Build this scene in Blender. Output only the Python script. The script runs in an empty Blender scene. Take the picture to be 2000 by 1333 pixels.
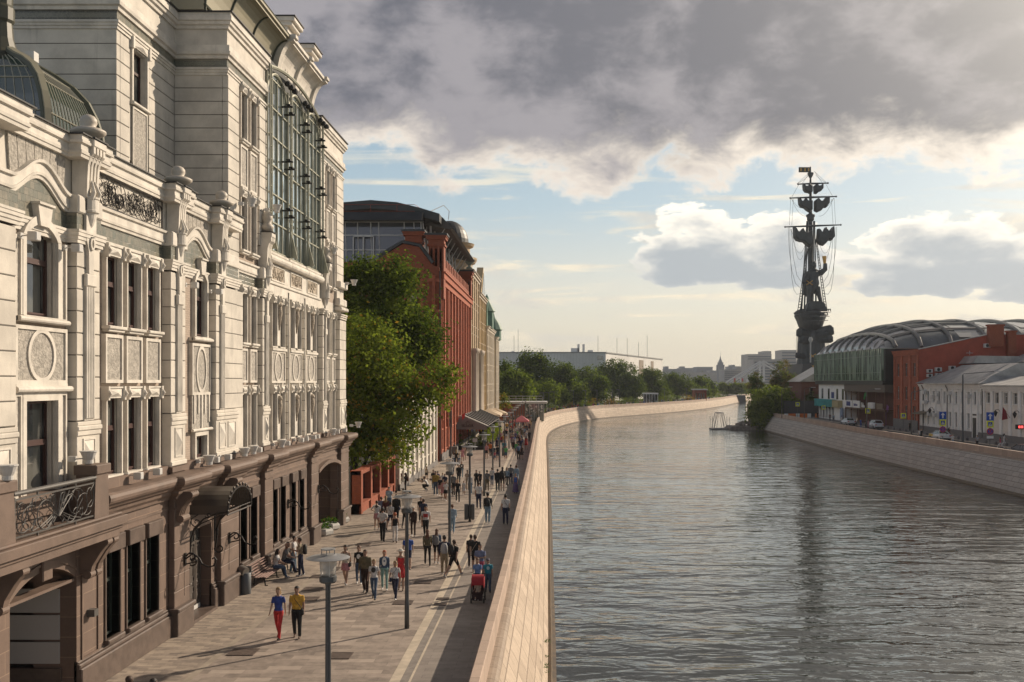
import bpy, bmesh, math, random
from math import sin, cos, pi, radians, sqrt, atan2
from mathutils import Vector, Matrix, noise
random.seed(7)
SC = bpy.context.scene
COL = SC.collection

# ------------------------------------------------------------------ camera
F, CX, HY, HC = 1944.44, 1085.0, 746.0, 8.8      # photo pixels (2000 x 1333), eye height above the promenade
cam_d = bpy.data.cameras.new("camera"); cam = bpy.data.objects.new("camera", cam_d); COL.objects.link(cam)
cam.location = (0, 0, HC); cam.rotation_euler = (radians(90), 0, 0)
cam_d.sensor_width = 36; cam_d.lens = 35
cam_d.shift_x = (1000 - CX) / 2000.0
cam_d.shift_y = (HY - 666.5) / 2000.0
cam_d.clip_start = 0.5; cam_d.clip_end = 20000
SC.camera = cam
SC.view_settings.view_transform = 'Standard'; SC.view_settings.look = 'None'
SC.view_settings.gamma = 1; SC.view_settings.exposure = 0.36
SC.cycles.max_bounces = 6; SC.cycles.diffuse_bounces = 3; SC.cycles.transparent_max_bounces = 8
SC.cycles.use_denoising = True
SC.cycles.volume_bounces = 0
SC.cycles.sample_clamp_indirect = 6

# ------------------------------------------------------------------ node maths helper
class N:
    def __init__(s, nt, sock): s.nt, s.s = nt, sock
    def _m(s, op, *a):
        n = s.nt.nodes.new('ShaderNodeMath'); n.operation = op
        for i, v in enumerate((s,) + a):
            if isinstance(v, N): s.nt.links.new(v.s, n.inputs[i])
            else: n.inputs[i].default_value = v
        return N(s.nt, n.outputs[0])
    def __add__(s, o): return s._m('ADD', o)
    def __radd__(s, o): return s._m('ADD', o)
    def __sub__(s, o): return s._m('SUBTRACT', o)
    def __rsub__(s, o): return s._m('MULTIPLY', -1.0)._m('ADD', o)
    def __mul__(s, o): return s._m('MULTIPLY', o)
    def __rmul__(s, o): return s._m('MULTIPLY', o)
    def __truediv__(s, o): return s._m('DIVIDE', o)
    def pow(s, o): return s._m('POWER', o)
    def max(s, o): return s._m('MAXIMUM', o)
    def min(s, o): return s._m('MINIMUM', o)
    def sm(s, a, b, lo=0.0, hi=1.0):
        n = s.nt.nodes.new('ShaderNodeMapRange'); n.interpolation_type = 'SMOOTHSTEP'
        s.nt.links.new(s.s, n.inputs[0])
        for i, v in enumerate((a, b, lo, hi)): n.inputs[i + 1].default_value = v
        return N(s.nt, n.outputs[0])
def comb(nt, x, y, z=0.0):
    n = nt.nodes.new('ShaderNodeCombineXYZ')
    for i, v in enumerate((x, y, z)):
        if isinstance(v, N): nt.links.new(v.s, n.inputs[i])
        else: n.inputs[i].default_value = v
    return n.outputs[0]
def sep(nt, sock):
    n = nt.nodes.new('ShaderNodeSeparateXYZ'); nt.links.new(sock, n.inputs[0])
    return [N(nt, n.outputs[i]) for i in range(3)]
def nz(nt, vec, scale, detail=4, rough=0.55, dist=0.0):
    n = nt.nodes.new('ShaderNodeTexNoise'); nt.links.new(vec, n.inputs['Vector'])
    n.inputs['Scale'].default_value = scale; n.inputs['Detail'].default_value = detail
    n.inputs['Roughness'].default_value = rough; n.inputs['Distortion'].default_value = dist
    return N(nt, n.outputs[0])
def mix(nt, f, a, b, bt='MIX'):
    n = nt.nodes.new('ShaderNodeMix'); n.data_type = 'RGBA'; n.blend_type = bt
    if isinstance(f, N): nt.links.new(f.s, n.inputs[0])
    else: n.inputs[0].default_value = f
    for i, v in ((6, a), (7, b)):
        if isinstance(v, (tuple, list)): n.inputs[i].default_value = (*v[:3], 1)
        else: nt.links.new(v.s if isinstance(v, N) else v, n.inputs[i])
    return n.outputs[2]
def ramp(nt, f, stops):
    n = nt.nodes.new('ShaderNodeValToRGB'); nt.links.new(f.s, n.inputs[0])
    e = n.color_ramp.elements
    while len(e) < len(stops): e.new(0.5)
    for k, (p, c) in enumerate(stops):
        e[k].position = p; e[k].color = (*c, 1)
    return n.outputs[0]

# ------------------------------------------------------------------ sky
SUN_AZ, SUN_EL = 48.0, 27.5          # degrees to the right of the view axis, degrees above the horizon
W = bpy.data.worlds.new("World"); SC.world = W; W.use_nodes = True
def build_world():
    nt = W.node_tree; nt.nodes.clear()
    out = nt.nodes.new('ShaderNodeOutputWorld'); bg = nt.nodes.new('ShaderNodeBackground')
    nt.links.new(bg.outputs[0], out.inputs[0])
    STR = 0.1; bg.inputs[1].default_value = STR
    sky = nt.nodes.new('ShaderNodeTexSky'); sky.sky_type = 'NISHITA'; sky.sun_disc = False
    sky.sun_elevation = radians(SUN_EL); sky.sun_rotation = radians(SUN_AZ)
    sky.air_density = 1.0; sky.dust_density = 1.5; sky.ozone_density = 1.0
    tc = nt.nodes.new('ShaderNodeTexCoord')
    x, y, z = sep(nt, tc.outputs['Generated'])
    el = z._m('ARCSINE') * 57.2958
    az = x._m('ARCTAN2', y) * 57.2958
    zz = z.max(0.0) + 0.11
    pl = comb(nt, x / zz, y / zz, 0.0)                     # a cloud layer overhead, foreshortened at the horizon
    ang = comb(nt, az * 0.10, el * 0.17, 0.3)
    ang2 = comb(nt, az * 0.10 + 7.3, el * 0.22, 1.3)
    k = 1.0 / STR
    def c(r, g, b): return (r * k, g * k, b * k)
    sx, sy, sz = sin(radians(SUN_AZ)) * cos(radians(SUN_EL)), cos(radians(SUN_AZ)) * cos(radians(SUN_EL)), sin(radians(SUN_EL))
    glow = (x * sx + y * sy + z * sz).max(0.0).pow(5.0)
    # clear sky: nishita with a pale warm haze low down
    clear = mix(nt, 0.72, sky.outputs[0], ramp(nt, el / 45.0, [(0.0, c(.66, .59, .46)), (.12, c(.60, .57, .49)), (.22, c(.36, .46, .50)), (.36, c(.22, .34, .43)), (.8, c(.18, .28, .40))]))
    # noises
    big = nz(nt, pl, 0.55, 7, 0.56, 0.35)
    fine = nz(nt, ang, 2.6, 8, 0.62, 0.25)
    wisp = nz(nt, comb(nt, az * 0.035 + 3.1, el * 0.34, 2.0), 2.2, 7, 0.6, 0.6)
    puff = nz(nt, ang2, 3.4, 8, 0.58, 0.1)
    # 1) wide grey cloud deck above about 12 degrees, its edge lower towards the left
    edge = el - 12.0 + (az * 0.03) + (fine - 0.5) * 6.5 + (nz(nt, ang, 0.75, 3, 0.5) - 0.5) * 9.0
    deck = edge.sm(-0.6, 0.6)
    thick = (edge + (big - 0.5) * 9.0).sm(-0.6, 2.6)
    greyv = nz(nt, ang, 0.62, 7, 0.55, 0.3) * 0.62 + nz(nt, ang, 2.6, 8, 0.6, 0.2) * 0.38 - az * 0.002
    dark = mix(nt, greyv.sm(0.41, 0.56), c(.108, .116, .145), c(.28, .268, .29))
    deckcol = mix(nt, thick, c(.84, .75, .64), dark)
    # 2) thin bands low down
    band = (wisp + (fine - 0.5) * 0.25).sm(0.50, 0.66) * el.sm(0.5, 3.0) * el.sm(16.0, 9.0) * 0.8
    bandcol = mix(nt, (fine).sm(0.42, 0.62), c(.88, .76, .56), c(.58, .55, .49))
    # 3) cumulus heaps, each a warped ellipse: (az, el of its base, half width, height)
    heaps = [(8.2, 6.3, 4.6, 4.0), (12.6, 6.0, 3.2, 4.2), (21.5, 5.4, 7.0, 4.0), (26.5, 4.9, 5.0, 3.6), (-25, 5.0, 6, 4), (40, 6, 7, 5)]
    heap = None; hs = None
    for (a0, e0, hw, hh) in heaps:
        da = (az - a0) / hw; de = (el - e0) / hh
        body = 1.0 - (da * da + de.max(0.0) * de.max(0.0) + (de.min(0.0) * 4.2).pow(2.0))
        v = body + (puff - 0.5) * 2.3
        sh = (v * 1.0 - 0.35) - (de * 0.75) + (x * 0.0)
        heap = v if heap is None else heap.max(v)
        hs = sh if hs is None else hs.max(sh)
    hm = heap.sm(0.15, 0.34)
    heapcol = mix(nt, hs.sm(-0.75, 0.42), c(1.0, .93, .80), c(.36, .40, .43))
    col = mix(nt, band, clear, bandcol)
    col = mix(nt, hm, col, heapcol)
    col = mix(nt, deck, col, deckcol)
    # bright veil towards the sun
    veil = mix(nt, glow * 0.24, col, c(1.25, 1.10, .90))
    veil = mix(nt, (x * sx + y * sy + z * sz).max(0.0).pow(26.0) * 0.62, veil, c(2.6, 2.35, 1.95))
    low = el.sm(6.0, -1.0) * 0.45
    col = mix(nt, low, veil, c(.72, .64, .50))
    dim = el.sm(32.0, 55.0, 1.0, .5)      # unseen sky overhead darkened on purpose to deepen the shadows
    cool = y.sm(-.1, .6, 1.0, 0.0)
    col = mix(nt, 1.0, col, comb(nt, dim * (1.0 - cool * .10), dim, dim * (cool * .12 + 1.0)), 'MULTIPLY')
    # behind the camera: unseen sky tinted cooler to tone the shaded walls
    nt.links.new(col, bg.inputs[0])
build_world()

sun_d = bpy.data.lights.new("sun", 'SUN'); sun = bpy.data.objects.new("sun", sun_d); COL.objects.link(sun)
sun_d.energy = 4.1; sun_d.angle = radians(0.6); sun_d.color = (1.0, 0.83, 0.64)
sdir = Vector((sin(radians(SUN_AZ)) * cos(radians(SUN_EL)), cos(radians(SUN_AZ)) * cos(radians(SUN_EL)), sin(radians(SUN_EL))))
sun.rotation_euler = sdir.to_track_quat('Z', 'Y').to_euler()

# ------------------------------------------------------------------ photo pixel -> place
def G(px, py, z=0.0):
    Y = F * (HC - z) / (py - HY); return ((px - CX) * Y / F, Y)
def YX(px, X): return F * X / (px - CX)
def ZY(py, Y): return HC - (py - HY) * Y / F
def XY(px, Y): return (px - CX) * Y / F

# ------------------------------------------------------------------ tagging
def tag(o, label=None, cat=None, group=None, kind=None):
    if label: o['label'] = label
    if cat: o['category'] = cat
    if group: o['group'] = group
    if kind: o['kind'] = kind
    return o
def empty(name, loc, label, cat, group=None, rz=0.0):
    o = bpy.data.objects.new(name, None); COL.objects.link(o)
    o.location = loc; o.rotation_euler = (0, 0, rz); o.empty_display_size = 0.3
    return tag(o, label, cat, group)
def copy_tree(o, parent=None):
    c = o.copy(); COL.objects.link(c); c.parent = parent
    for ch in list(o.children): copy_tree(ch, c)
    return c

# ------------------------------------------------------------------ mesh builder
class MB:
    def __init__(s): s.v, s.f, s.m, s.uv = [], [], [], None
    def add(s, vs, fs, mi=0):
        b = len(s.v); s.v += [tuple(p) for p in vs]
        for f in fs: s.f.append([b + i for i in f]); s.m.append(mi)
        return s
    def box(s, x0, x1, y0, y1, z0, z1, mi=0):
        if x0 > x1: x0, x1 = x1, x0
        if y0 > y1: y0, y1 = y1, y0
        if z0 > z1: z0, z1 = z1, z0
        return s.add([(x0,y0,z0),(x1,y0,z0),(x1,y1,z0),(x0,y1,z0),(x0,y0,z1),(x1,y0,z1),(x1,y1,z1),(x0,y1,z1)],
                     [(0,3,2,1),(4,5,6,7),(0,1,5,4),(1,2,6,5),(2,3,7,6),(3,0,4,7)], mi)
    def bbox(s, x0, x1, y0, y1, z0, z1, b=0.02, mi=0):
        """box with a chamfered outline seen from +x (and every side): octagonal ends"""
        vs = []
        for (ix, xx) in ((0, x0), (1, x0 + b), (2, x1 - b), (3, x1)):
            t = b if ix in (0, 3) else 0
            vs += [(xx, y0 + t, z0 + t), (xx, y1 - t, z0 + t), (xx, y1 - t, z1 - t), (xx, y0 + t, z1 - t)]
        fs = [(0,3,2,1), (12,13,14,15)]
        for k in range(3):
            for j in range(4):
                a, c2 = k * 4 + j, k * 4 + (j + 1) % 4
                fs.append((a, c2, c2 + 4, a + 4))
        return s.add(vs, fs, mi)
    def prism(s, poly, axis, a, b, mi=0):
        """poly: 2D points; axis 'x': (y,z); 'y': (x,z); 'z': (x,y)"""
        def P(p, t):
            return (t, p[0], p[1]) if axis == 'x' else ((p[0], t, p[1]) if axis == 'y' else (p[0], p[1], t))
        n = len(poly); vs = [P(p, a) for p in poly] + [P(p, b) for p in poly]
        fs = [tuple(range(n)), tuple(range(2 * n - 1, n - 1, -1))] + [(i, i + n, (i + 1) % n + n, (i + 1) % n) for i in range(n)]
        return s.add(vs, fs, mi)
    def tube(s, pts, r, n=6, mi=0, cap=True):
        pts = [Vector(p) for p in pts]; rs = r if isinstance(r, (list, tuple)) else [r] * len(pts)
        vs = []; up = Vector((0, 0, 1)); last = None
        for i, p in enumerate(pts):
            d = (pts[min(i + 1, len(pts) - 1)] - pts[max(i - 1, 0)]).normalized()
            if last is None:
                a = d.cross(up if abs(d.z) < 0.9 else Vector((1, 0, 0))).normalized()
            else:
                a = (last - d * last.dot(d)).normalized()
            last = a; b = d.cross(a)
            for k in range(n):
                t = 2 * pi * k / n; q = p + (a * cos(t) + b * sin(t)) * rs[i]; vs.append(q)
        fs = []
        for i in range(len(pts) - 1):
            for k in range(n):
                a0, b0 = i * n + k, i * n + (k + 1) % n
                fs.append((a0, b0, b0 + n, a0 + n))
        if cap: fs += [tuple(range(n - 1, -1, -1)), tuple(range((len(pts) - 1) * n, len(pts) * n))]
        return s.add(vs, fs, mi)
    def lathe(s, prof, c, n=16, mi=0, sx=1, sy=1):
        vs = []
        for (r, z) in prof:
            for k in range(n):
                t = 2 * pi * k / n; vs.append((c[0] + r * cos(t) * sx, c[1] + r * sin(t) * sy, c[2] + z))
        fs = []
        for i in range(len(prof) - 1):
            for k in range(n):
                a0, b0 = i * n + k, i * n + (k + 1) % n
                fs.append((a0, b0, b0 + n, a0 + n))
        fs += [tuple(range(n - 1, -1, -1)), tuple(range((len(prof) - 1) * n, len(prof) * n))]
        return s.add(vs, fs, mi)
    def sweep(s, prof, path, mi=0, close=False, caps=True):
        """prof: (d, z) d to the right of the path; path: (x, y)"""
        n = len(path); vs = []; m = len(prof)
        for i, p in enumerate(path):
            a = Vector(path[max(i - 1, 0)]); b = Vector(path[min(i + 1, n - 1)])
            d0 = (Vector(path[i]) - a); d1 = (b - Vector(path[i]))
            if d0.length < 1e-6: d0 = d1
            if d1.length < 1e-6: d1 = d0
            d0.normalize(); d1.normalize(); d = (d0 + d1).normalized()
            nn = Vector((d.y, -d.x)); sc = 1.0 / max(0.3, nn.dot(Vector((d0.y, -d0.x))))
            for (o, z) in prof: vs.append((p[0] + nn.x * o * sc, p[1] + nn.y * o * sc, z))
        fs = []
        for i in range(n - 1):
            for j in range(m if close else m - 1):
                a0, b0 = i * m + j, i * m + (j + 1) % m
                fs.append((a0, a0 + m, b0 + m, b0))
        if caps and close: fs += [tuple(range(m - 1, -1, -1)), tuple(range((n - 1) * m, n * m))]
        return s.add(vs, fs, mi)
    def build(s, name, mats, parent=None, smooth=False, loc=None, flip=True):
        me = bpy.data.meshes.new(name); me.from_pydata(s.v, [], s.f)
        if not isinstance(mats, (list, tuple)): mats = [mats]
        for m in mats: me.materials.append(m)
        if len(mats) > 1: me.polygons.foreach_set('material_index', s.m)
        if flip and len(s.f) < 60000:
            bm = bmesh.new(); bm.from_mesh(me)
            bmesh.ops.recalc_face_normals(bm, faces=bm.faces); bm.to_mesh(me); bm.free()
        if smooth: me.polygons.foreach_set('use_smooth', [True] * len(me.polygons))
        me.update()
        o = bpy.data.objects.new(name, me); COL.objects.link(o)
        if parent is not None:
            o.parent = parent; o.matrix_parent_inverse = parent.matrix_basis.inverted()
        if loc: o.location = loc
        return o
def wall_holes(mb, plane, c, a0, a1, z0, z1, holes, depth, mi=0, mi2=None):
    """a wall sheet on x=c ('x') or y=c ('y') with rectangular holes and reveals going 'depth' (signed) behind it"""
    mi2 = mi if mi2 is None else mi2
    A = sorted({a0, a1, *[h[0] for h in holes], *[h[1] for h in holes]}); Zs = sorted({z0, z1, *[h[2] for h in holes], *[h[3] for h in holes]})
    A = [a for a in A if a0 <= a <= a1]; Zs = [z for z in Zs if z0 <= z <= z1]
    P = (lambda a, z, d=0: (c + d, a, z)) if plane == 'x' else (lambda a, z, d=0: (a, c + d, z))
    for i in range(len(A) - 1):
        for j in range(len(Zs) - 1):
            ma, mz = (A[i] + A[i + 1]) / 2, (Zs[j] + Zs[j + 1]) / 2
            if any(h[0] < ma < h[1] and h[2] < mz < h[3] for h in holes): continue
            mb.add([P(A[i], Zs[j]), P(A[i + 1], Zs[j]), P(A[i + 1], Zs[j + 1]), P(A[i], Zs[j + 1])], [(0, 1, 2, 3)], mi)
    for (h0, h1, g0, g1) in holes:
        for (p, q) in (((h0, g0), (h1, g0)), ((h1, g0), (h1, g1)), ((h1, g1), (h0, g1)), ((h0, g1), (h0, g0))):
            mb.add([P(*p), P(*q), P(*q, depth), P(*p, depth)], [(0, 1, 2, 3)], mi2)

# ------------------------------------------------------------------ materials
MATS = {}
def mat(name, col, rough=0.7, metal=0.0, spec=0.5, var=0.0, vscale=1.0, bump=0.0, bscale=20.0, streak=0.0, coords='Object', hue=None):
    if name in MATS: return MATS[name]
    m = bpy.data.materials.new(name); m.use_nodes = True; nt = m.node_tree; b = nt.nodes['Principled BSDF']
    b.inputs['Base Color'].default_value = (*col, 1); b.inputs['Roughness'].default_value = rough
    b.inputs['Metallic'].default_value = metal; b.inputs['Specular IOR Level'].default_value = spec
    tc = nt.nodes.new('ShaderNodeTexCoord'); vec = tc.outputs[coords]
    if var > 0:
        n1 = nz(nt, vec, vscale, 6, 0.6, 0.2)
        c2 = hue or tuple(max(0, v * (1 - var)) for v in col); c3 = tuple(min(1, v * (1 + var * 0.6)) for v in col)
        cc = mix(nt, n1.sm(0.3, 0.7), c2, c3)
        if streak > 0:
            xx, yy, zz = sep(nt, vec)
            st = nz(nt, comb(nt, xx * 3.0, yy * 3.0, zz * 0.25), 1.0, 5, 0.6).sm(0.55, 0.8) * streak
            cc = mix(nt, st, cc, tuple(v * 0.55 for v in col))
        nt.links.new(cc, b.inputs['Base Color'])
        nt.links.new((n1 * 0.25 + (rough - 0.12)).s, b.inputs['Roughness'])
    if bump > 0:
        bp = nt.nodes.new('ShaderNodeBump'); bp.inputs['Strength'].default_value = bump; bp.inputs['Distance'].default_value = 0.05
        nt.links.new(nz(nt, vec, bscale, 5, 0.6).s, bp.inputs['Height']); nt.links.new(bp.outputs[0], b.inputs['Normal'])
    MATS[name] = m; return m
def brickmat(name, c1, c2, mortar, bw, rh, ms=0.01, axes='yz', rough=0.8, off=0.5, var=0.25, vscale=0.6, bump=0.4, uv=False, freq=2, squash=1.0, bias=0.0):
    if name in MATS: return MATS[name]
    m = bpy.data.materials.new(name); m.use_nodes = True; nt = m.node_tree; b = nt.nodes['Principled BSDF']
    b.inputs['Roughness'].default_value = rough
    tc = nt.nodes.new('ShaderNodeTexCoord'); vec = tc.outputs['UV' if uv else 'Object']
    if uv: v2 = vec
    else:
        c3 = sep(nt, vec); ix = {'x': 0, 'y': 1, 'z': 2}
        if axes == 'hz': v2 = comb(nt, c3[0] + c3[1], c3[2], 0.0)
        else: v2 = comb(nt, c3[ix[axes[0]]], c3[ix[axes[1]]], 0.0)
    t = nt.nodes.new('ShaderNodeTexBrick'); nt.links.new(v2, t.inputs['Vector'])
    t.offset = off; t.offset_frequency = freq; t.squash = squash
    t.inputs['Color1'].default_value = (*c1, 1); t.inputs['Color2'].default_value = (*c2, 1); t.inputs['Mortar'].default_value = (*mortar, 1)
    t.inputs['Scale'].default_value = 1.0; t.inputs['Mortar Size'].default_value = ms; t.inputs['Bias'].default_value = bias
    t.inputs['Brick Width'].default_value = bw; t.inputs['Row Height'].default_value = rh; t.inputs['Mortar Smooth'].default_value = 0.2
    n1 = nz(nt, vec, vscale, 6, 0.62, 0.3)
    cc = mix(nt, n1.sm(0.3, 0.75) * var, t.outputs[0], tuple(v * 0.45 for v in c1))
    n2 = nz(nt, vec, vscale * 9, 4, 0.6)
    cc = mix(nt, n2.sm(0.35, 0.7) * var * 0.7, cc, tuple(min(1, v * 1.25) for v in c2))
    nt.links.new(cc, b.inputs['Base Color'])
    if bump > 0:
        bp = nt.nodes.new('ShaderNodeBump'); bp.inputs['Strength'].default_value = bump; bp.inputs['Distance'].default_value = 0.02
        nt.links.new((N(nt, t.outputs['Fac']) * -1.0 + n2 * 0.35).s, bp.inputs['Height']); nt.links.new(bp.outputs[0], b.inputs['Normal'])
    MATS[name] = m; return m
def glassmat(name, col=(.02,.03,.035), rough=0.05, spec=0.8, wav=0.0):
    if name in MATS: return MATS[name]
    m = mat(name, col, rough, 0.0, spec); nt = m.node_tree; b = nt.nodes['Principled BSDF']
    b.inputs['IOR'].default_value = 1.8
    if wav:
        tc = nt.nodes.new('ShaderNodeTexCoord'); bp = nt.nodes.new('ShaderNodeBump'); bp.inputs['Strength'].default_value = wav; bp.inputs['Distance'].default_value = 0.05
        nt.links.new(nz(nt, tc.outputs['Object'], 0.9, 2, 0.5).s, bp.inputs['Height']); nt.links.new(bp.outputs[0], b.inputs['Normal'])
    return m
CREAM = mat('cream_stone', (.59, .55, .485), .75, var=.2, vscale=.8, bump=.12, bscale=14, streak=.7)
CREAM2 = mat('cream_moulding', (.635, .595, .53), .7, var=.2, vscale=1.4, bump=.08, bscale=30, streak=.5)
JOINT = mat('dark_joint', (.13, .12, .105), .95)
STUCCO = mat('rough_stucco', (.43, .40, .355), .9, var=.35, vscale=9.0, bump=1.0, bscale=16)
BTILE = brickmat('beige_wall_tile', (.37,.30,.245), (.42,.34,.275), (.25,.21,.175), .24, .085, .006)
GTILE = brickmat('green_glazed_tile', (.13,.145,.12), (.27,.245,.19), (.06,.06,.05), .22, .2, .008, rough=.3, off=.3, var=.5, vscale=2.5)
BROWN = brickmat('brown_granite', (.145,.10,.078), (.175,.12,.092), (.27,.19,.14), 1.15, .56, .012, rough=.7, var=.25, vscale=1.6, bump=.3)
BROWN2 = mat('brown_granite_plain', (.155,.108,.084), .6, var=.22, vscale=1.3, bump=.1, bscale=20, streak=.4)
DKGRAN = mat('dark_granite', (.115,.085,.07), .45, var=.25, vscale=3, bump=.05)
GLASS = glassmat('window_glass', (.03,.035,.035), .04, .9, .15)
_g = GLASS.node_tree; _t = _g.nodes.new('ShaderNodeTexCoord')       # curtains and blinds behind some panes
_x, _y, _z = sep(_g, _t.outputs['Object']); _g.links.new(mix(_g, nz(_g, comb(_g, _x * .5, _y * .9, _z * .35), 1.0, 2, .4).sm(.5, .56) * .8, (.02, .024, .025), (.17, .17, .155)), _g.nodes['Principled BSDF'].inputs['Base Color'])
DGLASS = glassmat('dark_glass', (.008,.008,.009), .08, .5)
FRAME = mat('maroon_window_frame', (.055,.022,.018), .5)
IRON = mat('wrought_iron', (.05,.045,.042), .45, .6, var=.3, vscale=12)
IRON2 = mat('grey_paint_metal', (.11,.105,.10), .45, .3)
BLACKM = mat('black_metal', (.012,.011,.01), .5)
LAMPW = mat('white_floodlight', (.55,.54,.52), .45)
WHITEP = mat('white_paint', (.72,.71,.68), .6, var=.1, vscale=3)
def plain(name, col, rough=.7, metal=0): return mat(name, col, rough, metal)
# ================================================================== the setting
WZ = -3.3
def catmull(pts, step=3.0):
    out = []; P = [Vector(p) for p in pts]; P = [P[0] * 2 - P[1]] + P + [P[-1] * 2 - P[-2]]
    for i in range(1, len(P) - 2):
        n = max(1, int((P[i + 1] - P[i]).length / step))
        for k in range(n):
            t = k / n; a, b, c, d = P[i - 1:i + 3]
            out.append(0.5 * ((2 * b) + (c - a) * t + (2 * a - 5 * b + 4 * c - d) * t * t + (3 * b - a - 3 * c + d) * t ** 3))
    out.append(P[-2]); return [tuple(p) for p in out]
LW = catmull([(.10, -30), (.06, 10), (.04, 40), (-.09, 58), (-.35, 92), (-.75, 130), (-1.15, 165), (-1.5, 197), (-1.45, 222), (-.4, 246), (2.6, 273), (8.5, 303), (16.5, 329), (29.5, 355), (47.5, 392), (65, 436), (83, 492), (102, 560), (128, 640)], 3.0)
LW = LW + [(160, 720), (210, 820)]
RW = catmull([(49, -30), (49, 104), (49, 153), (49.3, 177), (50.3, 206), (51.6, 249), (53.5, 275)], 6.0)
RW = RW + [(60, 290), (80, 300), (130, 310), (300, 330), (900, 360)]
def offset(path, d):
    o = []
    for i, p in enumerate(path):
        a = Vector(path[max(0, i - 1)]); b = Vector(path[min(len(path) - 1, i + 1)]); t = (b - a).normalized()
        o.append((p[0] + t.y * d, p[1] - t.x * d))
    return o
# water: one large sheet
def water_mat():
    m = bpy.data.materials.new('canal_water'); m.use_nodes = True; nt = m.node_tree; b = nt.nodes['Principled BSDF']
    b.inputs['Base Color'].default_value = (.022, .026, .018, 1); b.inputs['Roughness'].default_value = .03
    b.inputs['IOR'].default_value = 1.65; b.inputs['Specular IOR Level'].default_value = .5
    tc = nt.nodes.new('ShaderNodeTexCoord'); x, y, z = sep(nt, tc.outputs['Object'])
    w1 = nz(nt, comb(nt, x * .38, y * 1.0, 0.0), .40, 2, .4, .7)
    w2 = nz(nt, comb(nt, x * .5 + y * .08, y * 1.0, 3.0), 1.25, 2, .45, .6)
    w3 = nz(nt, comb(nt, x * .8, y * 1.0, 9.0), 4.6, 3, .5)
    calm = nz(nt, comb(nt, x * .02, y * .035, 1.0), 1.0, 3, .5).sm(.35, .7, .55, 1.15)
    h = (w1 * 0.25 + w2 * 0.10 + w3 * 0.010) * calm
    bp = nt.nodes.new('ShaderNodeBump'); bp.inputs['Strength'].default_value = 1.0; bp.inputs['Distance'].default_value = 1.0
    nt.links.new(h.s, bp.inputs['Height']); nt.links.new(bp.outputs[0], b.inputs['Normal'])
    return m
wm = MB(); wm.add([(-400, -60, WZ), (2500, -60, WZ), (2500, 3000, WZ), (-400, 3000, WZ)], [(0, 1, 2, 3)])
tag(wm.build('water', water_mat()), kind='structure')

GRANL = brickmat('embankment_granite', (.40,.315,.24), (.55,.445,.345), (.16,.12,.09), 1.7, .62, .03, uv=True, var=.38, vscale=3.0, bump=.5, off=.5)
GRANR = brickmat('embankment_granite_grey', (.34,.315,.28), (.45,.415,.37), (.14,.13,.115), 1.6, .6, .035, uv=True, var=.3, vscale=3.0, bump=.5, off=.45)
PARAM = brickmat('parapet_granite', (.36,.275,.22), (.48,.365,.29), (.15,.115,.09), 1.25, 3.0, .012, uv=True, var=.22, vscale=4.0, bump=.3, off=0)
ROLLM = brickmat('moulding_granite', (.27,.215,.17), (.35,.28,.22), (.14,.11,.09), 1.15, 3.0, .02, uv=True, var=.45, vscale=4.0, bump=.4, off=0)
WETM = mat('wet_algae_stone', (.10,.065,.03), .5, var=.4, vscale=2)
def ribbon(name, path, prof, mat_, parent, sgn, vround=0.0):
    """a swept strip with metric UVs; prof: (offset inland, z)"""
    me_v, me_f, uvs = [], [], []
    L = [0.0]
    for i in range(1, len(path)): L.append(L[-1] + (Vector(path[i]) - Vector(path[i - 1])).length)
    T = [0.0]
    for j in range(1, len(prof)): T.append(T[-1] + math.hypot(prof[j][0] - prof[j - 1][0], prof[j][1] - prof[j - 1][1]))
    offs = [offset(path, -sgn * o) for (o, z) in prof]
    for i in range(len(path)):
        for j, (o, z) in enumerate(prof): me_v.append((*offs[j][i], z))
    m = len(prof)
    for i in range(len(path) - 1):
        for j in range(m - 1):
            me_f.append((i * m + j, (i + 1) * m + j, (i + 1) * m + j + 1, i * m + j + 1))
            uvs += [(L[i], T[j]), (L[i + 1], T[j]), (L[i + 1], T[j + 1]), (L[i], T[j + 1])]
    me = bpy.data.meshes.new(name); me.from_pydata(me_v, [], me_f); me.materials.append(mat_)
    u = me.uv_layers.new(name='UVMap')
    for k, c2 in enumerate(uvs): u.data[k].uv = c2
    me.update(); o = bpy.data.objects.new(name, me); COL.objects.link(o)
    if parent: o.parent = parent; o.matrix_parent_inverse = parent.matrix_basis.inverted()
    return o
def densify(p, n=6):
    o = []
    for a, b in zip(p, p[1:]):
        for k in range(n): o.append((a[0] + (b[0] - a[0]) * k / n, a[1] + (b[1] - a[1]) * k / n))
    return o + [p[-1]]
# left bank embankment
e = empty('embankment_wall', (-1, 60, WZ), 'sunlit pinkish granite embankment curving beside the promenade and park', 'embankment', 'granite embankments of the canal')
ribbon('slope', LW, densify([(.30, WZ - 1), (.32, -3.1), (.62, -2.35), (.98, -1.45), (1.38, -.6), (1.74, .05)], 1), GRANL, e, 1)
ribbon('wet_footing', LW, [(.0, WZ - 1), (.0, WZ + .06), (.16, WZ + .1), (.22, WZ + .35), (.335, -3.02)], WETM, e, 1)
ribbon('moulding', LW, [(1.72, .0), (1.70, .06), (1.72, .16), (1.80, .235), (1.92, .26), (2.06, .26)], ROLLM, e, 1)
ribbon('parapet', LW, [(2.03, .2), (2.03, .95), (2.05, 1.0), (2.30, 1.0), (2.32, .97), (2.32, -.2)], PARAM, e, 1)
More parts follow.
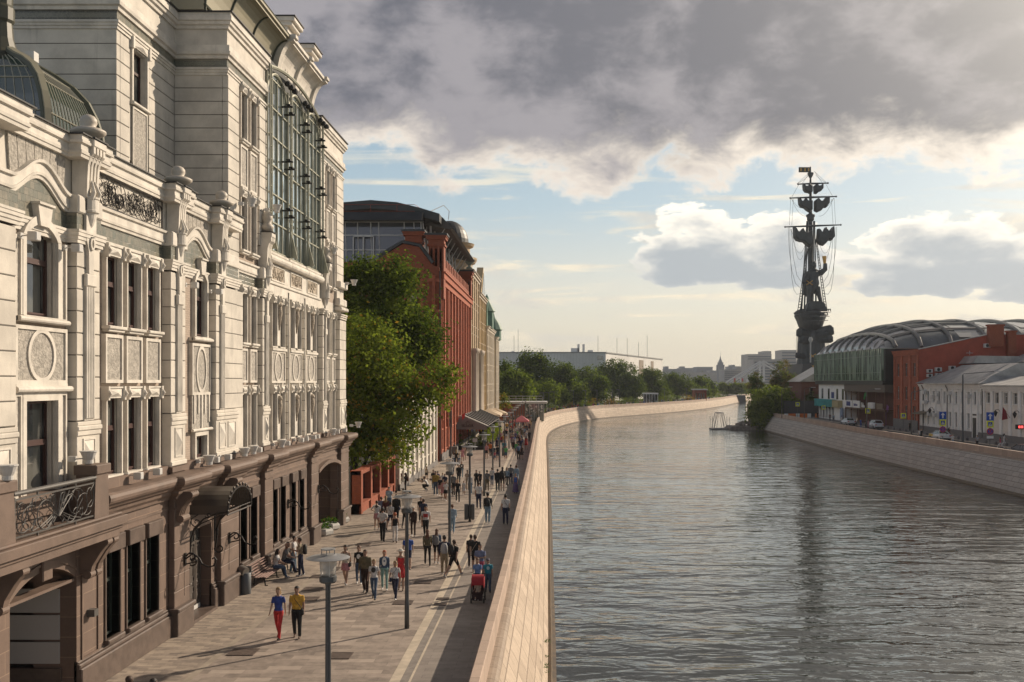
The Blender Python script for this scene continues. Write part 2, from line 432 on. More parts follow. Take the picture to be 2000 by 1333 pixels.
# right bank embankment
e = empty('embankment_wall', (49, 100, WZ), 'shaded grey granite embankment below the street of shops', 'embankment', 'granite embankments of the canal')
ribbon('slope', RW, [(.1, WZ - 1), (.12, -3.1), (.55, -2.2), (1.2, -1.1), (1.9, -.25), (2.3, .1)], GRANR, e, -1)
ribbon('wet_footing', RW, [(-.1, WZ - 1), (-.1, WZ + .06), (.0, WZ + .1), (.06, WZ + .3), (.14, -3.04)], WETM, e, -1)
ribbon('moulding', RW, [(2.28, .0), (2.26, .06), (2.28, .16), (2.36, .235), (2.5, .26), (2.7, .26)], ROLLM, e, -1)
ribbon('parapet', RW, [(2.6, .2), (2.6, .97), (2.62, 1.02), (2.95, 1.02), (2.97, 1.0), (2.97, -.2)], PARAM, e, -1)

# land sheets (with real thickness to the river bed)
def pave_mat(name, c1, c2, bw, rh, mort, var=.4):
    m = brickmat(name, c1, c2, mort, bw, rh, .008, axes='xy', rough=.75, off=.43, var=var, vscale=.35, bump=.25, freq=2, squash=1.0, bias=-.1)
    return m
PAVE = pave_mat('promenade_pavers', (.20,.165,.14), (.42,.35,.295), 1.05, .40, (.16,.13,.115))
PAVE2 = pave_mat('small_pavers', (.205,.17,.145), (.44,.365,.29), .52, .17, (.17,.14,.12))
PAVE3 = pave_mat('grey_pavers', (.22,.19,.17), (.29,.255,.225), .9, .36, (.15,.13,.115))
GRASS = mat('grass', (.06,.09,.025), .95, var=.5, vscale=.8, bump=.5)
ASPH = mat('asphalt', (.075,.07,.066), .9, var=.3, vscale=1.5, bump=.3, bscale=60)
LI = offset(LW, -2.2)
poly = LI + [(900, 1500), (1500, 4500), (-3000, 4500), (-3000, -60)]
b = MB(); b.add([(p[0], p[1], 0.0) for p in poly], [tuple(range(len(poly)))])
tag(b.build('ground', mat('city_ground', (.16,.14,.12), .9, var=.3, vscale=.05)), kind='structure')
# promenade: strip along the parapet up to the park, everything towards the facades
PX = [p for p in LW if p[1] < 215]
prom = offset(PX, -2.25)
def strip(name, inner, outer, z, m):
    n = len(inner); b = MB(); b.add([(p[0], p[1], z) for p in inner] + [(p[0], p[1], z) for p in outer], [(i, i + 1, n + i + 1, n + i) for i in range(n - 1)])
    return tag(b.build(name, m), kind='structure')
allL = LW[:-6]
strip('promenade', offset(PX, -4.35), [(-10.85, p[1]) for p in PX], .004, PAVE)
strip('pavement', [(-10.85, p[1]) for p in PX], [(-17.0, p[1]) for p in PX], .004, PAVE2)
strip('path', offset(PX, -2.3), offset(PX, -4.36), .0045, PAVE3)
strip('park_promenade', offset([p for p in allL if p[1] > 212], -2.3), offset([p for p in allL if p[1] > 212], -11.5), .005, PAVE3)
strip('plaza', [(-3, 214), (-8, 240), (-8, 262)], [(-24, 214), (-24, 240), (-24, 262)], .003, PAVE)
strip('park_lawn', offset([p for p in allL if p[1] > 225], -11.5), offset([p for p in allL if p[1] > 225], -75), .006, GRASS)
KERBL = mat('pale_kerb_stone', (.50,.43,.34), .8, var=.2, vscale=2, bump=.1)
GUT = mat('gutter_stone', (.225,.20,.18), .8, var=.25, vscale=3)
strip('kerb_strip', offset(PX, -4.62), offset(PX, -4.93), .012, KERBL)
strip('gutter', offset(PX, -4.36), offset(PX, -4.62), .009, GUT)
strip('kerb_line', offset(PX, -4.30), offset(PX, -4.37), .013, KERBL)
strip('paving_line', [(-10.74, p[1]) for p in PX], [(-10.96, p[1]) for p in PX], .010, mat('paving_line_stone', (.33,.28,.225), .8, var=.2, vscale=2))

RI = offset(RW, 2.8)
poly = RI + [(2600, 330), (2600, -60)]
b = MB(); b.add([(p[0], p[1], 0.0) for p in poly], [tuple(range(len(poly) - 1, -1, -1))])
tag(b.build('street_ground', mat('street_ground_stone', (.17,.15,.135), .9, var=.25, vscale=.3)), kind='structure')
b = MB(); b.box(54.2, 60.2, -30, 262, -.1, .004); tag(b.build('road', ASPH), kind='structure')
b = MB(); b.box(60.2, 60.45, -30, 262, -.1, .12); tag(b.build('kerb', KERBL), kind='structure')
b = MB(); b.box(60.45, 66.0, -30, 262, -.1, .11); tag(b.build('sidewalk', pave_mat('sidewalk_pavers', (.17,.155,.14), (.21,.19,.17), .6, .3, (.12,.11,.1))), kind='structure')
b = MB()
for k in range(60): b.box(57.1, 57.22, k * 6 - 20, k * 6 - 17, .005, .008)
tag(b.build('road_marking', WHITEP), kind='structure')
# far bank of the big river beyond the island
b = MB(); pts = [(250, 900), (330, 760), (2600, 700), (2600, 4500), (400, 4500)]
b.add([(p[0], p[1], .0) for p in pts] + [(p[0], p[1], -4) for p in pts], [(0, 1, 2, 3, 4), (0, 5, 6, 1), (1, 6, 7, 2), (0, 4, 9, 5)])
tag(b.build('far_bank', mat('far_bank_ground', (.12,.12,.09), .9, var=.3, vscale=.02)), kind='structure')

# ------------------------------------------------------------------ small ironwork on the promenade
GRATE = mat('cast_iron_grate', (.13,.10,.085), .6, .4, var=.3, vscale=6)
def grate(px, py, w=.86, d=.8, lab=''):
    x, y = G(px, py); b = MB()
    b.box(-w/2, w/2, -d/2, -d/2 + .05, .0, .022); b.box(-w/2, w/2, d/2 - .05, d/2, .0, .022)
    b.box(-w/2, -w/2 + .05, -d/2 + .05, d/2 - .05, .0, .022); b.box(w/2 - .05, w/2, -d/2 + .05, d/2 - .05, .0, .022)
    n = 9
    for k in range(n):
        t = -w/2 + .05 + (w - .1) * (k + .5) / n; b.box(t - .028, t + .028, -d/2 + .05, d/2 - .05, .0, .017)
    b.box(-w/2 + .05, w/2 - .05, -d/2 + .05, d/2 - .05, .0, .008)
    o = b.build('tree_grate' if w > .6 else 'drain_grate', GRATE, loc=(x, y, .008)); return tag(o, lab, 'grate', 'iron grates in the paving')
for a in [(475,1275,.86,.8,'iron grate in the paving nearest the facade, below the walking couple'), (665,1282,.7,.75,'iron grate right beside the nearest lamp post'),
          (787.5,1178,.75,.7,'iron grate just left of the second lamp post'), (826,1138,.75,.7,'iron grate right of the second lamp post behind the walkers'),
          (647,1112,.8,.75,'iron grate behind the woman in the pink skirt'), (625,1127,.8,.75,'upper of two grates left of the nearest lamp head'),
          (611,1152,.8,.75,'middle grate right of the litter bin and bench'), (602,1171,.8,.75,'grate just behind the man in the yellow shirt'),
          (710,1064,.75,.7,'grate between planters and the man in the white polo'), (819,1070,.75,.7,'grate beside the man in the blue T-shirt')]:
    grate(*a)
grate(865, 1171, .5, .45, 'farther of the paired drain grates in the pale kerb'); grate(860, 1181.5, .5, .45, 'nearer of the paired drain grates in the pale kerb')
b = MB()
tufts = [(1069, 1255), (1068, 1285), (1068, 1300), (1069, 1315), (1067, 1306)]
LEAF0 = mat('weed_leaf', (.07,.14,.02), .8)
for i, (px, py) in enumerate(tufts):
    z = -2.2; x, y = G(px, py, z)
    b = MB()
    for k in range(40 if i == 0 else 14):
        r = .11 if i == 0 else .05
        c = Vector((x + random.uniform(-r, r), y + random.uniform(-r, r) * 1.5, z + random.uniform(0, r)))
        d = Vector((random.uniform(-1, 1), random.uniform(-1, 1), random.uniform(0, 1))).normalized() * .05
        e2 = d.cross(Vector((0, 0, 1))) * .6
        b.add([c, c + d + e2, c + d * 2, c + d - e2], [(0, 1, 2, 3)])
    tag(b.build('weed', LEAF0, flip=False), 'largest green weed tuft on the granite slope' if i == 0 else 'tiny weed sprouting from the lowest joint of the slope', 'weed', 'weeds on the embankment slope')
# ================================================================== the cream and brown office building on the left
XF, XW, XP = -13.5, -13.62, -13.3
OFF = empty('office_building', (-16, 43, 0), 'ornate cream stone office building on a brown granite ground floor, nearest on the left', 'building')
def part(mb, name, m, smooth=False, parent=None): m = [CREAM, JOINT] if m is CREAM else m; return mb.build(name, m, OFF if parent is None else parent, smooth)
PIL = [(21.5, 24.55, None), (27.66, 29.05, (28.05, 28.6)), (34.42, 35.78, (34.85, 35.32)), (39.0, 41.6, (39.4, 39.86)), (45.2, 46.25, (45.5, 45.95)), (56.9, 57.9, (57.2, 57.6)), (61.4, 63.2, None)]
YEND = 63.2
def plan(x0, xp, ya, yb, pils=PIL, extra=0.0):
    """break the moulding forward round every pilaster"""
    pts = [(x0, ya)]
    for (a, b2, _) in pils:
        a2, b3 = a - extra, b2 + extra
        if b3 <= ya or a2 >= yb: continue
        if a2 > ya: pts += [(x0, a2), (xp, a2)]
        else: pts = [(xp, ya)]
        if b3 < yb: pts += [(xp, b3), (x0, b3)]
        else: pts += [(xp, yb)]
    if pts[-1][1] < yb: pts.append((x0, yb))
    return pts
def cornice(name, prof, ya, yb, m=None, x0=XW, xp=XP, pils=PIL, extra=.02):
    b = MB(); b.sweep(prof, plan(x0, xp, ya, yb, pils, extra), close=True); return part(b, name, m or CREAM2)
def blocks(b, x0, x1, y0, y1, z0, z1, step, g=.03, ch=.014, mi=0):
    n = max(1, round((z1 - z0) / step)); h = (z1 - z0) / n
    for k in range(n): b.bbox(x0, x1, y0, y1, z0 + k * h + g / 2, z0 + (k + 1) * h - g / 2, ch, mi)
    b.box(x0 + .03, x1 - .022, y0 + .022, y1 - .022, z0, z1, 1)
def pyramid(b, x, y0, y1, z0, z1, h, mi=0):
    ym, zm = (y0 + y1) / 2, (z0 + z1) / 2
    b.add([(x, y0, z0), (x, y1, z0), (x, y1, z1), (x, y0, z1), (x + h, ym, zm)], [(0,1,4),(1,2,4),(2,3,4),(3,0,4)], mi)
def rframe(b, x0, x1, y0, y1, z0, z1, t, mi=0):
    b.box(x0, x1, y0, y0 + t, z0, z1, mi); b.box(x0, x1, y1 - t, y1, z0, z1, mi)
    b.box(x0, x1, y0 + t, y1 - t, z0, z0 + t, mi); b.box(x0, x1, y0 + t, y1 - t, z1 - t, z1, mi)
def arc_pts(y0, y1, zs, rise, n=12):
    w = (y1 - y0) / 2; c = (y0 + y1) / 2
    if rise <= 0: return [(y0, zs), (y1, zs)]
    R = (w * w + rise * rise) / (2 * rise); zc = zs + rise - R; a = math.asin(min(1, w / R))
    return [(c + R * sin(-a + 2 * a * k / n), zc + R * cos(-a + 2 * a * k / n)) for k in range(n + 1)]
def window(y0, y1, z0, z1, rise=0.0, lintel=True, sill='block', surround=.1, tr=.62, depth=.12, xf=XF, fm=None, mull=False, cream=None):
    """surround is the window's own mesh; frame, pane and sill are its parts"""
    cream = cream or CREAM2; w = y1 - y0
    b = MB(); s = surround
    zt = z1 - rise
    # jamb mouldings, two steps
    for (a, c2, x) in ((y0 - s, y0 - .03, xf + .03), (y1 + .03, y1 + s, xf + .03)):
        b.box(XW - .02, x, a, c2, z0, zt); 
    for (a, c2) in ((y0 - .03, y0), (y1, y1 + .03)): b.box(XW - .02, xf - .03, a, c2, z0, zt)
    b.box(XW - depth - .05, XW - .015, y0 - .035, y0 - .003, z0, zt); b.box(XW - depth - .05, XW - .015, y1 + .003, y1 + .035, z0, zt)
    if rise > 0:
        inn = arc_pts(y0, y1, zt, rise); out = arc_pts(y0 - s, y1 + s, zt, rise + s * 1.15)
        for (pi_, po, x1_, x0_) in ((inn, out, xf + .04, XW - depth),):
            for k in range(len(inn) - 1):
                b.prism([pi_[k], pi_[k + 1], po[k + 1], po[k]], 'x', x0_, x1_)
        # spandrel infill flush with the wall
        zc = z1 + .01
        for k in range(len(inn) - 1):
            if max(inn[k][1], inn[k + 1][1]) < zc: b.prism([inn[k], inn[k + 1], (inn[k + 1][0], zc), (inn[k][0], zc)], 'x', XW - depth, XW - .004)
        c = (y0 + y1) / 2; kw = min(.3, w * .22)
        b.prism([(c - kw * .8, z1 - .05), (c + kw * .8, z1 - .05), (c + kw * 1.25, z1 + .5), (c - kw * 1.25, z1 + .5)], 'x', XW, xf + .10)
        b.prism([(c - kw * 1.35, z1 + .5), (c + kw * 1.35, z1 + .5), (c + kw * 1.35, z1 + .56), (c - kw * 1.35, z1 + .56)], 'x', XW, xf + .16)
    elif lintel:
        b.box(XW, xf + .04, y0 - s + .05, y1 + s - .05, z1, z1 + .3)
        b.box(XW, xf + .12, y0 - s - .05, y0 - s + .06, z1 - .06, z1 + .36); b.box(XW, xf + .12, y1 + s - .06, y1 + s + .05, z1 - .06, z1 + .36)
        b.tube([(xf + .05, y0 - s, z1 - .04), (xf + .16, y0 - s, z1 + .13), (xf + .05, y0 - s, z1 + .3)], .045, 6); b.tube([(xf + .05, y1 + s, z1 - .04), (xf + .16, y1 + s, z1 + .13), (xf + .05, y1 + s, z1 + .3)], .045, 6)
        pyramid(b, xf + .042, y0 - s + .1, y1 + s - .1, z1 + .04, z1 + .27, .09)
        b.box(XW, xf + .08, y0 - s - .02, y1 + s + .02, z1 + .3, z1 + .35)
    else:
        b.box(XW, xf + .03, y0 - s, y1 + s, z1, z1 + s)
    w0 = part(b, 'window', cream)
    xg = XW - depth
    fr = MB(); t = .075
    rframe(fr, xg - .02, xg + .05, y0 - .01, y1 + .01, z0, z1 if rise == 0 else z1, t)
    zt2 = z0 + (z1 - z0) * tr
    fr.box(xg - .015, xg + .06, y0 + t, y1 - t, zt2 - .05, zt2 + .05)
    rframe(fr, xg - .01, xg + .075, y0 + t, y1 - t, z0 + t, zt2 - .05, .05)
    if mull: fr.box(xg - .01, xg + .07, (y0 + y1) / 2 - .04, (y0 + y1) / 2 + .04, z0, z1)
    fr.build('frame', fm or FRAME, w0)
    g = MB(); g.add([(xg, y0, z0), (xg, y1, z0), (xg, y1, z1), (xg, y0, z1)], [(0, 1, 2, 3)]); g.build('pane', GLASS, w0)
    # a light blind or curtain behind the glass, closed to differing heights
    hsh = random.Random(int(y0 * 97 + z0 * 31)).random()
    sl = MB()
    if sill == 'block':
        sl.bbox(XW, xf + .16, y0 - s - .06, y1 + s + .06, z0 - .11, z0 - .005, .025); sl.bbox(XW, xf + .10, y0 - s, y1 + s, z0 - .19, z0 - .115, .02)
    elif sill == 'roll':
        sl.tube([(xf + .07, y0 - s - .3, z0 - .1), (xf + .07, y1 + s + .3, z0 - .1)], .075, 10); sl.box(XW, xf + .1, y0 - s - .1, y1 + s + .1, z0 - .03, z0 - .002)
        sl.box(XW, xf + .05, y0 - s - .3, y1 + s + .3, z0 - .17, z0 - .04)
    elif sill == 'flat':
        sl.box(XW - depth + .06, xf + .05, y0 - s, y1 + s, z0 - .06, z0 + .01)
    if sill: sl.build('sill', cream, w0)
    return w0
def panel(y0, y1, z0, z1, oval=False, x=XF):
    b = MB(); rframe(b, XW, x + .03, y0, y1, z0, z1, .1)
    p = part(b, 'panel', CREAM2)
    i = MB(); i.box(XW, x - .015, y0 + .1, y1 - .1, z0 + .1, z1 - .1); i.build('stucco_field', STUCCO, p)
    if oval:
        o = MB(); cy, cz = (y0 + y1) / 2, (z0 + z1) / 2; ry, rz = (y1 - y0) * .27, (z1 - z0) * .47; n = 28
        for (ra, rb, xx) in ((1.0, .84, x + .025),):
            for k in range(n):
                t0, t1 = 2 * pi * k / n, 2 * pi * (k + 1) / n
                o.prism([(cy + ry * ra * cos(t0), cz + rz * ra * sin(t0)), (cy + ry * ra * cos(t1), cz + rz * ra * sin(t1)), (cy + ry * rb * cos(t1), cz + rz * rb * sin(t1)), (cy + ry * rb * cos(t0), cz + rz * rb * sin(t0))], 'x', x - .02, xx)
        o.build('oval_moulding', CREAM2, p)
    return p

# --- upper wall sheets with the window openings
UP = [(29.97, 30.9), (31.42, 32.35), (32.92, 33.85)]
DW = [(42.75, 43.5), (44.1, 44.85)]; FW = [(58.7, 59.4), (60.1, 60.8)]
EW = []
for c in (48.5, 51.75, 55.0): EW += [(c - 1.05, c - .3), (c + .3, c + 1.05)]
AA, AC = (25.4, 26.95), (37.4, 38.5)
Z1A, Z1B, Z2A, Z2B = 5.95, 8.3, 10.5, 12.62
holes = []
for (a, c) in UP + DW + EW + FW: holes += [(a, c, Z1A, Z1B), (a, c, Z2A, Z2B)]
for (a, c) in DW + FW: holes += [(a, c, 14.5, 16.8), (a, c, 19.25, 21.3)]
holes += [(*AA, Z2A, 12.92), (*AC, Z2A, 12.92), (*AA, 5.1, Z1B), (*AC, 5.9, 6.75)]
b = MB(); wall_holes(b, 'x', XW, 21.5, 46.7, 5.3, 13.4, [h for h in holes if h[0] < 46.5 and h[2] < 13], -.36, 0, 1); part(b, 'wall', [BTILE, CREAM])
b = MB(); wall_holes(b, 'x', XW, 41.0, 46.4, 13.4, 22.0, [h for h in holes if h[0] < 46.5 and h[2] > 13], -.36, 0, 1)
b.box(-40, XW - .02, 41.27, 41.5, 15, 24.0, 1); part(b, 'wall', [BTILE, CREAM])
b = MB(); wall_holes(b, 'x', XW, 46.7, YEND, 5.3, 13.6, [h for h in holes if h[0] > 46.5 and h[2] < 13], -.36, 0, 1); part(b, 'wall', [CREAM, CREAM])
b = MB(); wall_holes(b, 'x', XW, 56.9, YEND, 13.6, 22.0, [h for h in holes if h[0] > 57 and h[2] > 13], -.36, 0, 1); part(b, 'wall', [BTILE, CREAM])
b = MB(); b.box(-40, -13.66, YEND - .35, YEND - .01, 0, 24); part(b, 'end_wall', CREAM)
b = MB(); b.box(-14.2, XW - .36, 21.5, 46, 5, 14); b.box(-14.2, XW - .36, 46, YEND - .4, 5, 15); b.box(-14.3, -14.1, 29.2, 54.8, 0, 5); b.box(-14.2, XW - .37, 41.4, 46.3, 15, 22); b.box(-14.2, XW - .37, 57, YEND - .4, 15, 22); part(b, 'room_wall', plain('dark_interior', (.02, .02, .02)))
# --- windows
for (a, c) in UP: window(a, c, Z1A, Z1B, sill='flat'); window(a, c, Z2A, Z2B); panel(a - .14, c + .14, 8.76, 10.24)
for (a, c) in DW:
    window(a, c, Z1A, Z1B, sill='flat'); window(a, c, Z2A, Z2B); panel(a - .12, c + .12, 8.76, 10.24)
    window(a, c, 14.5, 16.8); window(a, c, 19.25, 21.3); panel(a - .12, c + .12, 17.2, 19.0)
for (a, c) in FW:
    window(a, c, Z1A, Z1B, sill='flat'); window(a, c, Z2A, Z2B); panel(a - .12, c + .12, 8.76, 10.24)
    window(a, c, 14.5, 16.8); window(a, c, 19.25, 21.3); panel(a - .12, c + .12, 17.2, 19.0)
for (a, c) in EW: window(a, c, Z1A, Z1B, sill='flat', surround=.07); window(a, c, Z2A, Z2B, surround=.07, sill='flat')
RELIEF = mat('carved_relief', (.50, .43, .345), .85, var=.4, vscale=14, bump=1.0, bscale=22)
for c in (48.5, 51.75, 55.0):
    panel(c - 1.2, c + 1.2, 8.74, 10.3, oval=True)
    b = MB(); b.box(XW, XF + .1, c - 1.25, c + 1.25, 10.3, 10.42); part(b, 'sill_course', CREAM2)
    for z in (6.0, 10.55):                                  # carved caryatid-like drops on the mullions
        b = MB(); b.box(XW, XF + .02, c - .2, c + .2, z, z + 2.2); mu = part(b, 'mullion', CREAM2)
        b = MB(); b.tube([(XF + .03, c, z + .75), (XF + .06, c, z + 1.2), (XF + .08, c, z + 1.6), (XF + .07, c, z + 1.95)], [.03, .08, .12, .10], 8)
        b.lathe([(.02, 0), (.13, .05), (.15, .14), (.08, .26)], (XF + .06, c, z + 1.86), 8); b.build('carved_drop', RELIEF, mu, True)
for c in (50.12, 53.38):
    b = MB(); blocks(b, XW - .05, XF + .06, c - .14, c + .14, 5.6, 13.3, .55); b.box(XF + .06, XF + .1, c - .05, c + .05, 5.6, 13.2); part(b, 'pier', CREAM)
wa = window(*AA, Z2A, 12.92, rise=.36, sill='roll', surround=.2, depth=.2); wc = window(*AC, Z2A, 12.92, rise=.3, sill='roll', surround=.16)
window(*AA, 5.1, Z1B, sill=None, lintel=False, surround=.2, tr=.66, depth=.2)
window(*AC, 5.9, 6.75, sill='flat', lintel=False, surround=.16, tr=.99)
panel(24.85, 27.48, 8.74, 10.24, oval=True)
b = MB(); b.tube([(XF + .08, 24.75, 8.6), (XF + .08, 27.56, 8.6)], .085, 10); b.box(XW, XF + .04, 24.85, 27.48, 8.5, 8.74); part(b, 'rolled_moulding', CREAM2)
for (a, c, z0, z1) in ((24.84, 25.18, 5.4, 8.5), (27.16, 27.48, 5.4, 8.5), (24.84, 25.18, 10.35, 12.5), (27.16, 27.48, 10.35, 12.5)):
    b = MB(); rframe(b, XW, XF + .02, a, c, z0, z1, .07); p = part(b, 'side_panel', CREAM2)
    i = MB(); i.box(XW, XF - .03, a + .07, c - .07, z0 + .07, z1 - .07); i.build('stucco_field', STUCCO, p)
panel(36.95, 38.95, 8.3, 10.24, oval=True)
b = MB(); b.box(XW, XF - .01, 37.0, 38.9, 7.0, 8.3); p = part(b, 'tulip_panel', STUCCO)
i = MB()
for (a, z0) in ((37.12, 7.25), (37.55, 7.6), (38.25, 7.6), (38.68, 7.25), (37.9, 7.05)): i.box(XF - .02, XF + .035, a, a + .12, z0, 8.3)
i.tube([(XF + .06, 36.85, 6.98), (XF + .06, 39.0, 6.98)], .06, 8); i.build('raised_stems', CREAM2, p)

# --- pilasters
def pil_base(b, y0, y1):
    b.bbox(XW, XP, y0, y1, 6.02, 7.28, .02); b.bbox(XW, XP + .05, y0 - .04, y1 + .04, 5.86, 6.03, .03)
    b.bbox(XW, XP + .04, y0 - .03, y1 + .03, 7.28, 7.42, .02); b.bbox(XW, XP + .07, y0 - .05, y1 + .05, 7.42, 7.56, .03); b.bbox(XW, XP + .04, y0 - .03, y1 + .03, 7.56, 7.68, .02)
def pilaster(y0, y1, fl, ztop=12.7, first=False, upper=False):
    b = MB(); pil_base(b, y0, y1); blocks(b, XW, XP, y0, y1, 7.7, 12.62, .62)
    for z in (12.66, 12.78, 12.90): b.bbox(XW, XP + .03 + (z - 12.66) * .3, y0 - .03, y1 + .03, z, z + .1, .02)
    p = part(b, 'pilaster', CREAM)
    for (a, c) in ([(y0 + .35, y1 - .3)] if (y1 - y0) < 1.6 else [(y0 + .35, y0 + 1.15), (y0 + 1.4, y1 - .25)]):
        d = MB(); rframe(d, XP - .01, XP + .03, a, c, 6.15, 7.2, .05); pyramid(d, XP + .002, a + .07, c - .07, 6.22, 7.13, .13); d.build('diamond_panel', CREAM2, p)
    if fl:
        f0, f1 = fl; d = MB(); n = 5; w = (f1 - f0) / n
        d.box(XP - .01, XP + .03, f0, f1, 7.7, 11.6)
        for k in range(n): d.bbox(XP + .03, XP + .085, f0 + k * w + .012, f0 + (k + 1) * w - .012, 7.75, 11.5, .02)
        d.bbox(XP, XP + .12, f0 - .03, f1 + .03, 11.5, 11.85, .03)
        c = (f0 + f1) / 2; h = (f1 - f0) / 2
        d.prism([(c - h * .5, 11.85), (c + h * .5, 11.85), (c + h * .55, 12.5), (c + h * 1.1, 12.85), (c + h * 1.1, 13.5), (c - h * 1.1, 13.5), (c - h * 1.1, 12.85), (c - h * .55, 12.5)], 'x', XP, XP + .1)
        d.lathe([(.03, 0), (.10, .0), (.10, .0)], (XP + .1, c, 12.9), 10)
        n2 = 12
        for k in range(n2):
            t0, t1 = 2 * pi * k / n2, 2 * pi * (k + 1) / n2
            d.prism([(c + .13 * cos(t0), 12.72 + .2 * sin(t0)), (c + .13 * cos(t1), 12.72 + .2 * sin(t1)), (c + .06 * cos(t1), 12.72 + .12 * sin(t1)), (c + .06 * cos(t0), 12.72 + .12 * sin(t0))], 'x', XP + .1, XP + .15)
        d.build('fluted_shaft', CREAM2, p)
        # bowl-shaped capital
        k = MB(); k.lathe([(.02, -.5), (.07, -.46), (.14, -.34), (.2, -.18), (.23, -.03), (.29, 0), (.29, .05), (.27, .07), (.27, .36), (.30, .38), (.30, .43), (.2, .44)], (XP + .02, c, 13.60), 16, sx=.95, sy=1.0 * (h / .28) ** .5)
        k.build('bowl_capital', CREAM2, p)
        # curved flanges up to the parapet
        q = MB()
        for s in (-1, 1):
            for (o, t) in ((.10, .10), (.30, .12)):
                yy = c + s * (h * o / .28)
                pr = [(XP - .2, 14.0), (XP + .13, 14.0), (XP + .15, 14.55), (XP + .17, 14.9), (XP + .23, 15.12), (XP + .33, 15.22), (XP + .33, 15.55), (XP - .2, 15.55)]
                q.prism(pr, 'y', yy - t / 2, yy + t / 2)
        q.bbox(XP - .3, XP + .08, c - h * 1.3, c + h * 1.3, 13.6, 15.5, .02)
        q.bbox(XP - .35, XP + .36, c - h * 1.45, c + h * 1.45, 15.4, 15.62, .03)
        q.tube([(XP + .16, c - h * .55, 13.98), (XP + .24, c - h * .62, 14.15), (XP + .15, c - h * .3, 14.5)], [.09, .07, .02], 6)
        q.tube([(XP + .16, c + h * .55, 13.98), (XP + .24, c + h * .62, 14.15), (XP + .15, c + h * .3, 14.5)], [.09, .07, .02], 6)
        q.build('parapet_bracket', CREAM2, p)
        k = MB(); k.box(XP - .42, XP + .40, c - h * 1.55, c + h * 1.55, 15.622, 15.66); k.build('metal_capping', BLACKM, p)
    return p
for i, (y0, y1, fl) in enumerate(PIL): pilaster(y0, y1, fl)
b = MB(); blocks(b, XW, XP - .06, 40.0, 42.55, 7.7, 12.62, .62); b.box(XW, XP - .05, 40, 42.55, 5.9, 7.7); part(b, 'blank_wall', CREAM)
FIN = mat('pale_stone_ball', (.50,.45,.38), .55, var=.1, vscale=4, bump=.05)
for (yc, lab) in ((28.35, 1), (35.1, 1), (39.65, 1), (45.72, 0), (57.4, 0)):
    b = MB()
    if lab: b.lathe([(.12, 0), (.2, .06), (.40, .16), (.47, .22), (.47, .28), (.38, .33), (.22, .36), (.19, .40), (.235, .50), (.23, .60), (.17, .69), (.08, .735), (.01, .74)], (XP - .0, yc, 15.66), 24)
    else: b.lathe([(.1, 0), (.26, .1), (.32, .24), (.24, .36), (.18, .42), (.26, .58), (.24, .78), (.12, .92), (.01, .96)], (XP + .05, yc, 15.66), 18)
    part(b, 'stone_finial', FIN, True)

# --- tile band, cornices and the parapet of the lower wing
b = MB(); b.sweep([(-.05, 13.04), (.04, 13.04), (.04, 13.49), (-.05, 13.49)], plan(XW, XP - .02, 21.5, 46.4), close=True); part(b, 'tile_band', GTILE)
for (ya, yb) in ((21.5, 46.4),):
    cornice('flute_course', [(-.05, 12.66), (.06, 12.66), (.06, 12.75), (.09, 12.76), (.09, 12.85), (.12, 12.86), (.12, 12.95), (.14, 12.96), (.14, 13.03), (-.05, 13.03)], ya, yb)
def arch_path(y0, y1, z, rise, n=14):
    """moulding centre line (y, z) swelling over a window"""
    out = []
    for k in range(n + 1):
        t = k / n; s = sin(pi * t) ** 1.0; s = 0 if t in (0, 1) else s
        out.append((y0 + (y1 - y0) * t, z + rise * (0.5 - 0.5 * cos(2 * pi * t)) ** .75))
    return out
def yz_sweep(b, prof, pts, mi=0):
    """prof (d, h): d outwards (+x) from XW, h upward from the path point; pts (y, z)"""
    m = len(prof); vs = []
    for (y, z) in pts:
        for (d, h) in prof: vs.append((XW + d, y, z + h))
    fs = []
    for i in range(len(pts) - 1):
        for j in range(m):
            a0, b0 = i * m + j, i * m + (j + 1) % m; fs.append((a0, a0 + m, b0 + m, b0))
    fs += [tuple(range(m)), tuple(range((len(pts) - 1) * m, len(pts) * m))]
    b.add(vs, fs, mi)
PR = [(-.05, 0), (.10, 0), (.11, .08), (.15, .10), (.16, .17), (.14, .18), (.14, .40), (.21, .42), (.22, .50), (-.05, .50)]
pieces = [(21.5, 24.5), (29.1, 34.4), (41.5, 46.3)]
b = MB()
for (a, c) in pieces: yz_sweep(b, PR, [(a, 13.5), (c, 13.5)])
yz_sweep(b, PR, [(24.5, 13.5)] + arch_path(24.7, 27.5, 13.5, .62) + [(27.66, 13.5)])
yz_sweep(b, PR, [(35.7, 13.5)] + arch_path(36.0, 38.85, 13.5, .62) + [(39.0, 13.5)])
for (a, c, _) in PIL[1:5]: b.bbox(XW, XP + .08, a - .04, c + .04, 13.5, 14.0, .04)
part(b, 'arched_cornice', CREAM2)
for (y0, y1) in ((24.6, 27.6), (36.0, 38.9)):          # glazed tile under the arches
    b = MB()
    ap = arch_path(y0 + .1, y1 - .1, 13.5, .62)
    for k in range(len(ap) - 1): b.prism([(ap[k][0], 13.42), (ap[k + 1][0], 13.42), (ap[k + 1][0], ap[k + 1][1] + .02), (ap[k][0], ap[k][1] + .02)], 'x', XW - .1, XW + .034)
    part(b, 'tile_tympanum', GTILE)
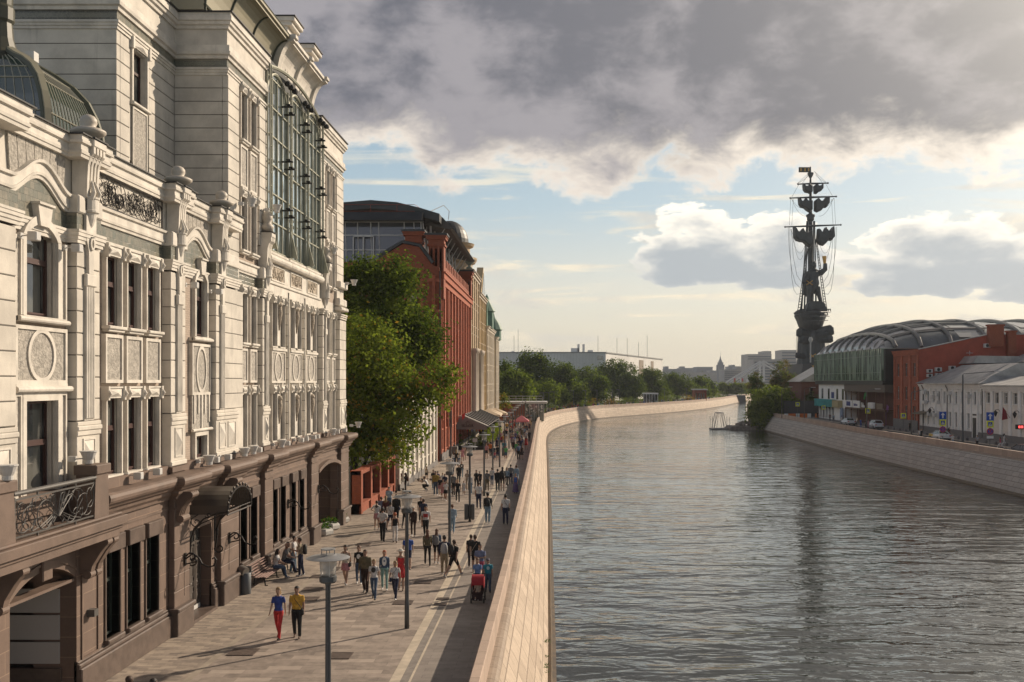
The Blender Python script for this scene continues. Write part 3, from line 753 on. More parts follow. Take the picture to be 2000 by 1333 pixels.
# attic panels
b = MB(); b.box(XW - .3, XW, 21.5, 41.6, 13.9, 15.4); part(b, 'attic_wall', CREAM)
for (a, c) in ((24.6, 27.6), (35.9, 38.9)):
    b = MB()
    n = 7; cy = (a + c) / 2
    for k in range(n):                                    # rough voussoir slabs fanning above the arch
        t0, t1 = (k / n - .5), ((k + 1) / n - .5)
        y00, y01 = cy + t0 * (c - a) * .9, cy + t1 * (c - a) * .9
        zb0 = 14.0 + .62 * cos(pi * t0) ** 1.2 if abs(t0) < .5 else 14.0; zb1 = 14.0 + .62 * cos(pi * t1) ** 1.2 if abs(t1) < .5 else 14.0
        y10, y11 = cy + t0 * (c - a) * .99, cy + t1 * (c - a) * .99
        b.prism([(y00 + .015, zb0 - .05), (y01 - .015, zb1 - .05), (y11 - .015, 15.12), (y10 + .015, 15.12)], 'x', XW - .01, XW + .06)
    part(b, 'voussoir_panel', STUCCO)
TOPP = [(-.3, 15.02), (.16, 15.02), (.17, 15.1), (.2, 15.12), (.21, 15.2), (.18, 15.22), (.18, 15.38), (.25, 15.4), (.26, 15.47), (.23, 15.48), (.23, 15.62), (-.3, 15.62)]
b = MB(); b.sweep(TOPP, plan(XW, XP + .04, 21.5, 41.6, PIL[:4], .03), close=True); part(b, 'parapet_cornice', CREAM2)
b = MB(); b.sweep([(-.35, 15.62), (.30, 15.62), (.30, 15.655), (-.35, 15.67)], plan(XW, XP + .04, 21.5, 41.6, PIL[:4], .05), close=True); part(b, 'roof_edge', BLACKM)
b = MB(); b.box(-20, XW - .3, 21.5, 40.99, 15.2, 15.4); part(b, 'terrace_roof', plain('roof_grey', (.12, .11, .1)))
# wrought iron grille in the attic of the triple-window bay
b = MB(); y0, y1, z0, z1 = 29.25, 34.3, 14.05, 15.0
rframe(b, XW + .05, XW + .09, y0, y1, z0, z1, .03)
rr = random.Random(4)
for k in range(60):
    cy, cz, r = rr.uniform(y0 + .3, y1 - .3), rr.uniform(z0 + .25, z1 - .25), rr.uniform(.16, .46); a0 = rr.uniform(0, 6.28); sp = rr.uniform(3.5, 6.5); s = rr.choice((-1, 1))
    pts = []
    for j in range(16):
        t = a0 + s * sp * j / 15; q = r * (1 - .45 * j / 15)
        pts.append((XW + .07 + .004 * (k % 5), min(y1 - .04, max(y0 + .04, cy + q * 1.15 * cos(t))), min(z1 - .04, max(z0 + .04, cz + q * sin(t)))))
    b.tube(pts, .013, 4)
part(b, 'ornamental_grille', IRON)

# --- central bay between the glazing and the lower windows
b = MB()
b.bbox(XW, XF + .12, 46.3, 56.9, 13.42, 13.55, .03); b.bbox(XW, XF + .02, 46.3, 56.9, 13.55, 14.45, .01)
for (a, c) in ((46.3, 50.0), (50.05, 53.4), (53.45, 56.9)): b.tube([(XF + .12, a, 14.62), (XF + .12, c, 14.62)], .19, 12)
b.bbox(XW, XF + .2, 46.3, 56.9, 14.8, 14.95, .03)
b.bbox(XW, XF + .06, 46.3, 56.9, 12.95, 13.42, .03)
part(b, 'spandrel', CREAM2)
for c in (48.3, 51.7, 55.1):
    b = MB(); rframe(b, XF + .02, XF + .06, c - 1.15, c + 1.15, 13.62, 14.38, .07); p = part(b, 'relief_panel', CREAM2)
    b = MB(); b.box(XF, XF + .03, c - 1.05, c + 1.05, 13.7, 14.3)
    q = random.Random(int(c * 10))
    for k in range(34):
        yy, zz = c + q.uniform(-.9, .9), 14.0 + q.uniform(-.22, .22); t = q.uniform(0, 6.28)
        b.tube([(XF + .03, yy + .1 * cos(t + j), zz + .1 * sin(t + j)) for j in (0, 1, 2, 3)], [.03, .045, .045, .02], 5)
    b.build('carving', RELIEF, p)
OLIVE = mat('olive_metal', (.33, .33, .26), .5, .2, var=.15, vscale=2)
CLAD = mat('olive_cladding', (.30, .275, .195), .6, var=.1, vscale=.6)
CGLASS = glassmat('curtain_glass', (.60, .68, .70), .04, 1.0, .5); CGLASS.node_tree.nodes['Principled BSDF'].inputs['Metallic'].default_value = .85
cw = MB(); ZB, ZT = 15.0, 23.2
bays = [(46.5, 49.9), (50.15, 53.35), (53.6, 56.75)]
for (a, c) in bays:
    tp = arc_pts(a, c, ZT - .6, 1.0, 10)
    cw.add([(XF - .02, a, ZB), (XF - .02, c, ZB)] + [(XF - .02, y, z) for (y, z) in reversed(tp)], [tuple(range(2 + len(tp)))])
cwo = part(cw, 'curtain_wall', CGLASS)
m = MB()
for (a, c) in bays:
    for k in range(1, 4):
        y = a + (c - a) * k / 4; m.box(XF - .02, XF + .06, y - .03, y + .03, ZB, ZT + .2)
    for z in [ZB + .05 + j * 1.36 for j in range(7)]: m.box(XF - .02, XF + .05, a, c, z - .03, z + .03)
    tp = arc_pts(a, c, ZT - .6, 1.0, 10)
    m.tube([(XF + .03, y, z) for (y, z) in tp], .07, 6)
    for k in range(1, 8):                                  # fanned bars in the head
        y = a + (c - a) * k / 8; m.tube([(XF + .03, y, ZT - .9), (XF + .03, (a + c) / 2 + (y - (a + c) / 2) * 1.0, ZT + .2)], .018, 4)
m.build('glazing_bars', OLIVE, cwo)
m = MB()
for y in (46.42, 50.02, 53.48, 56.84):
    m.box(XF - .05, XF + .10, y - .07, y + .07, ZB - .05, ZT + .1); m.tube([(XF + .22, y - .12, ZB), (XF + .22, y - .12, ZT + .4)], .035, 6); m.tube([(XF + .22, y + .12, ZB), (XF + .22, y + .12, ZT + .4)], .035, 6)
    m.prism([(XF + .1, 15.0), (XF + .55, 15.0), (XF + .16, 16.6)], 'y', y - .03, y + .03)
    for j in range(13): m.lathe([(.02, 0), (.055, .05), (.02, .1)], (XF + .24, y, ZB + .4 + j * .62), 6)
m.build('post', OLIVE, cwo)
m = MB()
for (a, c) in bays:
    for z in (17.2, 19.6, 22.3):
        for s, zo in ((-.42, .0), (.02, -.28)):
            m = MB(); y = c - .55 + s; m.box(XF + .05, XF + .6, y - .06, y + .06, z + zo - .03, z + zo + .04); m.box(XF + .3, XF + .5, y - .14, y + .14, z + zo + .05, z + zo + .12); m.build('bracket_arm', BLACKM, cwo)
    m = MB()
    for j in range(3): m.lathe([(.05, 0), (.15, .05), (.17, .15), (.1, .25), (.02, .28)], (XF + .3 + .1 * j, c - .8 + .28 * j, ZT + .15 - .1 * j), 8)
    m.build('head_lamp', BLACKM, cwo)
m = MB(); m.tube([(XF + .12, y, z) for (y, z) in arc_pts(46.3, 56.95, 23.5, .7, 16)], .09, 6); m.build('roof_rib', OLIVE, cwo)
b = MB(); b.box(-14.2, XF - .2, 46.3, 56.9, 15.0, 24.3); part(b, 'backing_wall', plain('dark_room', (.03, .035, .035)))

# --- tall block: joints, tile band, moulded crown
def crown(path, name='crown_cornice'):
    P1 = [(-.2, 21.42), (.05, 21.42), (.05, 21.52), (.09, 21.53), (.09, 21.62), (.13, 21.63), (.13, 21.72), (-.2, 21.72)]
    P2 = [(-.2, 22.08), (.10, 22.08), (.12, 22.2), (.20, 22.24), (.22, 22.36), (.17, 22.38), (.17, 22.62), (-.2, 22.62)]
    P3 = [(-.2, 23.3), (.12, 23.3), (.14, 23.42), (.22, 23.46), (.24, 23.58), (.30, 23.6), (.30, 23.78), (.26, 23.8), (.26, 23.92), (-.2, 23.92)]
    b = MB()
    for P in (P1, P2, P3): b.sweep(P, path, close=True)
    part(b, name, CREAM2)
    b = MB(); b.sweep([(-.1, 21.72), (.03, 21.72), (.03, 22.08), (-.1, 22.08)], path, close=True); part(b, 'tile_frieze', GTILE)
    b = MB(); b.sweep([(-.2, 22.62), (.04, 22.62), (.04, 23.3), (-.2, 23.3)], path, close=True); part(b, 'frieze', CREAM)
    b = MB(); b.sweep([(-.2, 23.92), (.34, 23.92), (.34, 23.97), (-.2, 23.99)], path, close=True); part(b, 'roof_edge', BLACKM)
crown([(-40, 35.6), (-15.7, 35.6), (-15.7, 41.0), (-13.55, 41.0), (-13.55, 46.35)])
crown([(-16, 56.95), (-13.55, 56.95), (-13.55, YEND), (-16, YEND)])
b = MB()
def wallrows(b, x0, x1, y0, y1, z0, z1, skip=None):
    n = round((z1 - z0) / .545); h = (z1 - z0) / n
    for k in range(n):
        a, c = z0 + k * h + .016, z0 + (k + 1) * h - .016
        b.bbox(x0, x1, y0, y1, a, c, .012)
    b.box(x0 + .02, x1 - .022, y0 + .022, y1 - .02, z0, z1, 1)
wallrows(b, -40, -15.7, 35.6, 35.9, 13.2, 21.45)
part(b, 'side_wall', CREAM)
b = MB(); wallrows(b, -15.95, -15.7, 35.91, 36.72, 13.2, 21.45); wallrows(b, -15.95, -15.7, 38.45, 40.99, 13.2, 21.45); wallrows(b, -15.95, -15.72, 36.74, 38.43, 13.2, 15.3)
b.box(-15.95, -15.75, 36.72, 38.45, 17, 19.2); b.box(-15.95, -15.72, 36.72, 38.45, 21.2, 21.6); part(b, 'recessed_wall', CREAM)
b = MB(); wallrows(b, -15.7, XW - .11, 41.0, 41.25, 13.2, 21.45); part(b, 'return_wall', CREAM)
b = MB(); wallrows(b, XW - .1, XF + .02, 41.0, 42.4, 13.2, 21.45); blocks(b, XW - .1, XF + .06, 45.2, 46.35, 15.0, 21.42, .545); part(b, 'corner_blocks', CREAM)
b = MB(); blocks(b, XW - .1, XF + .06, 56.95, 58.1, 15.0, 21.42, .545); blocks(b, XW - .1, XF + .04, 61.3, YEND, 13.9, 21.42, .545)
b.box(-16, XW, 56.96, 57.2, 15, 24); part(b, 'corner_blocks', CREAM)
sw = XW; XWs = XW
b = MB(); b.bbox(XW, XF + .25, 61.2, YEND + .05, 13.5, 13.95, .05); b.bbox(XW, XF + .35, 61.2, YEND + .1, 13.2, 13.42, .05); b.bbox(XW, XF + .3, 61.2, YEND + .08, 14.6, 15.0, .05); part(b, 'string_course', CREAM2)
# the window in the recessed wall
b = MB()
def recessed_window(y0, y1, z0, z1, X):
    b = MB(); b.box(X - .05, X + .05, y0 - .12, y0, z0, z1); b.box(X - .05, X + .05, y1, y1 + .12, z0, z1); b.box(X - .05, X + .06, y0 - .05, y1 + .05, z1, z1 + .26)
    b.box(X - .05, X + .13, y0 - .2, y0 - .05, z1 - .1, z1 + .35); b.box(X - .05, X + .13, y1 + .05, y1 + .2, z1 - .1, z1 + .35); pyramid(b, X + .062, y0, y1, z1 + .02, z1 + .24, .08)
    b.bbox(X - .3, X + .14, y0 - .18, y1 + .18, z0 - .12, z0, .03); b.box(X - .35, X - .02, y1 - .02, y1 + .1, z0, z1); b.box(X - .35, X - .02, y0 - .1, y0 + .0, z0, z1)
    w0 = part(b, 'window', CREAM2); f = MB(); rframe(f, X - .3, X - .22, y0, y1, z0, z1, .08); f.box(X - .3, X - .22, y0, y1, z0 + (z1 - z0) * .62 - .05, z0 + (z1 - z0) * .62 + .05); f.build('frame', FRAME, w0)
    g = MB(); g.box(X - .4, X - .27, y0 + .02, y1 - .02, z0 + .02, z1 - .02); g.build('pane', GLASS, w0)
recessed_window(36.95, 38.2, 19.2, 21.25, -15.7)
b = MB(); b.box(-15.75, -15.69, 37.0, 38.15, 15.3, 18.95); p = part(b, 'stucco_panel', STUCCO)
b = MB(); rframe(b, -15.72, -15.66, 36.93, 38.22, 15.2, 19.03, .07); part(b, 'panel_frame', CREAM2)
# attic storey, olive cove and cream cove with its piers
b = MB(); b.box(-40, -16.4, 38.0, 60, 23.9, 26.6); part(b, 'attic_storey', CREAM2)
b = MB()
for x in [-16.35 - .75 * k for k in range(10)]: b.bbox(x - .12, x + .02, 37.9, 38.05, 23.9, 26.4, .02)
part(b, 'attic_pier', CREAM2)
b = MB()
for x in [-16.6 - 1.5 * k for k in range(5)]: b.box(x - .5, x - .12, 37.95, 37.99, 24.1, 26.3)
part(b, 'attic_window', DGLASS)
def cove(b, ya, yb, z0, z1, xa, xb, n=8):
    pr = [(xa - 3, z0), (xa, z0)] + [(xa + (xb - xa) * (1 - cos(pi / 2 * k / n)), z0 + (z1 - z0) * sin(pi / 2 * k / n)) for k in range(1, n + 1)]
    pr += [(xb + .06, z1), (xb + .06, z1 + .12), (xb + .16, z1 + .14), (xb + .16, z1 + .3), (xa - 3, z1 + .3)]
    b.prism(pr, 'y', ya, yb)
b = MB(); cove(b, 40.6, 50.0, 23.99, 25.9, -14.35, -13.5); p = part(b, 'olive_cove', CLAD)
q = MB()
for y in (40.7, 43.6, 46.7, 49.9): q.tube([(-14.33 + .87 * (1 - cos(pi / 2 * k / 8)), y, 24.0 + 1.92 * sin(pi / 2 * k / 8)) for k in range(9)], .06, 6)
q.tube([(-13.36, 40.6, 26.2), (-13.36, 50, 26.2)], .05, 6); q.tube([(-14.3, 40.6, 24.2), (-14.3, 50, 24.2)], .07, 6); q.build('downpipe', plain('dark_green_metal', (.05, .055, .035), .5, .3), p)
b = MB(); cove(b, 50.05, 57.4, 24.3, 25.9, -14.1, -13.35); part(b, 'cream_cove', CREAM2)
for (y0, y1) in ((50.0, 50.5), (56.9, 57.4), (53.4, 53.8)):
    b = MB(); cove(b, y0, y1, 23.9, 25.95, -14.0, -13.2); part(b, 'cove_rib', CREAM2)
b = MB(); b.box(-15, -13.9, 50.1, 57.4, 23.6, 24.4); part(b, 'cove_base', CREAM2)
for y in (51.4, 55.6):
    b = MB(); b.bbox(-15.2, -13.7, y - .5, y + .9, 26.2, 27.0, .03); b.bbox(-15.3, -13.45, y - .62, y + 1.02, 27.0, 27.2, .04); b.bbox(-15.4, -13.3, y - .7, y + 1.1, 27.2, 27.42, .04); p = part(b, 'roof_pier', CREAM2)
    b = MB(); b.box(-15.5, -13.25, y - .75, y + 1.15, 27.423, 27.48); b.build('metal_capping', BLACKM, p)
for y in (51.9, 54.9):
    b = MB(); rframe(b, -14.12, -14.0, y - .25, y + .25, 24.55, 25.3, .06); part(b, 'cove_frame', CREAM2)

# --- glass dome behind the parapet
DC = (-18.15, 32.55); prof = [(1.95, 15.4), (1.95, 16.6), (1.9, 17.2), (1.8, 17.75), (1.62, 18.3), (1.35, 18.72), (1.0, 19.04), (.62, 19.3), (.35, 19.52), (.2, 19.85), (.14, 20.3), (.13, 20.9)]
b = MB(); gl = prof[:8]
for s in range(4):
    ang = s * pi / 2
    for k in range(len(gl) - 1):
        (w0_, z0_), (w1_, z1_) = gl[k], gl[k + 1]
        q = [(w0_, -w0_, z0_), (w0_, w0_, z0_), (w1_, w1_, z1_), (w1_, -w1_, z1_)]
        b.add([(DC[0] + 1.25 * (x * cos(ang) - y * sin(ang)), DC[1] + .95 * (x * sin(ang) + y * cos(ang)), z) for (x, y, z) in q], [(0, 1, 2, 3)])
dome = part(b, 'glass_dome', glassmat('dome_glass', (.035, .06, .045), .05, .9, .2))
b = MB(); b2 = MB(); b3 = MB()
for s in range(4):
    ang = s * pi / 2
    R_ = lambda x, y, z: (DC[0] + 1.25 * (x * cos(ang) - y * sin(ang)), DC[1] + .95 * (x * sin(ang) + y * cos(ang)), z)
    for t in [k / 8 for k in range(-7, 8)]: b.tube([R_(w + .015, w * t, z) for (w, z) in gl[1:]], .016, 4)
    for z_ in (2, 4, 5): w, z = prof[z_]; b.tube([R_(w + .02, -w, z), R_(w + .02, w, z)], .022, 4)
    b2.tube([R_(w + .03, w + .03, z) for (w, z) in prof[1:9]], [.15, .15, .15, .15, .14, .13, .12, .12], 6)
b.build('glazing_bars', plain('pale_bars', (.42, .40, .32), .5), dome)
b2.build('hip_rib', mat('green_ribs', (.07, .075, .05), .5, .2), dome)
b = MB(); b.tube([(DC[0] + 1.25 * w + .12, DC[1] - .95 * w - .1, z) for (w, z) in prof[1:9]], [.13] * 8, 4); b.build('cream_rib', CLAD, dome)
b = MB(); b.lathe([(.95, 19.15), (.72, 19.35), (.52, 19.6), (.40, 20.0), (.36, 20.5), (.42, 20.6), (.42, 21.0), (.36, 21.1), (.40, 21.9), (.5, 22.0), (.5, 23.2), (.3, 24)], (*DC, 0), 12); b.build('lantern_neck', mat('green_ribs2', (.06, .06, .04), .5), dome)
b = MB(); b.box(DC[0] + 1.0, DC[0] + 1.28, DC[1] - .35, DC[1] - .05, 19.2, 19.5); b.build('rooflight_lamp', LAMPW, dome)
# ================================================================== brown granite ground floor
XG = -13.35
GW = [(29.5, 30.45), (30.95, 31.9), (32.4, 33.4), (42.05, 42.95), (43.45, 44.4), (46.75, 47.65), (48.2, 49.1), (50.1, 51.0), (51.75, 52.7)]
holes = [(a, c, 1.15, 3.9) for (a, c) in GW] + [(24.35, 27.75, 0.0, 4.1), (36.05, 38.6, 0.0, 3.35), (55.3, 60.9, 0.0, 4.05)]
b = MB(); wall_holes(b, 'x', XG, 21.5, YEND, 0, 5.0, holes, -.45); b.box(XG - .5, XG - .001, YEND - .3, YEND, 0, 5); b.box(XG - .3, XG, 21.5, YEND, 5.3, 5.9); part(b, 'granite_wall', BROWN)
def outside(b, x0, x1, ya, yb, z0, z1, gaps):
    y = ya
    for (g0, g1) in gaps + [(yb, yb)]:
        if g0 > y: b.bbox(x0, x1, y, g0, z0, z1, .03)
        y = g1
b = MB(); gp = [(24.35, 27.75), (36.05, 38.6), (55.3, 60.9)]
outside(b, XG - .1, XG + .16, 21.5, YEND, 0, .78, gp); outside(b, XG - .1, XG + .10, 21.5, YEND, .78, .90, gp); outside(b, XG - .1, XG + .05, 21.5, YEND, .9, .98, gp); part(b, 'plinth', DKGRAN)
for (a, c) in GW:
    b = MB(); b.box(XG - .4, XG + .05, a - .07, a, 1.1, 3.9); b.box(XG - .4, XG + .05, c, c + .07, 1.1, 3.9); w0 = part(b, 'window', DKGRAN)
    f = MB(); rframe(f, XG - .3, XG - .22, a, c, 1.15, 3.9, .08); f.box(XG - .3, XG - .22, a, c, 2.75, 2.85); f.build('frame', plain('dark_green_frame', (.02, .03, .022)), w0)
    g = MB(); g.box(XG - .35, XG - .27, a, c, 1.15, 3.9); g.build('pane', DGLASS, w0)
    l = MB(); l.bbox(XG - .1, XG + .17, a - .1, c + .1, 3.72, 4.2, .02); l.build('lintel', DKGRAN, w0)
    l = MB(); l.bbox(XG - .35, XG + .17, a - .1, c + .1, 1.02, 1.15, .03); l.build('sill', DKGRAN, w0)
def gp_pil(y0, y1, z1=4.95, x=XG + .22):
    b = MB(); blocks(b, XG, x, y0, y1, .95, z1, .6, .015, .02); p = part(b, 'granite_pilaster', BROWN2)
    b = MB(); b.bbox(XG, x + .14, y0 - .05, y1 + .05, 0, .82, .03); b.bbox(XG, x + .2, y0 - .1, y1 + .1, .82, .97, .04); b.build('base', DKGRAN, p); return p
for (y0, y1) in ((34.3, 35.75), (39.1, 41.3), (45.0, 46.3), (53.6, 55.2), (61.0, YEND)): gp_pil(y0, y1)
GC = [(-.1, 4.75), (.10, 4.75), (.12, 4.85), (.22, 4.95), (.24, 5.05), (.36, 5.12), (.42, 5.22), (.52, 5.26), (.57, 5.34), (.58, 5.43), (.55, 5.52), (.46, 5.57), (.0, 5.6), (-.3, 5.66)]
GPL = [(34.3, 35.75, 0), (39.1, 41.3, 0), (45.0, 46.3, 0), (53.6, 55.2, 0), (60.9, YEND, 0)]
b = MB(); b.sweep(GC, plan(XG, XG + .24, 28.6, YEND, GPL, .04), close=True); part(b, 'granite_cornice', BROWN2)
b = MB(); b.box(XG - .3, XG - .1, 21.5, YEND, 5.0, 5.66); part(b, 'granite_course', BROWN2)
b = MB(); b.sweep([(-.05, 5.66), (.1, 5.66), (.1, 5.84), (-.05, 5.84)], plan(XW, XP, 21.5, YEND, PIL, 0), close=True); part(b, 'granite_course', BROWN2)
b = MB(); b.sweep([(-.05, 4.38), (.03, 4.38), (.03, 4.46), (-.05, 4.46)], plan(XG, XG + .23, 28.6, YEND, GPL, .0), close=True); part(b, 'string_course', BROWN2)
# scroll brackets under the cornice beside the door and under the balcony
def scroll(y, w, zt, h, d, m=BROWN2, x=XG + .22):
    pr = []
    n = 18
    for k in range(n + 1):
        t = k / n; pr.append((x + .06 + d * (1 - t) ** 1.1 * (1 + .18 * sin(t * 7)), zt - h * t))
    b = MB(); b.prism([(x - .02, zt)] + pr + [(x - .02, zt - h)], 'y', y - w / 2, y + w / 2)
    b.tube([(x + .16, y - w / 2 - .04, zt - h), (x + .16, y + w / 2 + .04, zt - h)], .13, 12); b.tube([(x + d, y - w / 2 - .03, zt - .12), (x + d, y + w / 2 + .03, zt - .12)], .12, 12)
    for s in (-.3, 0, .3): b.prism([(q[0] + .03, q[1]) for q in pr] + [(x, zt - h)], 'y', y + s * w - .03, y + s * w + .03)
    return part(b, 'scroll_bracket', m)
for y in (34.7, 39.6): scroll(y, .55, 5.0, .95, .48)
# vehicle entrance with the balcony over it
b = MB(); b.box(-22, -21.9, 24, 28, 0, 4.2); b.box(-22, XG - .45, 28.9, 29.1, 0, 4.3); b.box(-22, XG - .4, 21.6, 21.9, 0, 4.3); b.box(-22, XG - .4, 21.6, 29, 4.15, 4.3); part(b, 'passage_wall', BROWN)
b = MB(); b.box(XG - 1.2, XG - .45, 27.75, 28.9, 0, 4.1); part(b, 'passage_wall', BROWN)
b = MB(); b.box(-16.4, XG - .46, 27.71, 27.749, .95, 1.55); b.box(-17.2, XG - .46, 27.71, 27.749, 1.62, 2.3); b.box(-17.2, XG - .46, 27.71, 27.749, 2.37, 3.03); p = part(b, 'white_shutter_slab', plain('white_slab', (.42, .41, .40), .6))
b = MB(); b.box(-17.4, XG - .4, 27.69, 28, 0, .82); part(b, 'plinth_return', DKGRAN)
b = MB()
ap = arc_pts(24.35, 27.75, 3.35, .5, 14)
for k in range(14): b.prism([ap[k], ap[k + 1], (ap[k + 1][0], 4.1), (ap[k][0], 4.1)], 'x', XG - .4, XG - .02)
ap2 = arc_pts(24.35, 27.75, 3.55, .45, 14)
for k in range(14): b.prism([ap2[k], ap2[k + 1], (ap2[k + 1][0], ap2[k + 1][1] + .07), (ap2[k][0], ap2[k][1] + .07)], 'x', XG - .1, XG + .02)
b.bbox(XG - .4, XG + .08, 25.8, 26.3, 3.6, 4.35, .03); b.bbox(XG - .4, XG + .03, 24.3, 27.8, 4.1, 4.4, .02); b.box(XG - .42, XG - .05, 24.36, 27.74, 3.25, 3.33)
part(b, 'entrance_arch', BROWN2)
BAL = MB(); BAL.box(XG, -12.52, 21.5, 28.6, 4.40, 4.6); BAL.bbox(XG, -12.46, 21.5, 28.7, 4.6, 4.72, .03); BAL.bbox(XG, -12.36, 21.5, 28.78, 4.72, 4.98, .02); BAL.bbox(XG, -12.48, 21.5, 28.7, 4.98, 5.06, .03)
balc = part(BAL, 'balcony', BROWN2)
for (y0, y1) in ((27.2, 27.95), (22.3, 23.1)):
    b = MB()
    b.prism([(y0 - .07, 5.06), (y1 + .07, 5.06), (y1, 6.25), (y0, 6.25)], 'x', -13.1, -12.56); b.bbox(-13.15, -12.5, y0 - .07, y1 + .07, 6.25, 6.52, .03); b.build('balcony_pier', BROWN2, balc)
b = MB(); b.box(XG, -13.1, 27.3, 27.9, 5.06, 6.1); b.build('balcony_return', BROWN2, balc)
def railing():
    b = MB(); X = -12.6; y0, y1 = 23.15, 27.2
    b.tube([(X, y0 - .05, 6.18), (X, y1 + .02, 6.18)], .06, 10); b.box(X - .015, X + .015, y0, y1, 6.02, 6.06); b.box(X - .015, X + .015, y0, y1, 5.13, 5.17)
    for y in (y0 + .01, y1 - .03): b.box(X - .02, X + .02, y, y + .035, 5.06, 6.1)
    for y in (24.2, 26.1): b.box(X - .02, X + .02, y, y + .04, 5.04, 5.15); b.box(X - .02, X + .02, y, y + .04, 6.04, 6.14)
    r = .014
    def arc(cy, cz, ry, rz, t0, t1, n=16, dx=0, shrink=0.0):
        b.tube([(X + dx, min(y1 - .02, max(y0 + .02, cy + ry * (1 - shrink * k / n) * cos(t0 + (t1 - t0) * k / n))), min(6.03, max(5.16, cz + rz * (1 - shrink * k / n) * sin(t0 + (t1 - t0) * k / n)))) for k in range(n + 1)], r, 4)
    c = 25.2
    for s in (-1, 1):
        for k, (ox, w) in enumerate(((.12, .10), (.28, .22), (.48, .36), (.72, .5))):   # whiplash stems rising from the central tie
            b.tube([(X + .01 * k, c + s * .03, 5.4), (X, c + s * ox * .55, 5.62), (X, c + s * ox, 5.84), (X, c + s * (ox + w * .35), 5.99), (X, c + s * (ox + w * .8), 5.9), (X, c + s * (ox + w * .75), 5.72)], r, 4)
            b.tube([(X - .01 * k, c + s * .03, 5.55), (X, c + s * ox * .6, 5.4), (X, c + s * (ox + .1), 5.27), (X, c + s * (ox + w), 5.2), (X, c + s * (ox + w + .12), 5.32)], r, 4)
        arc(c + s * .62, 5.52, .4, .36, 0, 2 * pi, dx=.01); arc(c + s * 1.0, 5.62, .5, .40, .4, 5.6, dx=-.01, shrink=.35); arc(c + s * 1.35, 5.5, .42, .34, 1.0, 7.2, shrink=.5)
        arc(c + s * 1.72, 5.7, .26, .3, -1.4, 4.2, shrink=.4); arc(c + s * 1.6, 5.36, .33, .18, 2.5, 8.0, shrink=.6); arc(c + s * .95, 5.35, .24, .18, 0, 5, shrink=.7); arc(c + s * .25, 5.8, .16, .2, 0, 6, shrink=.6)
        b.tube([(X, c + s * 1.95, 6.0), (X + .01, c + s * 1.75, 5.85), (X, c + s * 1.85, 5.6), (X, c + s * 1.6, 5.45), (X, c + s * 1.75, 5.25)], r, 4)
        b.tube([(X, c + s * 1.2, 6.0), (X + .01, c + s * 1.3, 5.7), (X, c + s * 1.1, 5.5), (X, c + s * 1.25, 5.2)], r, 4)
    o = b.build('railing', IRON2, balc)
railing()
# double scroll consoles carrying the balcony
for y in (28.05, 28.45, 23.6):
    b = MB()
    pts = [(XG + .75, 4.36), (XG + .62, 4.2), (XG + .5, 3.95), (XG + .32, 3.7), (XG + .22, 3.45), (XG + .3, 3.3)]
    b.prism([(XG, 4.4), (XG + .8, 4.4), (XG + .8, 4.28), (XG + .58, 4.0), (XG + .35, 3.62), (XG + .3, 3.4), (XG, 3.4)], 'y', y - .12, y + .12)
    b.tube([(XG + .22, y - .15, 3.38), (XG + .22, y + .15, 3.38)], .12, 12); b.tube([(XG + .72, y - .15, 4.3), (XG + .72, y + .15, 4.3)], .1, 12)
    b.build('scroll_console', BROWN2, balc)
b = MB(); rframe(b, XG, XG + .04, 28.0, 29.05, .95, 3.3, .07); part(b, 'sunk_panel', BROWN2)
b = MB(); b.box(XG, XG + .22, 28.35, 28.6, 2.1, 2.3); part(b, 'meter_box', IRON2)
# deep portal at the far end
b = MB(); b.box(-20, XG - .45, 61.15, 61.3, 0, 4.2); b.box(-20, XG - .45, 54.9, 55.3, 0, 4.2); b.box(-20.2, -20, 55, 61.3, 0, 4.2); b.box(-20, XG - .45, 55, 61.3, 4.06, 4.2); part(b, 'portal_wall', BROWN)
b = MB(); ap = arc_pts(55.3, 60.9, 3.7, .35, 12)
for k in range(12): b.prism([ap[k], ap[k + 1], (ap[k + 1][0], 4.06), (ap[k][0], 4.06)], 'x', XG - .4, XG - .01); b.prism([(ap[k][0], ap[k][1] + .02), (ap[k + 1][0], ap[k + 1][1] + .02), (ap[k + 1][0], ap[k + 1][1] + .22), (ap[k][0], ap[k][1] + .22)], 'x', XG, XG + .25)
part(b, 'portal_arch', BROWN2)
# front door
b = MB(); b.box(XG - .1, XG + .03, 36.05, 38.6, 3.35, 3.85); d = part(b, 'entrance_surround', BROWN2)
WOOD = mat('dark_grey_brown_door', (.085, .07, .06), .5, var=.2, vscale=6)
b = MB(); b.box(XG - .5, XG - .42, 36.1, 38.55, .12, 2.75); dr = part(b, 'door', WOOD)
b = MB()
for (a, c) in ((36.15, 36.7), (36.75, 37.3), (37.35, 37.9), (37.95, 38.5)):
    rframe(b, XG - .42, XG - .37, a, c, .15, 2.72, .07)
    for (z0, z1) in ((.35, .85), (1.0, 1.25), (1.4, 2.55)): rframe(b, XG - .42, XG - .395, a + .1, c - .1, z0, z1, .04); pyramid(b, XG - .42, a + .15, c - .15, z0 + .05, z1 - .05, .03)
b.build('door_panelling', WOOD, dr)
b = MB(); b.box(XG - .4, XG - .36, 36.2, 37.2, .14, .3); b.box(XG - .4, XG - .36, 37.4, 38.4, .14, .3); b.build('kick_plate', LAMPW, dr)
b = MB(); b.box(XG - .46, XG - .4, 36.15, 38.5, 2.75, 3.3); g = part(b, 'fanlight', GLASS)
b = MB()
for y in (36.7, 37.25, 37.8): b.box(XG - .41, XG - .36, y, y + .06, 2.75, 3.3)
b.build('glazing_bars', WOOD, g)
b = MB(); b.box(XG - .5, XG + .25, 36.05, 38.6, 0, .12); part(b, 'door_step', DKGRAN)
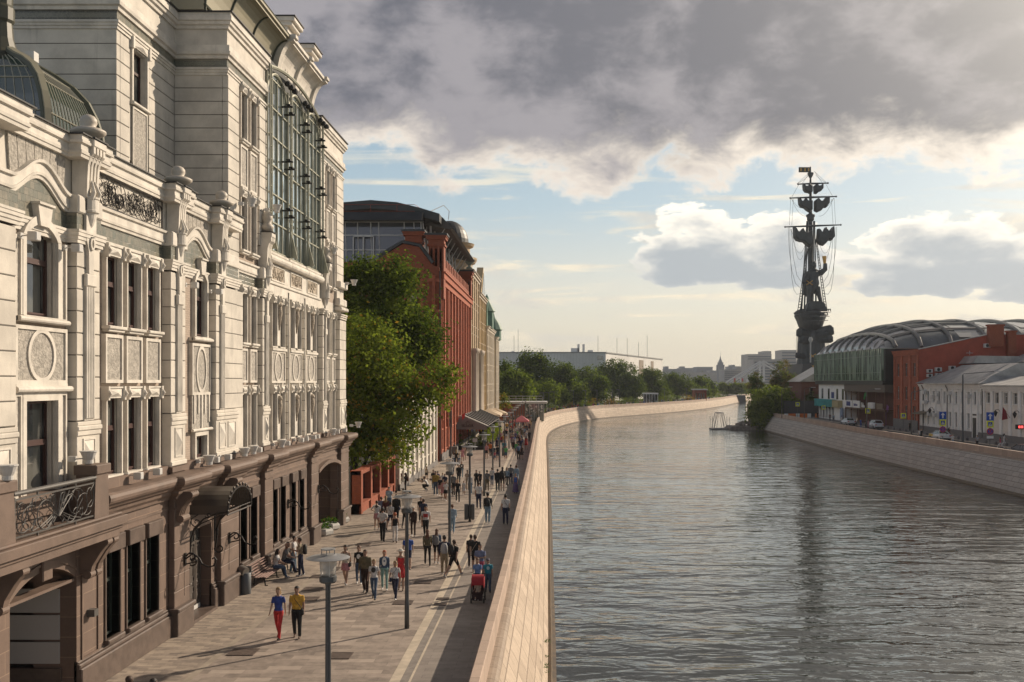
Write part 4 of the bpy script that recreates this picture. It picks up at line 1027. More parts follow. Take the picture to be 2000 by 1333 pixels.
# barrel canopy and its wrought-iron brackets
b = MB(); n = 12; y0, y1 = 36.0, 38.75; cy = (y0 + y1) / 2; R1 = (y1 - y0) / 2
sh = []
for k in range(n + 1):
    t = pi * k / n; sh.append((cy - R1 * cos(t), 4.02 + .85 * sin(t) ** .8))
for k in range(n): b.prism([sh[k], sh[k + 1], (sh[k + 1][0], sh[k + 1][1] - .03), (sh[k][0], sh[k][1] - .03)], 'x', XG, XG + 1.5)
can = part(b, 'door_canopy', plain('dark_copper_sheet', (.10, .085, .07), .4, .4))
b = MB(); b.tube([(XG + 1.5, y, z) for (y, z) in sh], .04, 6); b.tube([(XG + 1.48, y0, 3.98), (XG + 1.48, y1, 3.98)], .03, 6); b.tube([(XG + 1.48, y0, 4.12), (XG + 1.48, y1, 4.12)], .02, 6)
for k in range(0, n + 1, 1): b.lathe([(.02, 0), (.045, .04), (.045, .08), (.01, .14)], (XG + 1.5, sh[k][0], sh[k][1] + .03), 6)
for k in range(-4, 5):
    y = cy + k * .28; b.tube([(XG + 1.49, y, 4.12), (XG + 1.49, y, 4.02 + .83 * (1 - ((y - cy) / R1) ** 2) ** .45)], .012, 4)
b.build('canopy_fringe', IRON, can)
def spiral(b, c, r, t0, turns, X, Yf, rr=.02, n=22, shrink=.85):
    b.tube([(c[0] + r * (1 - shrink * k / n) * cos(t0 + turns * k / n), Yf, c[1] + r * (1 - shrink * k / n) * sin(t0 + turns * k / n)) for k in range(n + 1)], rr, 5)
for y in (35.98, 38.8):
    b = MB(); x0 = XG + .05
    b.tube([(x0 + .05, y, 2.35), (x0 + .1, y, 2.7), (x0 + .12, y, 3.1), (x0 + .25, y, 3.5), (x0 + .6, y, 3.85), (x0 + 1.1, y, 4.05), (x0 + 1.45, y, 4.1)], .035, 6)
    b.tube([(x0 + .05, y, 3.0), (x0 + .22, y, 3.4), (x0 + .5, y, 3.68), (x0 + .85, y, 3.82), (x0 + 1.3, y, 4.0)], .022, 6); b.tube([(x0 + .02, y, 2.9), (x0 + .05, y, 3.5), (x0 + .15, y, 3.85), (x0 + .4, y, 4.0)], .022, 6)
    spiral(b, (x0 + .32, 3.72), .2, 2.5, 8, 0, y); spiral(b, (x0 + .75, 3.98), .12, 3.5, 7, 0, y); spiral(b, (x0 + .2, 2.32), .2, 3.1, 7, 0, y, .028)
    b.tube([(x0, y, 2.6), (x0, y, 4.05)], .03, 6); b.lathe([(.06, 0), (.06, .05)], (x0 + .12, y, 3.0), 8); b.lathe([(.06, 0), (.06, .05)], (x0 + .11, y, 2.85), 8)
    b.build('canopy_bracket', IRON, can)
# scrolled wall lanterns (arms without globes)
def wall_arm(y, z, x=XG + .02):
    b = MB(); b.box(x, x + .05, y - .06, y + .06, z - .25, z + .2)
    spiral(b, (x + .25, z + .02), .2, 2.8, -6.2, 0, y, .03); b.tube([(x + .05, y, z), (x + .3, y, z + .18), (x + .5, y, z + .02), (x + .62, y, z - .2), (x + .85, y, z - .3), (x + 1.05, y, z - .25), (x + 1.12, y, z - .05), (x + 1.05, y, z + .05), (x + .98, y, z - .02)], .032, 6)
    b.tube([(x + .03, y, z - .2), (x + .25, y, z - .15), (x + .45, y, z - .1)], .025, 5); b.tube([(x + .02, y - .03, z - .2), (x + .01, y - .05, z - .8), (x + .01, y - .04, z - 1.3)], .008, 4)
    return part(b, 'wall_lantern_arm', IRON)
wall_arm(35.2, 2.55, XG + .24); wall_arm(40.0, 2.55, XG + .24); wall_arm(49.6, 2.75); wall_arm(55.0, 2.9, XG + .24)
# white floodlights on the cornice and parapet
def flood(x, y, z, kind=0, a=.25):
    b = MB()
    b.box(x, x + .2, y - .07, y + .07, z + .05, z + .2); b.tube([(x + .15, y, z + .12), (x + .42, y, z + .14)], .02, 5)
    if kind == 0: b.lathe([(.09, 0), (.12, .02), (.12, .12), (.16, .2), (.21, .33), (.23, .34), (.23, .37), (.19, .37)], (x + .55, y, z - .02), 14)
    else: b.bbox(x + .38, x + .62, y - .12, y + .12, z, z + .22, .02)
    return part(b, 'floodlight', LAMPW, False)
for (y, k) in ((28.1, 0), (37.0, 0), (37.9, 1), (39.3, 1), (41.2, 0), (42.4, 0), (43.4, 1), (46.8, 0), (48.0, 1), (50.6, 1), (51.6, 1), (53.2, 1), (54.0, 1), (57.6, 0), (59.0, 1), (61.0, 1)): flood(XW + .2, y, 5.72, k)
for (y, k) in ((31.2, 1), (32.7, 1)): flood(XW + .05, y, 5.74, k)
flood(XP - .1, 27.4, 6.55, 0); flood(-13.1, 22.8, 6.55, 0)
flood(XF + .1, 42.1, 16.2, 0); flood(XF + .1, 45.9, 16.6, 0); flood(XF + .1, 57.7, 16.2, 0); flood(XP, YEND - .2, 14.9, 0); flood(XG + .3, YEND - .1, 5.9, 0)
for (y, z) in ((25.05, 12.35), (27.3, 12.35), (36.2, 12.2), (38.85, 12.2)): flood(XW, y, z, 1)
# ================================================================== the row of buildings beyond, on the left bank
def leafmat(name, col, tr=.35):
    if name in MATS: return MATS[name]
    m = bpy.data.materials.new(name); m.use_nodes = True; nt = m.node_tree; nt.nodes.clear()
    o = nt.nodes.new('ShaderNodeOutputMaterial'); d = nt.nodes.new('ShaderNodeBsdfDiffuse'); t = nt.nodes.new('ShaderNodeBsdfTranslucent'); mx = nt.nodes.new('ShaderNodeMixShader')
    g = nt.nodes.new('ShaderNodeNewGeometry'); c = mix(nt, nz(nt, g.outputs['Position'], .35, 3, .6).sm(.3, .7), tuple(v * .6 for v in col), tuple(v * 1.35 for v in col))
    nt.links.new(c, d.inputs[0]); nt.links.new(mix(nt, .5, c, (col[0] * 1.7, col[1] * 2.0, col[2] * .7)), t.inputs[0]); mx.inputs[0].default_value = tr
    nt.links.new(d.outputs[0], mx.inputs[1]); nt.links.new(t.outputs[0], mx.inputs[2]); nt.links.new(mx.outputs[0], o.inputs[0])
    MATS[name] = m; return m
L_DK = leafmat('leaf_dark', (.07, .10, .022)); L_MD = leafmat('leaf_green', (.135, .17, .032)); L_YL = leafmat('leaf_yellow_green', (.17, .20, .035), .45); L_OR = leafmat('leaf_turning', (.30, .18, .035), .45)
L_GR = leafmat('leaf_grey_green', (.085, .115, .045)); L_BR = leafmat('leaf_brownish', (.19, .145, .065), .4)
BARK = mat('bark', (.06, .045, .033), .9, var=.3, vscale=4, bump=.4)
def tree(label, base, blobs, leaf, n, mats_, weights, trunk=.25, group=None, clump=1.0, seed=1, name='tree', limbs=7, cat='tree', per=34, droop=0.0):
    rnd = random.Random(seed); root = empty(name, base, label, cat, group)
    bx, by, bz = base; top = max(b[2] + b[5] for b in blobs); mb = MB()
    cx = sum(b[0] for b in blobs) / len(blobs); cy = sum(b[1] for b in blobs) / len(blobs); cz = sum(b[2] for b in blobs) / len(blobs)
    if trunk:
        mb.tube([(bx, by, bz - .2), (bx + .1, by, bz + (cz - bz) * .4), ((bx + cx) / 2, (by + cy) / 2, bz + (cz - bz) * .8), (cx, cy, cz + (top - cz) * .5)], [trunk * 1.25, trunk, trunk * .7, trunk * .2], 8)
        for k in range(limbs):
            b = blobs[k % len(blobs)]; t = rnd.uniform(.3, .9); s = (bx + (cx - bx) * t, by + (cy - by) * t, bz + (cz - bz) * t * .9)
            e = (b[0] + rnd.uniform(-.5, .5) * b[3], b[1] + rnd.uniform(-.5, .5) * b[4], b[2] + rnd.uniform(-.1, .8) * b[5])
            m = tuple((s[i] + e[i]) / 2 + (rnd.uniform(-.3, .3) if i < 2 else .4) for i in range(3)); mb.tube([s, m, e], [trunk * .45, trunk * .28, trunk * .07], 5)
        mb.build('trunk', BARK, root, True)
    vs, fs, mi = [], [], []
    vol = [b[3] * b[4] * b[5] * (b[6] if len(b) > 6 else 1) for b in blobs]; tot = sum(vol); nc = max(6, n // per)
    for k in range(nc):
        r = rnd.uniform(0, tot); i = 0
        while r > vol[i] and i < len(blobs) - 1: r -= vol[i]; i += 1
        b = blobs[i]
        while True:
            d = Vector((rnd.gauss(0, 1), rnd.gauss(0, 1), rnd.gauss(0, 1))).normalized(); q = rnd.random() ** .42
            c = Vector((b[0] + d.x * b[3] * q, b[1] + d.y * b[4] * q, b[2] + d.z * b[5] * q))
            if noise.noise(c * (.55 / clump)) > -.22: break
        w = rnd.choices(range(len(mats_)), weights)[0]; rc = clump * rnd.uniform(.5, 1.15)
        out = (c - Vector((b[0], b[1], b[2] - b[5] * .3))).normalized()
        for j in range(per):
            p = c + Vector((rnd.gauss(0, 1), rnd.gauss(0, 1), rnd.gauss(0, .75))) * rc * .5
            if droop: p.z -= abs(rnd.gauss(0, 1)) * droop
            s = leaf * rnd.uniform(.6, 1.25); nn = (Vector((rnd.gauss(0, 1), rnd.gauss(0, 1), rnd.gauss(0, 1))) + out * .9 + Vector((0, 0, .7))).normalized()
            a = nn.cross(Vector((rnd.gauss(0, 1), rnd.gauss(0, 1), rnd.gauss(0, 1)))).normalized(); bb = nn.cross(a)
            h = len(vs); vs += [tuple(p - a * s * .5), tuple(p + bb * s * .32 + nn * s * .06), tuple(p + a * s * .5), tuple(p - bb * s * .32)]
            fs.append((h, h + 1, h + 2, h + 3)); mi.append(w if rnd.random() < .85 else rnd.randrange(len(mats_)))
    me = bpy.data.meshes.new('crown'); me.from_pydata(vs, [], fs)
    for m in mats_: me.materials.append(m)
    me.polygons.foreach_set('material_index', mi); me.update()
    o = bpy.data.objects.new('crown', me); COL.objects.link(o); o.parent = root; o.matrix_parent_inverse = root.matrix_basis.inverted()
    return root
tree('tall dark green maple, the upper darker crown behind the cream building', (-16.5, 90, 0), [(-15.8, 90, 15.6, 4.8, 4, 4.4), (-13.4, 90, 12.8, 3.4, 3.5, 3.2), (-18.5, 89, 13, 4, 4, 4.4), (-14.9, 88, 18.3, 2.9, 2.6, 2.0), (-17.6, 88, 17.6, 2.6, 2.6, 2.0), (-12.3, 90, 11.6, 2.2, 2, 2.4)], .36, 30000, [L_DK, L_MD, L_YL], [7, 4, 1], .35, seed=3, clump=1.15)
tree('broad yellow-green maple leaning over the brick piers and the pavement', (-15.2, 75, 0), [(-14.6, 74, 8.6, 4.2, 3.8, 4.6), (-12.2, 74, 6.6, 3.4, 3.2, 3.4), (-16, 73, 6, 3, 4, 4.6), (-13.2, 73, 11.3, 2.4, 2.6, 2.6), (-10.2, 75, 8.2, 2.6, 2.4, 2.0, 1.3), (-12.6, 73.5, 3.9, 2.6, 2.6, 1.9), (-8.6, 75.5, 9.3, 1.5, 1.4, .9, 1.5), (-14.9, 74, 12.2, 1.7, 1.7, 1.6)], .30, 30000, [L_MD, L_YL, L_DK, L_OR], [6, 5, 2.5, .3], .32, seed=5, clump=1.0)

RED = brickmat('red_brick', (.25, .058, .023), (.32, .076, .03), (.17, .075, .05), .27, .09, .008, axes='hz', var=.3, vscale=.5)
REDP = mat('red_brick_moulding', (.36, .10, .05), .85, var=.25, vscale=2)
ZINC = mat('dark_zinc', (.045, .048, .05), .5, .3, var=.3, vscale=.5)
ROOFM = mat('weathered_sheet_roof', (.38, .37, .355), .5, .35, var=.25, vscale=.6, bump=.05)
WFR = plain('white_frame', (.55, .54, .52), .5)
def facade(name, label, X, sgn, y0, y1, ztop, floors, nb, mw, mt, win=(.5, .62), plinth=.8, strips=.12, cat='building', x_back=14, arched=False, z0=0.0, topc=.5, wmat=None, gmat=None, mp=None, grp=None, skip=None, side=True):
    """street building: wall box, each window its own part. sgn=+1 looks towards +x, -1 towards -x; floors: list of (z0, z1)"""
    root = empty(name, (X, (y0 + y1) / 2, 0), label, cat, grp)
    bay = (y1 - y0) / nb; hw = bay * win[0] / 2; hs = []
    for j, (a, c) in enumerate(floors):
        for i in range(nb):
            if skip and skip(i, j): continue
            ym = y0 + bay * (i + .5); hs.append((ym - hw, ym + hw, a, c))
    b = MB(); wall_holes(b, 'x', X, y0, y1, z0, ztop, hs, -sgn * .3)
    if side:
        b.box(X - sgn * .301, X - sgn * x_back, y0, y0 + .25, z0, ztop); b.box(X - sgn * .301, X - sgn * x_back, y1 - .25, y1, z0, ztop)
    for yy in (y0, y1): b.add([(X, yy, z0), (X - sgn * .301, yy, z0), (X - sgn * .301, yy, ztop), (X, yy, ztop)], [(0, 1, 2, 3)])
    b.build('wall', mw, root)
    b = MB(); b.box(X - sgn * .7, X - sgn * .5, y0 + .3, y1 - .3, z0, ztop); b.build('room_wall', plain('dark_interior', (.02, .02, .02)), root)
    wm_, gm = wmat or WFR, gmat or GLASS
    for (a, c, g0, g1) in hs:
        b = MB(); x = X - sgn * .22
        t = .06
        b.box(x - .03, x + .03, a, a + t, g0, g1); b.box(x - .03, x + .03, c - t, c, g0, g1); b.box(x - .03, x + .03, a + t, c - t, g1 - t, g1); b.box(x - .03, x + .03, a + t, c - t, g0, g0 + t); b.box(x - .02, x + .02, (a + c) / 2 - .03, (a + c) / 2 + .03, g0, g1); b.box(x - .02, x + .02, a, c, g0 + (g1 - g0) * .66, g0 + (g1 - g0) * .66 + .05)
        w = b.build('window', wm_, root)
        b = MB(); b.add([(x, a, g0), (x, c, g0), (x, c, g1), (x, a, g1)], [(0, 1, 2, 3)]); b.build('pane', gm, w)
        b = MB(); b.box(X, X + sgn * .12, a - .1, c + .1, g0 - .12, g0); b.build('sill', mt, w); b = MB(); b.box(X, X + sgn * .08, a - .08, c + .08, g1, g1 + .18); b.build('lintel', mt, w)
    for i in range(nb + 1):
        y = y0 + bay * i; w = bay * strips
        b = MB(); b.bbox(min(X, X + sgn * .18), max(X, X + sgn * .18), max(y0, y - w), min(y1, y + w), z0, ztop - topc, .03); b.build('pilaster', mp or mt, root)
    b = MB(); d = lambda q: X + sgn * q
    for (o, a, c) in ((.25, ztop - topc, ztop - topc * .55), (.45, ztop - topc * .55, ztop - .12), (.6, ztop - .12, ztop)): b.box(d(-.1), d(o), y0, y1, a, c)
    b.build('cornice', mt, root)
    if plinth:
        b = MB(); b.box(d(.0), d(.22), y0, y1, z0, plinth); b.build('plinth', plain('grey_plinth', (.15, .14, .135)), root)
    return root
# white low wing with tall pilasters
WHT = mat('white_render', (.60, .56, .49), .8, var=.1, vscale=1.0, streak=.2)
wl = facade('low_wing', 'low white rendered wing with tall windows behind the maples', -12.75, 1, 80.3, 106, 7.2, [(1.6, 5.6)], 9, WHT, WHT, win=(.42, 0), plinth=.5, strips=.17)
b = MB(); b.prism([(-13.2, 7.2), (-12.3, 7.2), (-19, 9.6), (-26, 7.2)], 'y', 80.3, 106); b.build('roof', ROOFM, wl)
# brick piers with dark glazing
br = empty('brick_arcade', (-13.1, 66.5, 0), 'row of red brick piers with dark glazing under the maple', 'arcade')
b = MB(); b.box(-13.5, -13.0, 66, 80.2, 0, .55); b.box(-13.6, -12.9, 66, 80.2, .55, .68); b.box(-13.55, -12.95, 66, 80.2, 2.6, 2.85); b.build('low_wall', RED, br)
for y in (66, 69.5, 73, 76.5, 79.6):
    b = MB(); b.bbox(-13.62, -12.88, y, y + .6, 0, 2.9, .02); b.build('pier', RED, br)
b = MB(); b.box(-13.35, -13.3, 66.2, 80, .6, 2.7); b.build('glazing', DGLASS, br)
b = MB(); b.box(-18, -13.5, 66, 66.1, .0, 2.8); b.build('side_glazing', DGLASS, br)
# red brick factory building
rb = facade('red_brick_building', 'tall ornate red brick factory building with a battlemented parapet', -12.75, 1, 110, 148, 21.0, [(1.2, 3.4), (4.6, 7.0), (8.2, 10.6), (11.8, 14.4), (15.6, 18.6)], 10, RED, REDP, win=(.40, 0), strips=.10, topc=1.4, wmat=plain('dark_frame', (.05, .03, .025)), mp=REDP)
for i in range(10):
    for s in (-.9, .9):
        y = 110 + 3.8 * (i + .5) + s; b = MB(); b.bbox(-12.75, -12.5, y - .1, y + .1, 3.6, 19.4, .02); b.build('buttress', REDP, rb)
b = MB(); b.box(-13.2, -12.7, 110, 148, 21.0, 22.0)
for k in range(19): b.box(-13.2, -12.7, 110.2 + k * 2, 111.2 + k * 2, 22.0, 22.9)
b.build('parapet', RED, rb)
def turret(x, y, z0, z1, w, root):
    b = MB(); b.bbox(x - w, x + w, y - w, y + w, z0, z1 - 1.4, .03)
    for k, (o, h) in enumerate(((.12, .25), (.02, .5), (.22, .25), (.3, .18))):
        zz = z1 - 1.4 + (0, .25, .75, 1.0)[k]; b.box(x - w - o, x + w + o, y - w - o, y + w + o, zz, zz + h)
    for s in (-1, 1):
        for t in (-.6, 0, .6): b.box(x + t * w - .1, x + t * w + .1, y - w - .08, y - w, z0 + 2.2, z1 - 1.7)
    t_ = b.build('turret', RED, root); c = MB(); c.box(x - w - .4, x + w + .4, y - w - .4, y + w + .4, z1 - .22, z1); c.build('cap', ZINC, t_)
turret(-13.2, 110.9, 18, 25.2, .85, rb); turret(-15.7, 110.9, 18, 25.6, .9, rb); turret(-13.2, 147, 18, 25.2, .8, rb)
b = MB()
b.prism([(-12.76, 0), (-40, 0), (-40, 22), (-20, 22), (-16.8, 24.0), (-14.9, 23.6), (-13.5, 21.6), (-12.76, 21.4)], 'y', 109.6, 109.95); b.build('gable_wall', RED, rb)
b = MB(); b.tube([(-13.5, 109.5, 21.9), (-14.9, 109.5, 23.8), (-16.8, 109.5, 24.2), (-19.5, 109.5, 22.6)], .22, 5)
b.build('gable_coping', ZINC, rb)
b = MB()
for x in (-13.4, -14.7, -17.2): b.box(x - .18, x + .18, 109.35, 109.6, 8, 20.5)
for z in (12, 16.4, 19.8): b.box(-19, -12.8, 109.4, 109.6, z, z + .35)
b.build('side_moulding', REDP, rb)
for x in (-15.6, -18.6, -21.3, -24.0, -20.2):
    for z in (17.6, 13.2):
        b = MB(); n = 12; b.prism([(x + .42 * cos(2 * pi * k / n), z + 1.0 * sin(2 * pi * k / n)) for k in range(n)], 'y', 109.52, 109.6); b.build('oval_window', GLASS, rb)
b = MB(); b.tube([(-12.7, 109.4, 0), (-12.7, 109.4, 21)], .09, 6); b.build('downpipe', plain('dark_pipe', (.06, .03, .025)), rb)
# glazed attic storey with a curved zinc roof
za = empty('glazed_attic', (-24, 128, 22), 'glazed rooftop storey under a shallow curved dark zinc roof above the red brick', 'rooftop storey')
YA = 112.5
b = MB(); b.add([(-40, YA, 22), (-14.9, YA, 22), (-15.3, YA + .6, 27.0), (-40, YA + .6, 27.0)], [(0, 1, 2, 3)]); b.add([(-14.9, YA, 22), (-14.9, 146, 22), (-15.3, 146, 27), (-15.3, YA + .6, 27)], [(0, 1, 2, 3)]); b.build('glazing', glassmat('attic_glass', (.05, .055, .06), .1, .8), za)
b = MB()
for x in (-15.0, -15.8, -16.9, -19.8, -20.7, -22.2, -23.6, -24.6, -27.6, -28.4, -31, -34): b.tube([(x, YA - .05, 22), (x - .3, YA + .55, 27.0)], .06, 4)
for z in (23.7, 25.4, 26.95): b.box(-40, -15.0, YA - .1 + (z - 22) * .12, YA + .0 + (z - 22) * .12, z - .05, z + .06)
for y in (114, 117, 120, 124, 128, 132, 136, 140, 144): b.tube([(-14.85, y, 22), (-15.2, y, 27)], .08, 4)
for z in (23.7, 25.4): b.box(-15.2, -14.9, YA, 146, z, z + .08)
b.build('mullions', WFR, za)
b = MB(); rframe2 = lambda x0, x1, z0, z1: (b.box(x0, x0 + .12, YA - .1, YA + .1, z0, z1), b.box(x1 - .12, x1, YA - .1, YA + .1, z0, z1), b.box(x0, x1, YA - .1, YA + .1, z1 - .12, z1), b.box((x0 + x1) / 2 - .07, (x0 + x1) / 2 + .07, YA - .1, YA + .1, z0, z1))
rframe2(-22.9, -20.5, 22.4, 25.3); b.build('balcony_door', WFR, za)
b = MB(); b.prism([(YA - .9, 26.95), (YA + .1, 28.0), (YA + 2, 28.0), (YA + 2, 26.95)], 'x', -40, -15.0); b.build('mansard_band', ZINC, za)
b = MB()
arc = [(-13.2, 27.9), (-15.5, 28.6), (-18, 29.2), (-21, 29.45), (-24, 29.2), (-27.5, 28.5), (-31, 27.9)]
lo = [(p[0], p[1] - .95 if 0 < i < 6 else p[1] - .9) for i, p in enumerate(arc)]
b.prism(arc + lo[::-1], 'y', YA + .6, 146.5); b.build('curved_roof', ZINC, za)
b = MB(); b.prism([(-40, 28), (-27, 28), (-27, 29.6), (-29, 30.0), (-40, 30.2)], 'y', YA + 6, 140); b.build('roof_housing', ZINC, za)
b = MB(); b.prism([(-13.2, 27.95), (-11.9, 26.6), (-12.2, 26.45), (-15.2, 27.1)], 'y', YA + 3, 147.2); b.build('roof_overhang', mat('soffit_boards', (.10, .095, .085), .6, var=.2, vscale=1), za)
b = MB()
for y in range(116, 147, 4): b.tube([(-14.4, y, 22.5), (-14.6, y, 27.2)], .14, 6); b.tube([(-14.5, y, 24), (-12.8, y, 26.8)], .06, 4)
b.build('strut', WFR, za)
b = MB(); R2 = plain('red_rail', (.28, .07, .05), .5)
for z in (28.15, 28.9): b.tube([(-40, YA + .5, z), (-16, YA + .5, z), (-15.5, YA + 4, z)], .03, 4)
for x in range(-39, -15, 3): b.tube([(x, YA + .5, 28), (x, YA + .5, 28.9)], .03, 4)
b.build('roof_railing', R2, za)
b = MB(); b.tube([(-14, 112, 28.0), (-12.8, 114, 29.0), (-12.6, 118, 29.0)], .04, 4); b.tube([(-12.7, 118, 28), (-12.6, 118, 29.05)], .04, 4); b.build('roof_ladder_rail', WFR, za)
# rotunda
ro = empty('domed_rotunda', (-16.6, 156, 20), 'beige round turret with cornices and a ribbed dome behind the red building', 'turret')
BEI = mat('beige_render', (.46, .355, .235), .85, var=.15, vscale=.6)
b = MB(); b.lathe([(3.6, 0), (3.6, 5.6), (4.0, 5.8), (4.3, 6.3), (4.3, 6.6), (3.2, 6.7), (3.2, 8.2), (3.7, 8.4), (3.9, 8.8), (3.0, 8.9)], (-16.6, 156, 21.5), 32); b.build('drum', BEI, ro)
b = MB(); b.lathe([(3.0 * cos(t), 3.6 * sin(t)) for t in [k * pi / 16 for k in range(8)]] + [(.1, 3.6)], (-16.6, 156, 30.4), 24); b.build('dome', ZINC, ro)
b = MB()
for a in range(-5, 4): t = radians(a * 24 - 20); b.box(-16.6 + 3.55 * cos(t) - .25, -16.6 + 3.55 * cos(t) + .25, 156 + 3.55 * sin(t) - .25, 156 + 3.55 * sin(t) + .25, 23.6, 26)
b.build('drum_window', WFR, ro)
tag(MB().lathe([(.35, 0), (.4, .3), (.12, 1), (.02, 4.2)], (-16.8, 150, 29.3), 8).build('roof_spire', ZINC), 'thin dark needle spire above the roof overhang', 'spire')
# beige corner building with a ball finial
bb_ = facade('beige_building', 'tall beige corner building with a stone ball finial beside the red brick', -12.7, 1, 148.2, 164, 25.6, [(5.2, 8), (9.4, 12), (13.4, 16), (17.4, 20), (21.2, 23.6)], 4, BEI, mat('beige_trim', (.47, .40, .32), .8, var=.1), win=(.4, 0), strips=.16, topc=.9, mp=BEI)
b = MB(); b.lathe([(.5, 0), (.5, .3), (.25, .5), (.25, .7), (.6, 1.0), (.72, 1.4), (.6, 1.8), (.2, 2.05), (.02, 2.1)], (-12.9, 149.3, 25.6), 16); b.build('ball_finial', mat('green_grey_stone', (.2, .22, .18), .6), bb_, True)
for y in (149.4, 152, 160, 163):
    b = MB(); b.lathe([(.75, 0), (.75, .5), (.6, .6), (.52, 13.0), (.75, 13.3), (.8, 13.8)], (-12.3, y, 0), 14); b.build('column', mat('beige_trim', (.47, .40, .32)), bb_, True)
CR2 = mat('pale_ochre_render', (.52, .39, .22), .85, var=.12, vscale=.6)
b2 = facade('ochre_building', 'pale ochre building with a pointed gable and many white cornices', -12.8, 1, 164.2, 181, 23.6, [(1, 3.4), (4.6, 7), (8.2, 10.6), (11.8, 14.2), (15.4, 17.8), (19, 21.4)], 5, CR2, mat('beige_trim', (.47, .40, .32)), win=(.45, 0), strips=.1, topc=.8, mp=CR2)
b = MB(); b.prism([(167, 23.6), (178, 23.6), (175, 26.2), (172.5, 28.6), (170, 26.2)], 'x', -13.6, -12.5); b.build('gable', CR2, b2)
b = MB(); b.prism([(168.5, 23.7), (176.5, 23.7), (172.5, 27.6)], 'x', -12.5, -12.4); b.build('gable_glazing', GLASS, b2)
YEL = mat('yellow_render', (.56, .36, .09), .85, var=.12, vscale=.6); WTR = mat('white_trim', (.55, .50, .42), .8, var=.1)
b3 = facade('yellow_building', 'yellow building with white trim and green dormers nearest the trees', -12.6, 1, 181.2, 203, 19.0, [(1, 3.4), (4.6, 7), (8.4, 10.8), (12, 14.4), (15.4, 17.4)], 6, YEL, WTR, win=(.45, 0), strips=.16, topc=.8, mp=WTR)
GRC = mat('green_copper', (.10, .20, .15), .6, var=.2, vscale=1)
b = MB(); b.prism([(183, 19), (191, 19), (189.8, 22.6), (189, 24.6), (185.4, 24.8), (184.4, 22.6)], 'x', -15, -12.6); b.build('green_dormer', GRC, b3)
b = MB(); b.lathe([(1.3, 0), (1.3, 3.0), (1.6, 3.2), (.9, 4.4), (.2, 5.6), (.1, 6.4)], (-12.9, 187, 18.8), 10); b.build('turret', GRC, b3)
b4 = facade('yellow_building', 'last narrow yellow building of the row, lower with a green turret cap', -12.3, 1, 203.2, 214, 18.0, [(1, 3.4), (4.6, 7), (8.4, 10.8), (12, 14.4)], 3, YEL, WTR, win=(.45, 0), strips=.2, topc=.8, mp=WTR)
b = MB(); b.lathe([(1.6, 0), (1.6, 2.0), (1.9, 2.2), (1.2, 3.6), (.3, 4.8), (.1, 5.6)], (-13.0, 209, 17.5), 10); b.build('green_turret_cap', GRC, b4)

# --- cafe pavilion
cf = empty('cafe_pavilion', (-11.2, 142, 0), 'terrace cafe with a grey awning and striped sliding roof', 'cafe')
AWN = mat('grey_awning', (.20, .19, .18), .8, var=.1, vscale=1)
b = MB(); b.prism([(-13.7, 2.65), (-8.9, 2.6), (-8.9, 3.0), (-11.8, 4.3), (-13.7, 4.35)], 'y', 128.5, 128.6); b.build('fascia', AWN, cf)
b = MB(); b.prism([(-13.7, 4.3), (-11.8, 4.25), (-11.8, 4.32), (-13.7, 4.4)], 'y', 128.6, 157); b.build('awning_roof', AWN, cf)
for k in range(9):
    y = 129.0 + k * 3.1; b = MB(); b.prism([(-11.9, 4.38), (-8.8, 3.03), (-8.8, 3.05), (-11.9, 4.4)], 'y', y, y + 2.5); b.build('roof_strip', AWN, cf)
for k in range(9):
    y = 131.5 + k * 3.1; b = MB(); b.prism([(-11.9, 4.3), (-8.8, 2.95), (-8.8, 3.19), (-11.9, 4.54)], 'y', y, y + .5); b.build('roof_gap_shade', BLACKM, cf)  # raised black boards stand in for the shade inside open roof gaps
b = MB()
for y in (128.7, 135, 142, 149, 156): b.box(-9.0, -8.88, y, y + .12, 0, 2.9)
for x in (-13.6, -11.3): b.box(x, x + .12, 128.7, 128.82, 0, 2.7)
b.box(-13.7, -8.85, 128.6, 157, 0, .1); b.box(-13.6, -8.9, 128.62, 128.7, .1, .5); b.build('frame', BLACKM, cf)
b = MB(); b.box(-9.02, -8.98, 129, 156, .1, 1.2); b.build('glass_screen', GLASS, cf)
b = MB(); b.box(-13.6, -13.5, 129, 157, 0, 4.2); b.box(-13.5, -9, 156.9, 157, 0, 2.9); b.build('back_wall', plain('dark_interior', (.02, .02, .02)), cf)
b = MB(); x = -12.1                                                # small dark lettering with a little roof mark on the awning
for k, (w, h) in enumerate(((.10, .22), (.10, .22), (.05, .32), (.05, .40), (.12, .12), (.05, .30), (.10, .22), (.10, .22))):
    b.box(x, x + w, 128.44, 128.5, 3.08, 3.08 + h); x += .19
b.box(-12.1, -10.6, 128.44, 128.5, 3.0, 3.05); b.prism([(-11.75, 3.5), (-11.35, 3.68), (-10.95, 3.5), (-11.35, 3.6)], 'y', 128.44, 128.5); b.build('lettering', BLACKM, cf)
cl = [('red', (.5, .04, .03)), ('yellow', (.6, .4, .03)), ('blue', (.05, .08, .4)), ('white', (.6, .6, .6)), ('orange', (.6, .2, .03))]
for k in range(7):
    n_, c_ = cl[k % 5]; b = MB(); b.add([(-11.6 + k * .3, 130, 2.55), (-11.4 + k * .3, 130, 2.55), (-11.5 + k * .3, 130, 2.2)], [(0, 1, 2)]); b.build('pennant', plain('pennant_' + n_, c_), cf)
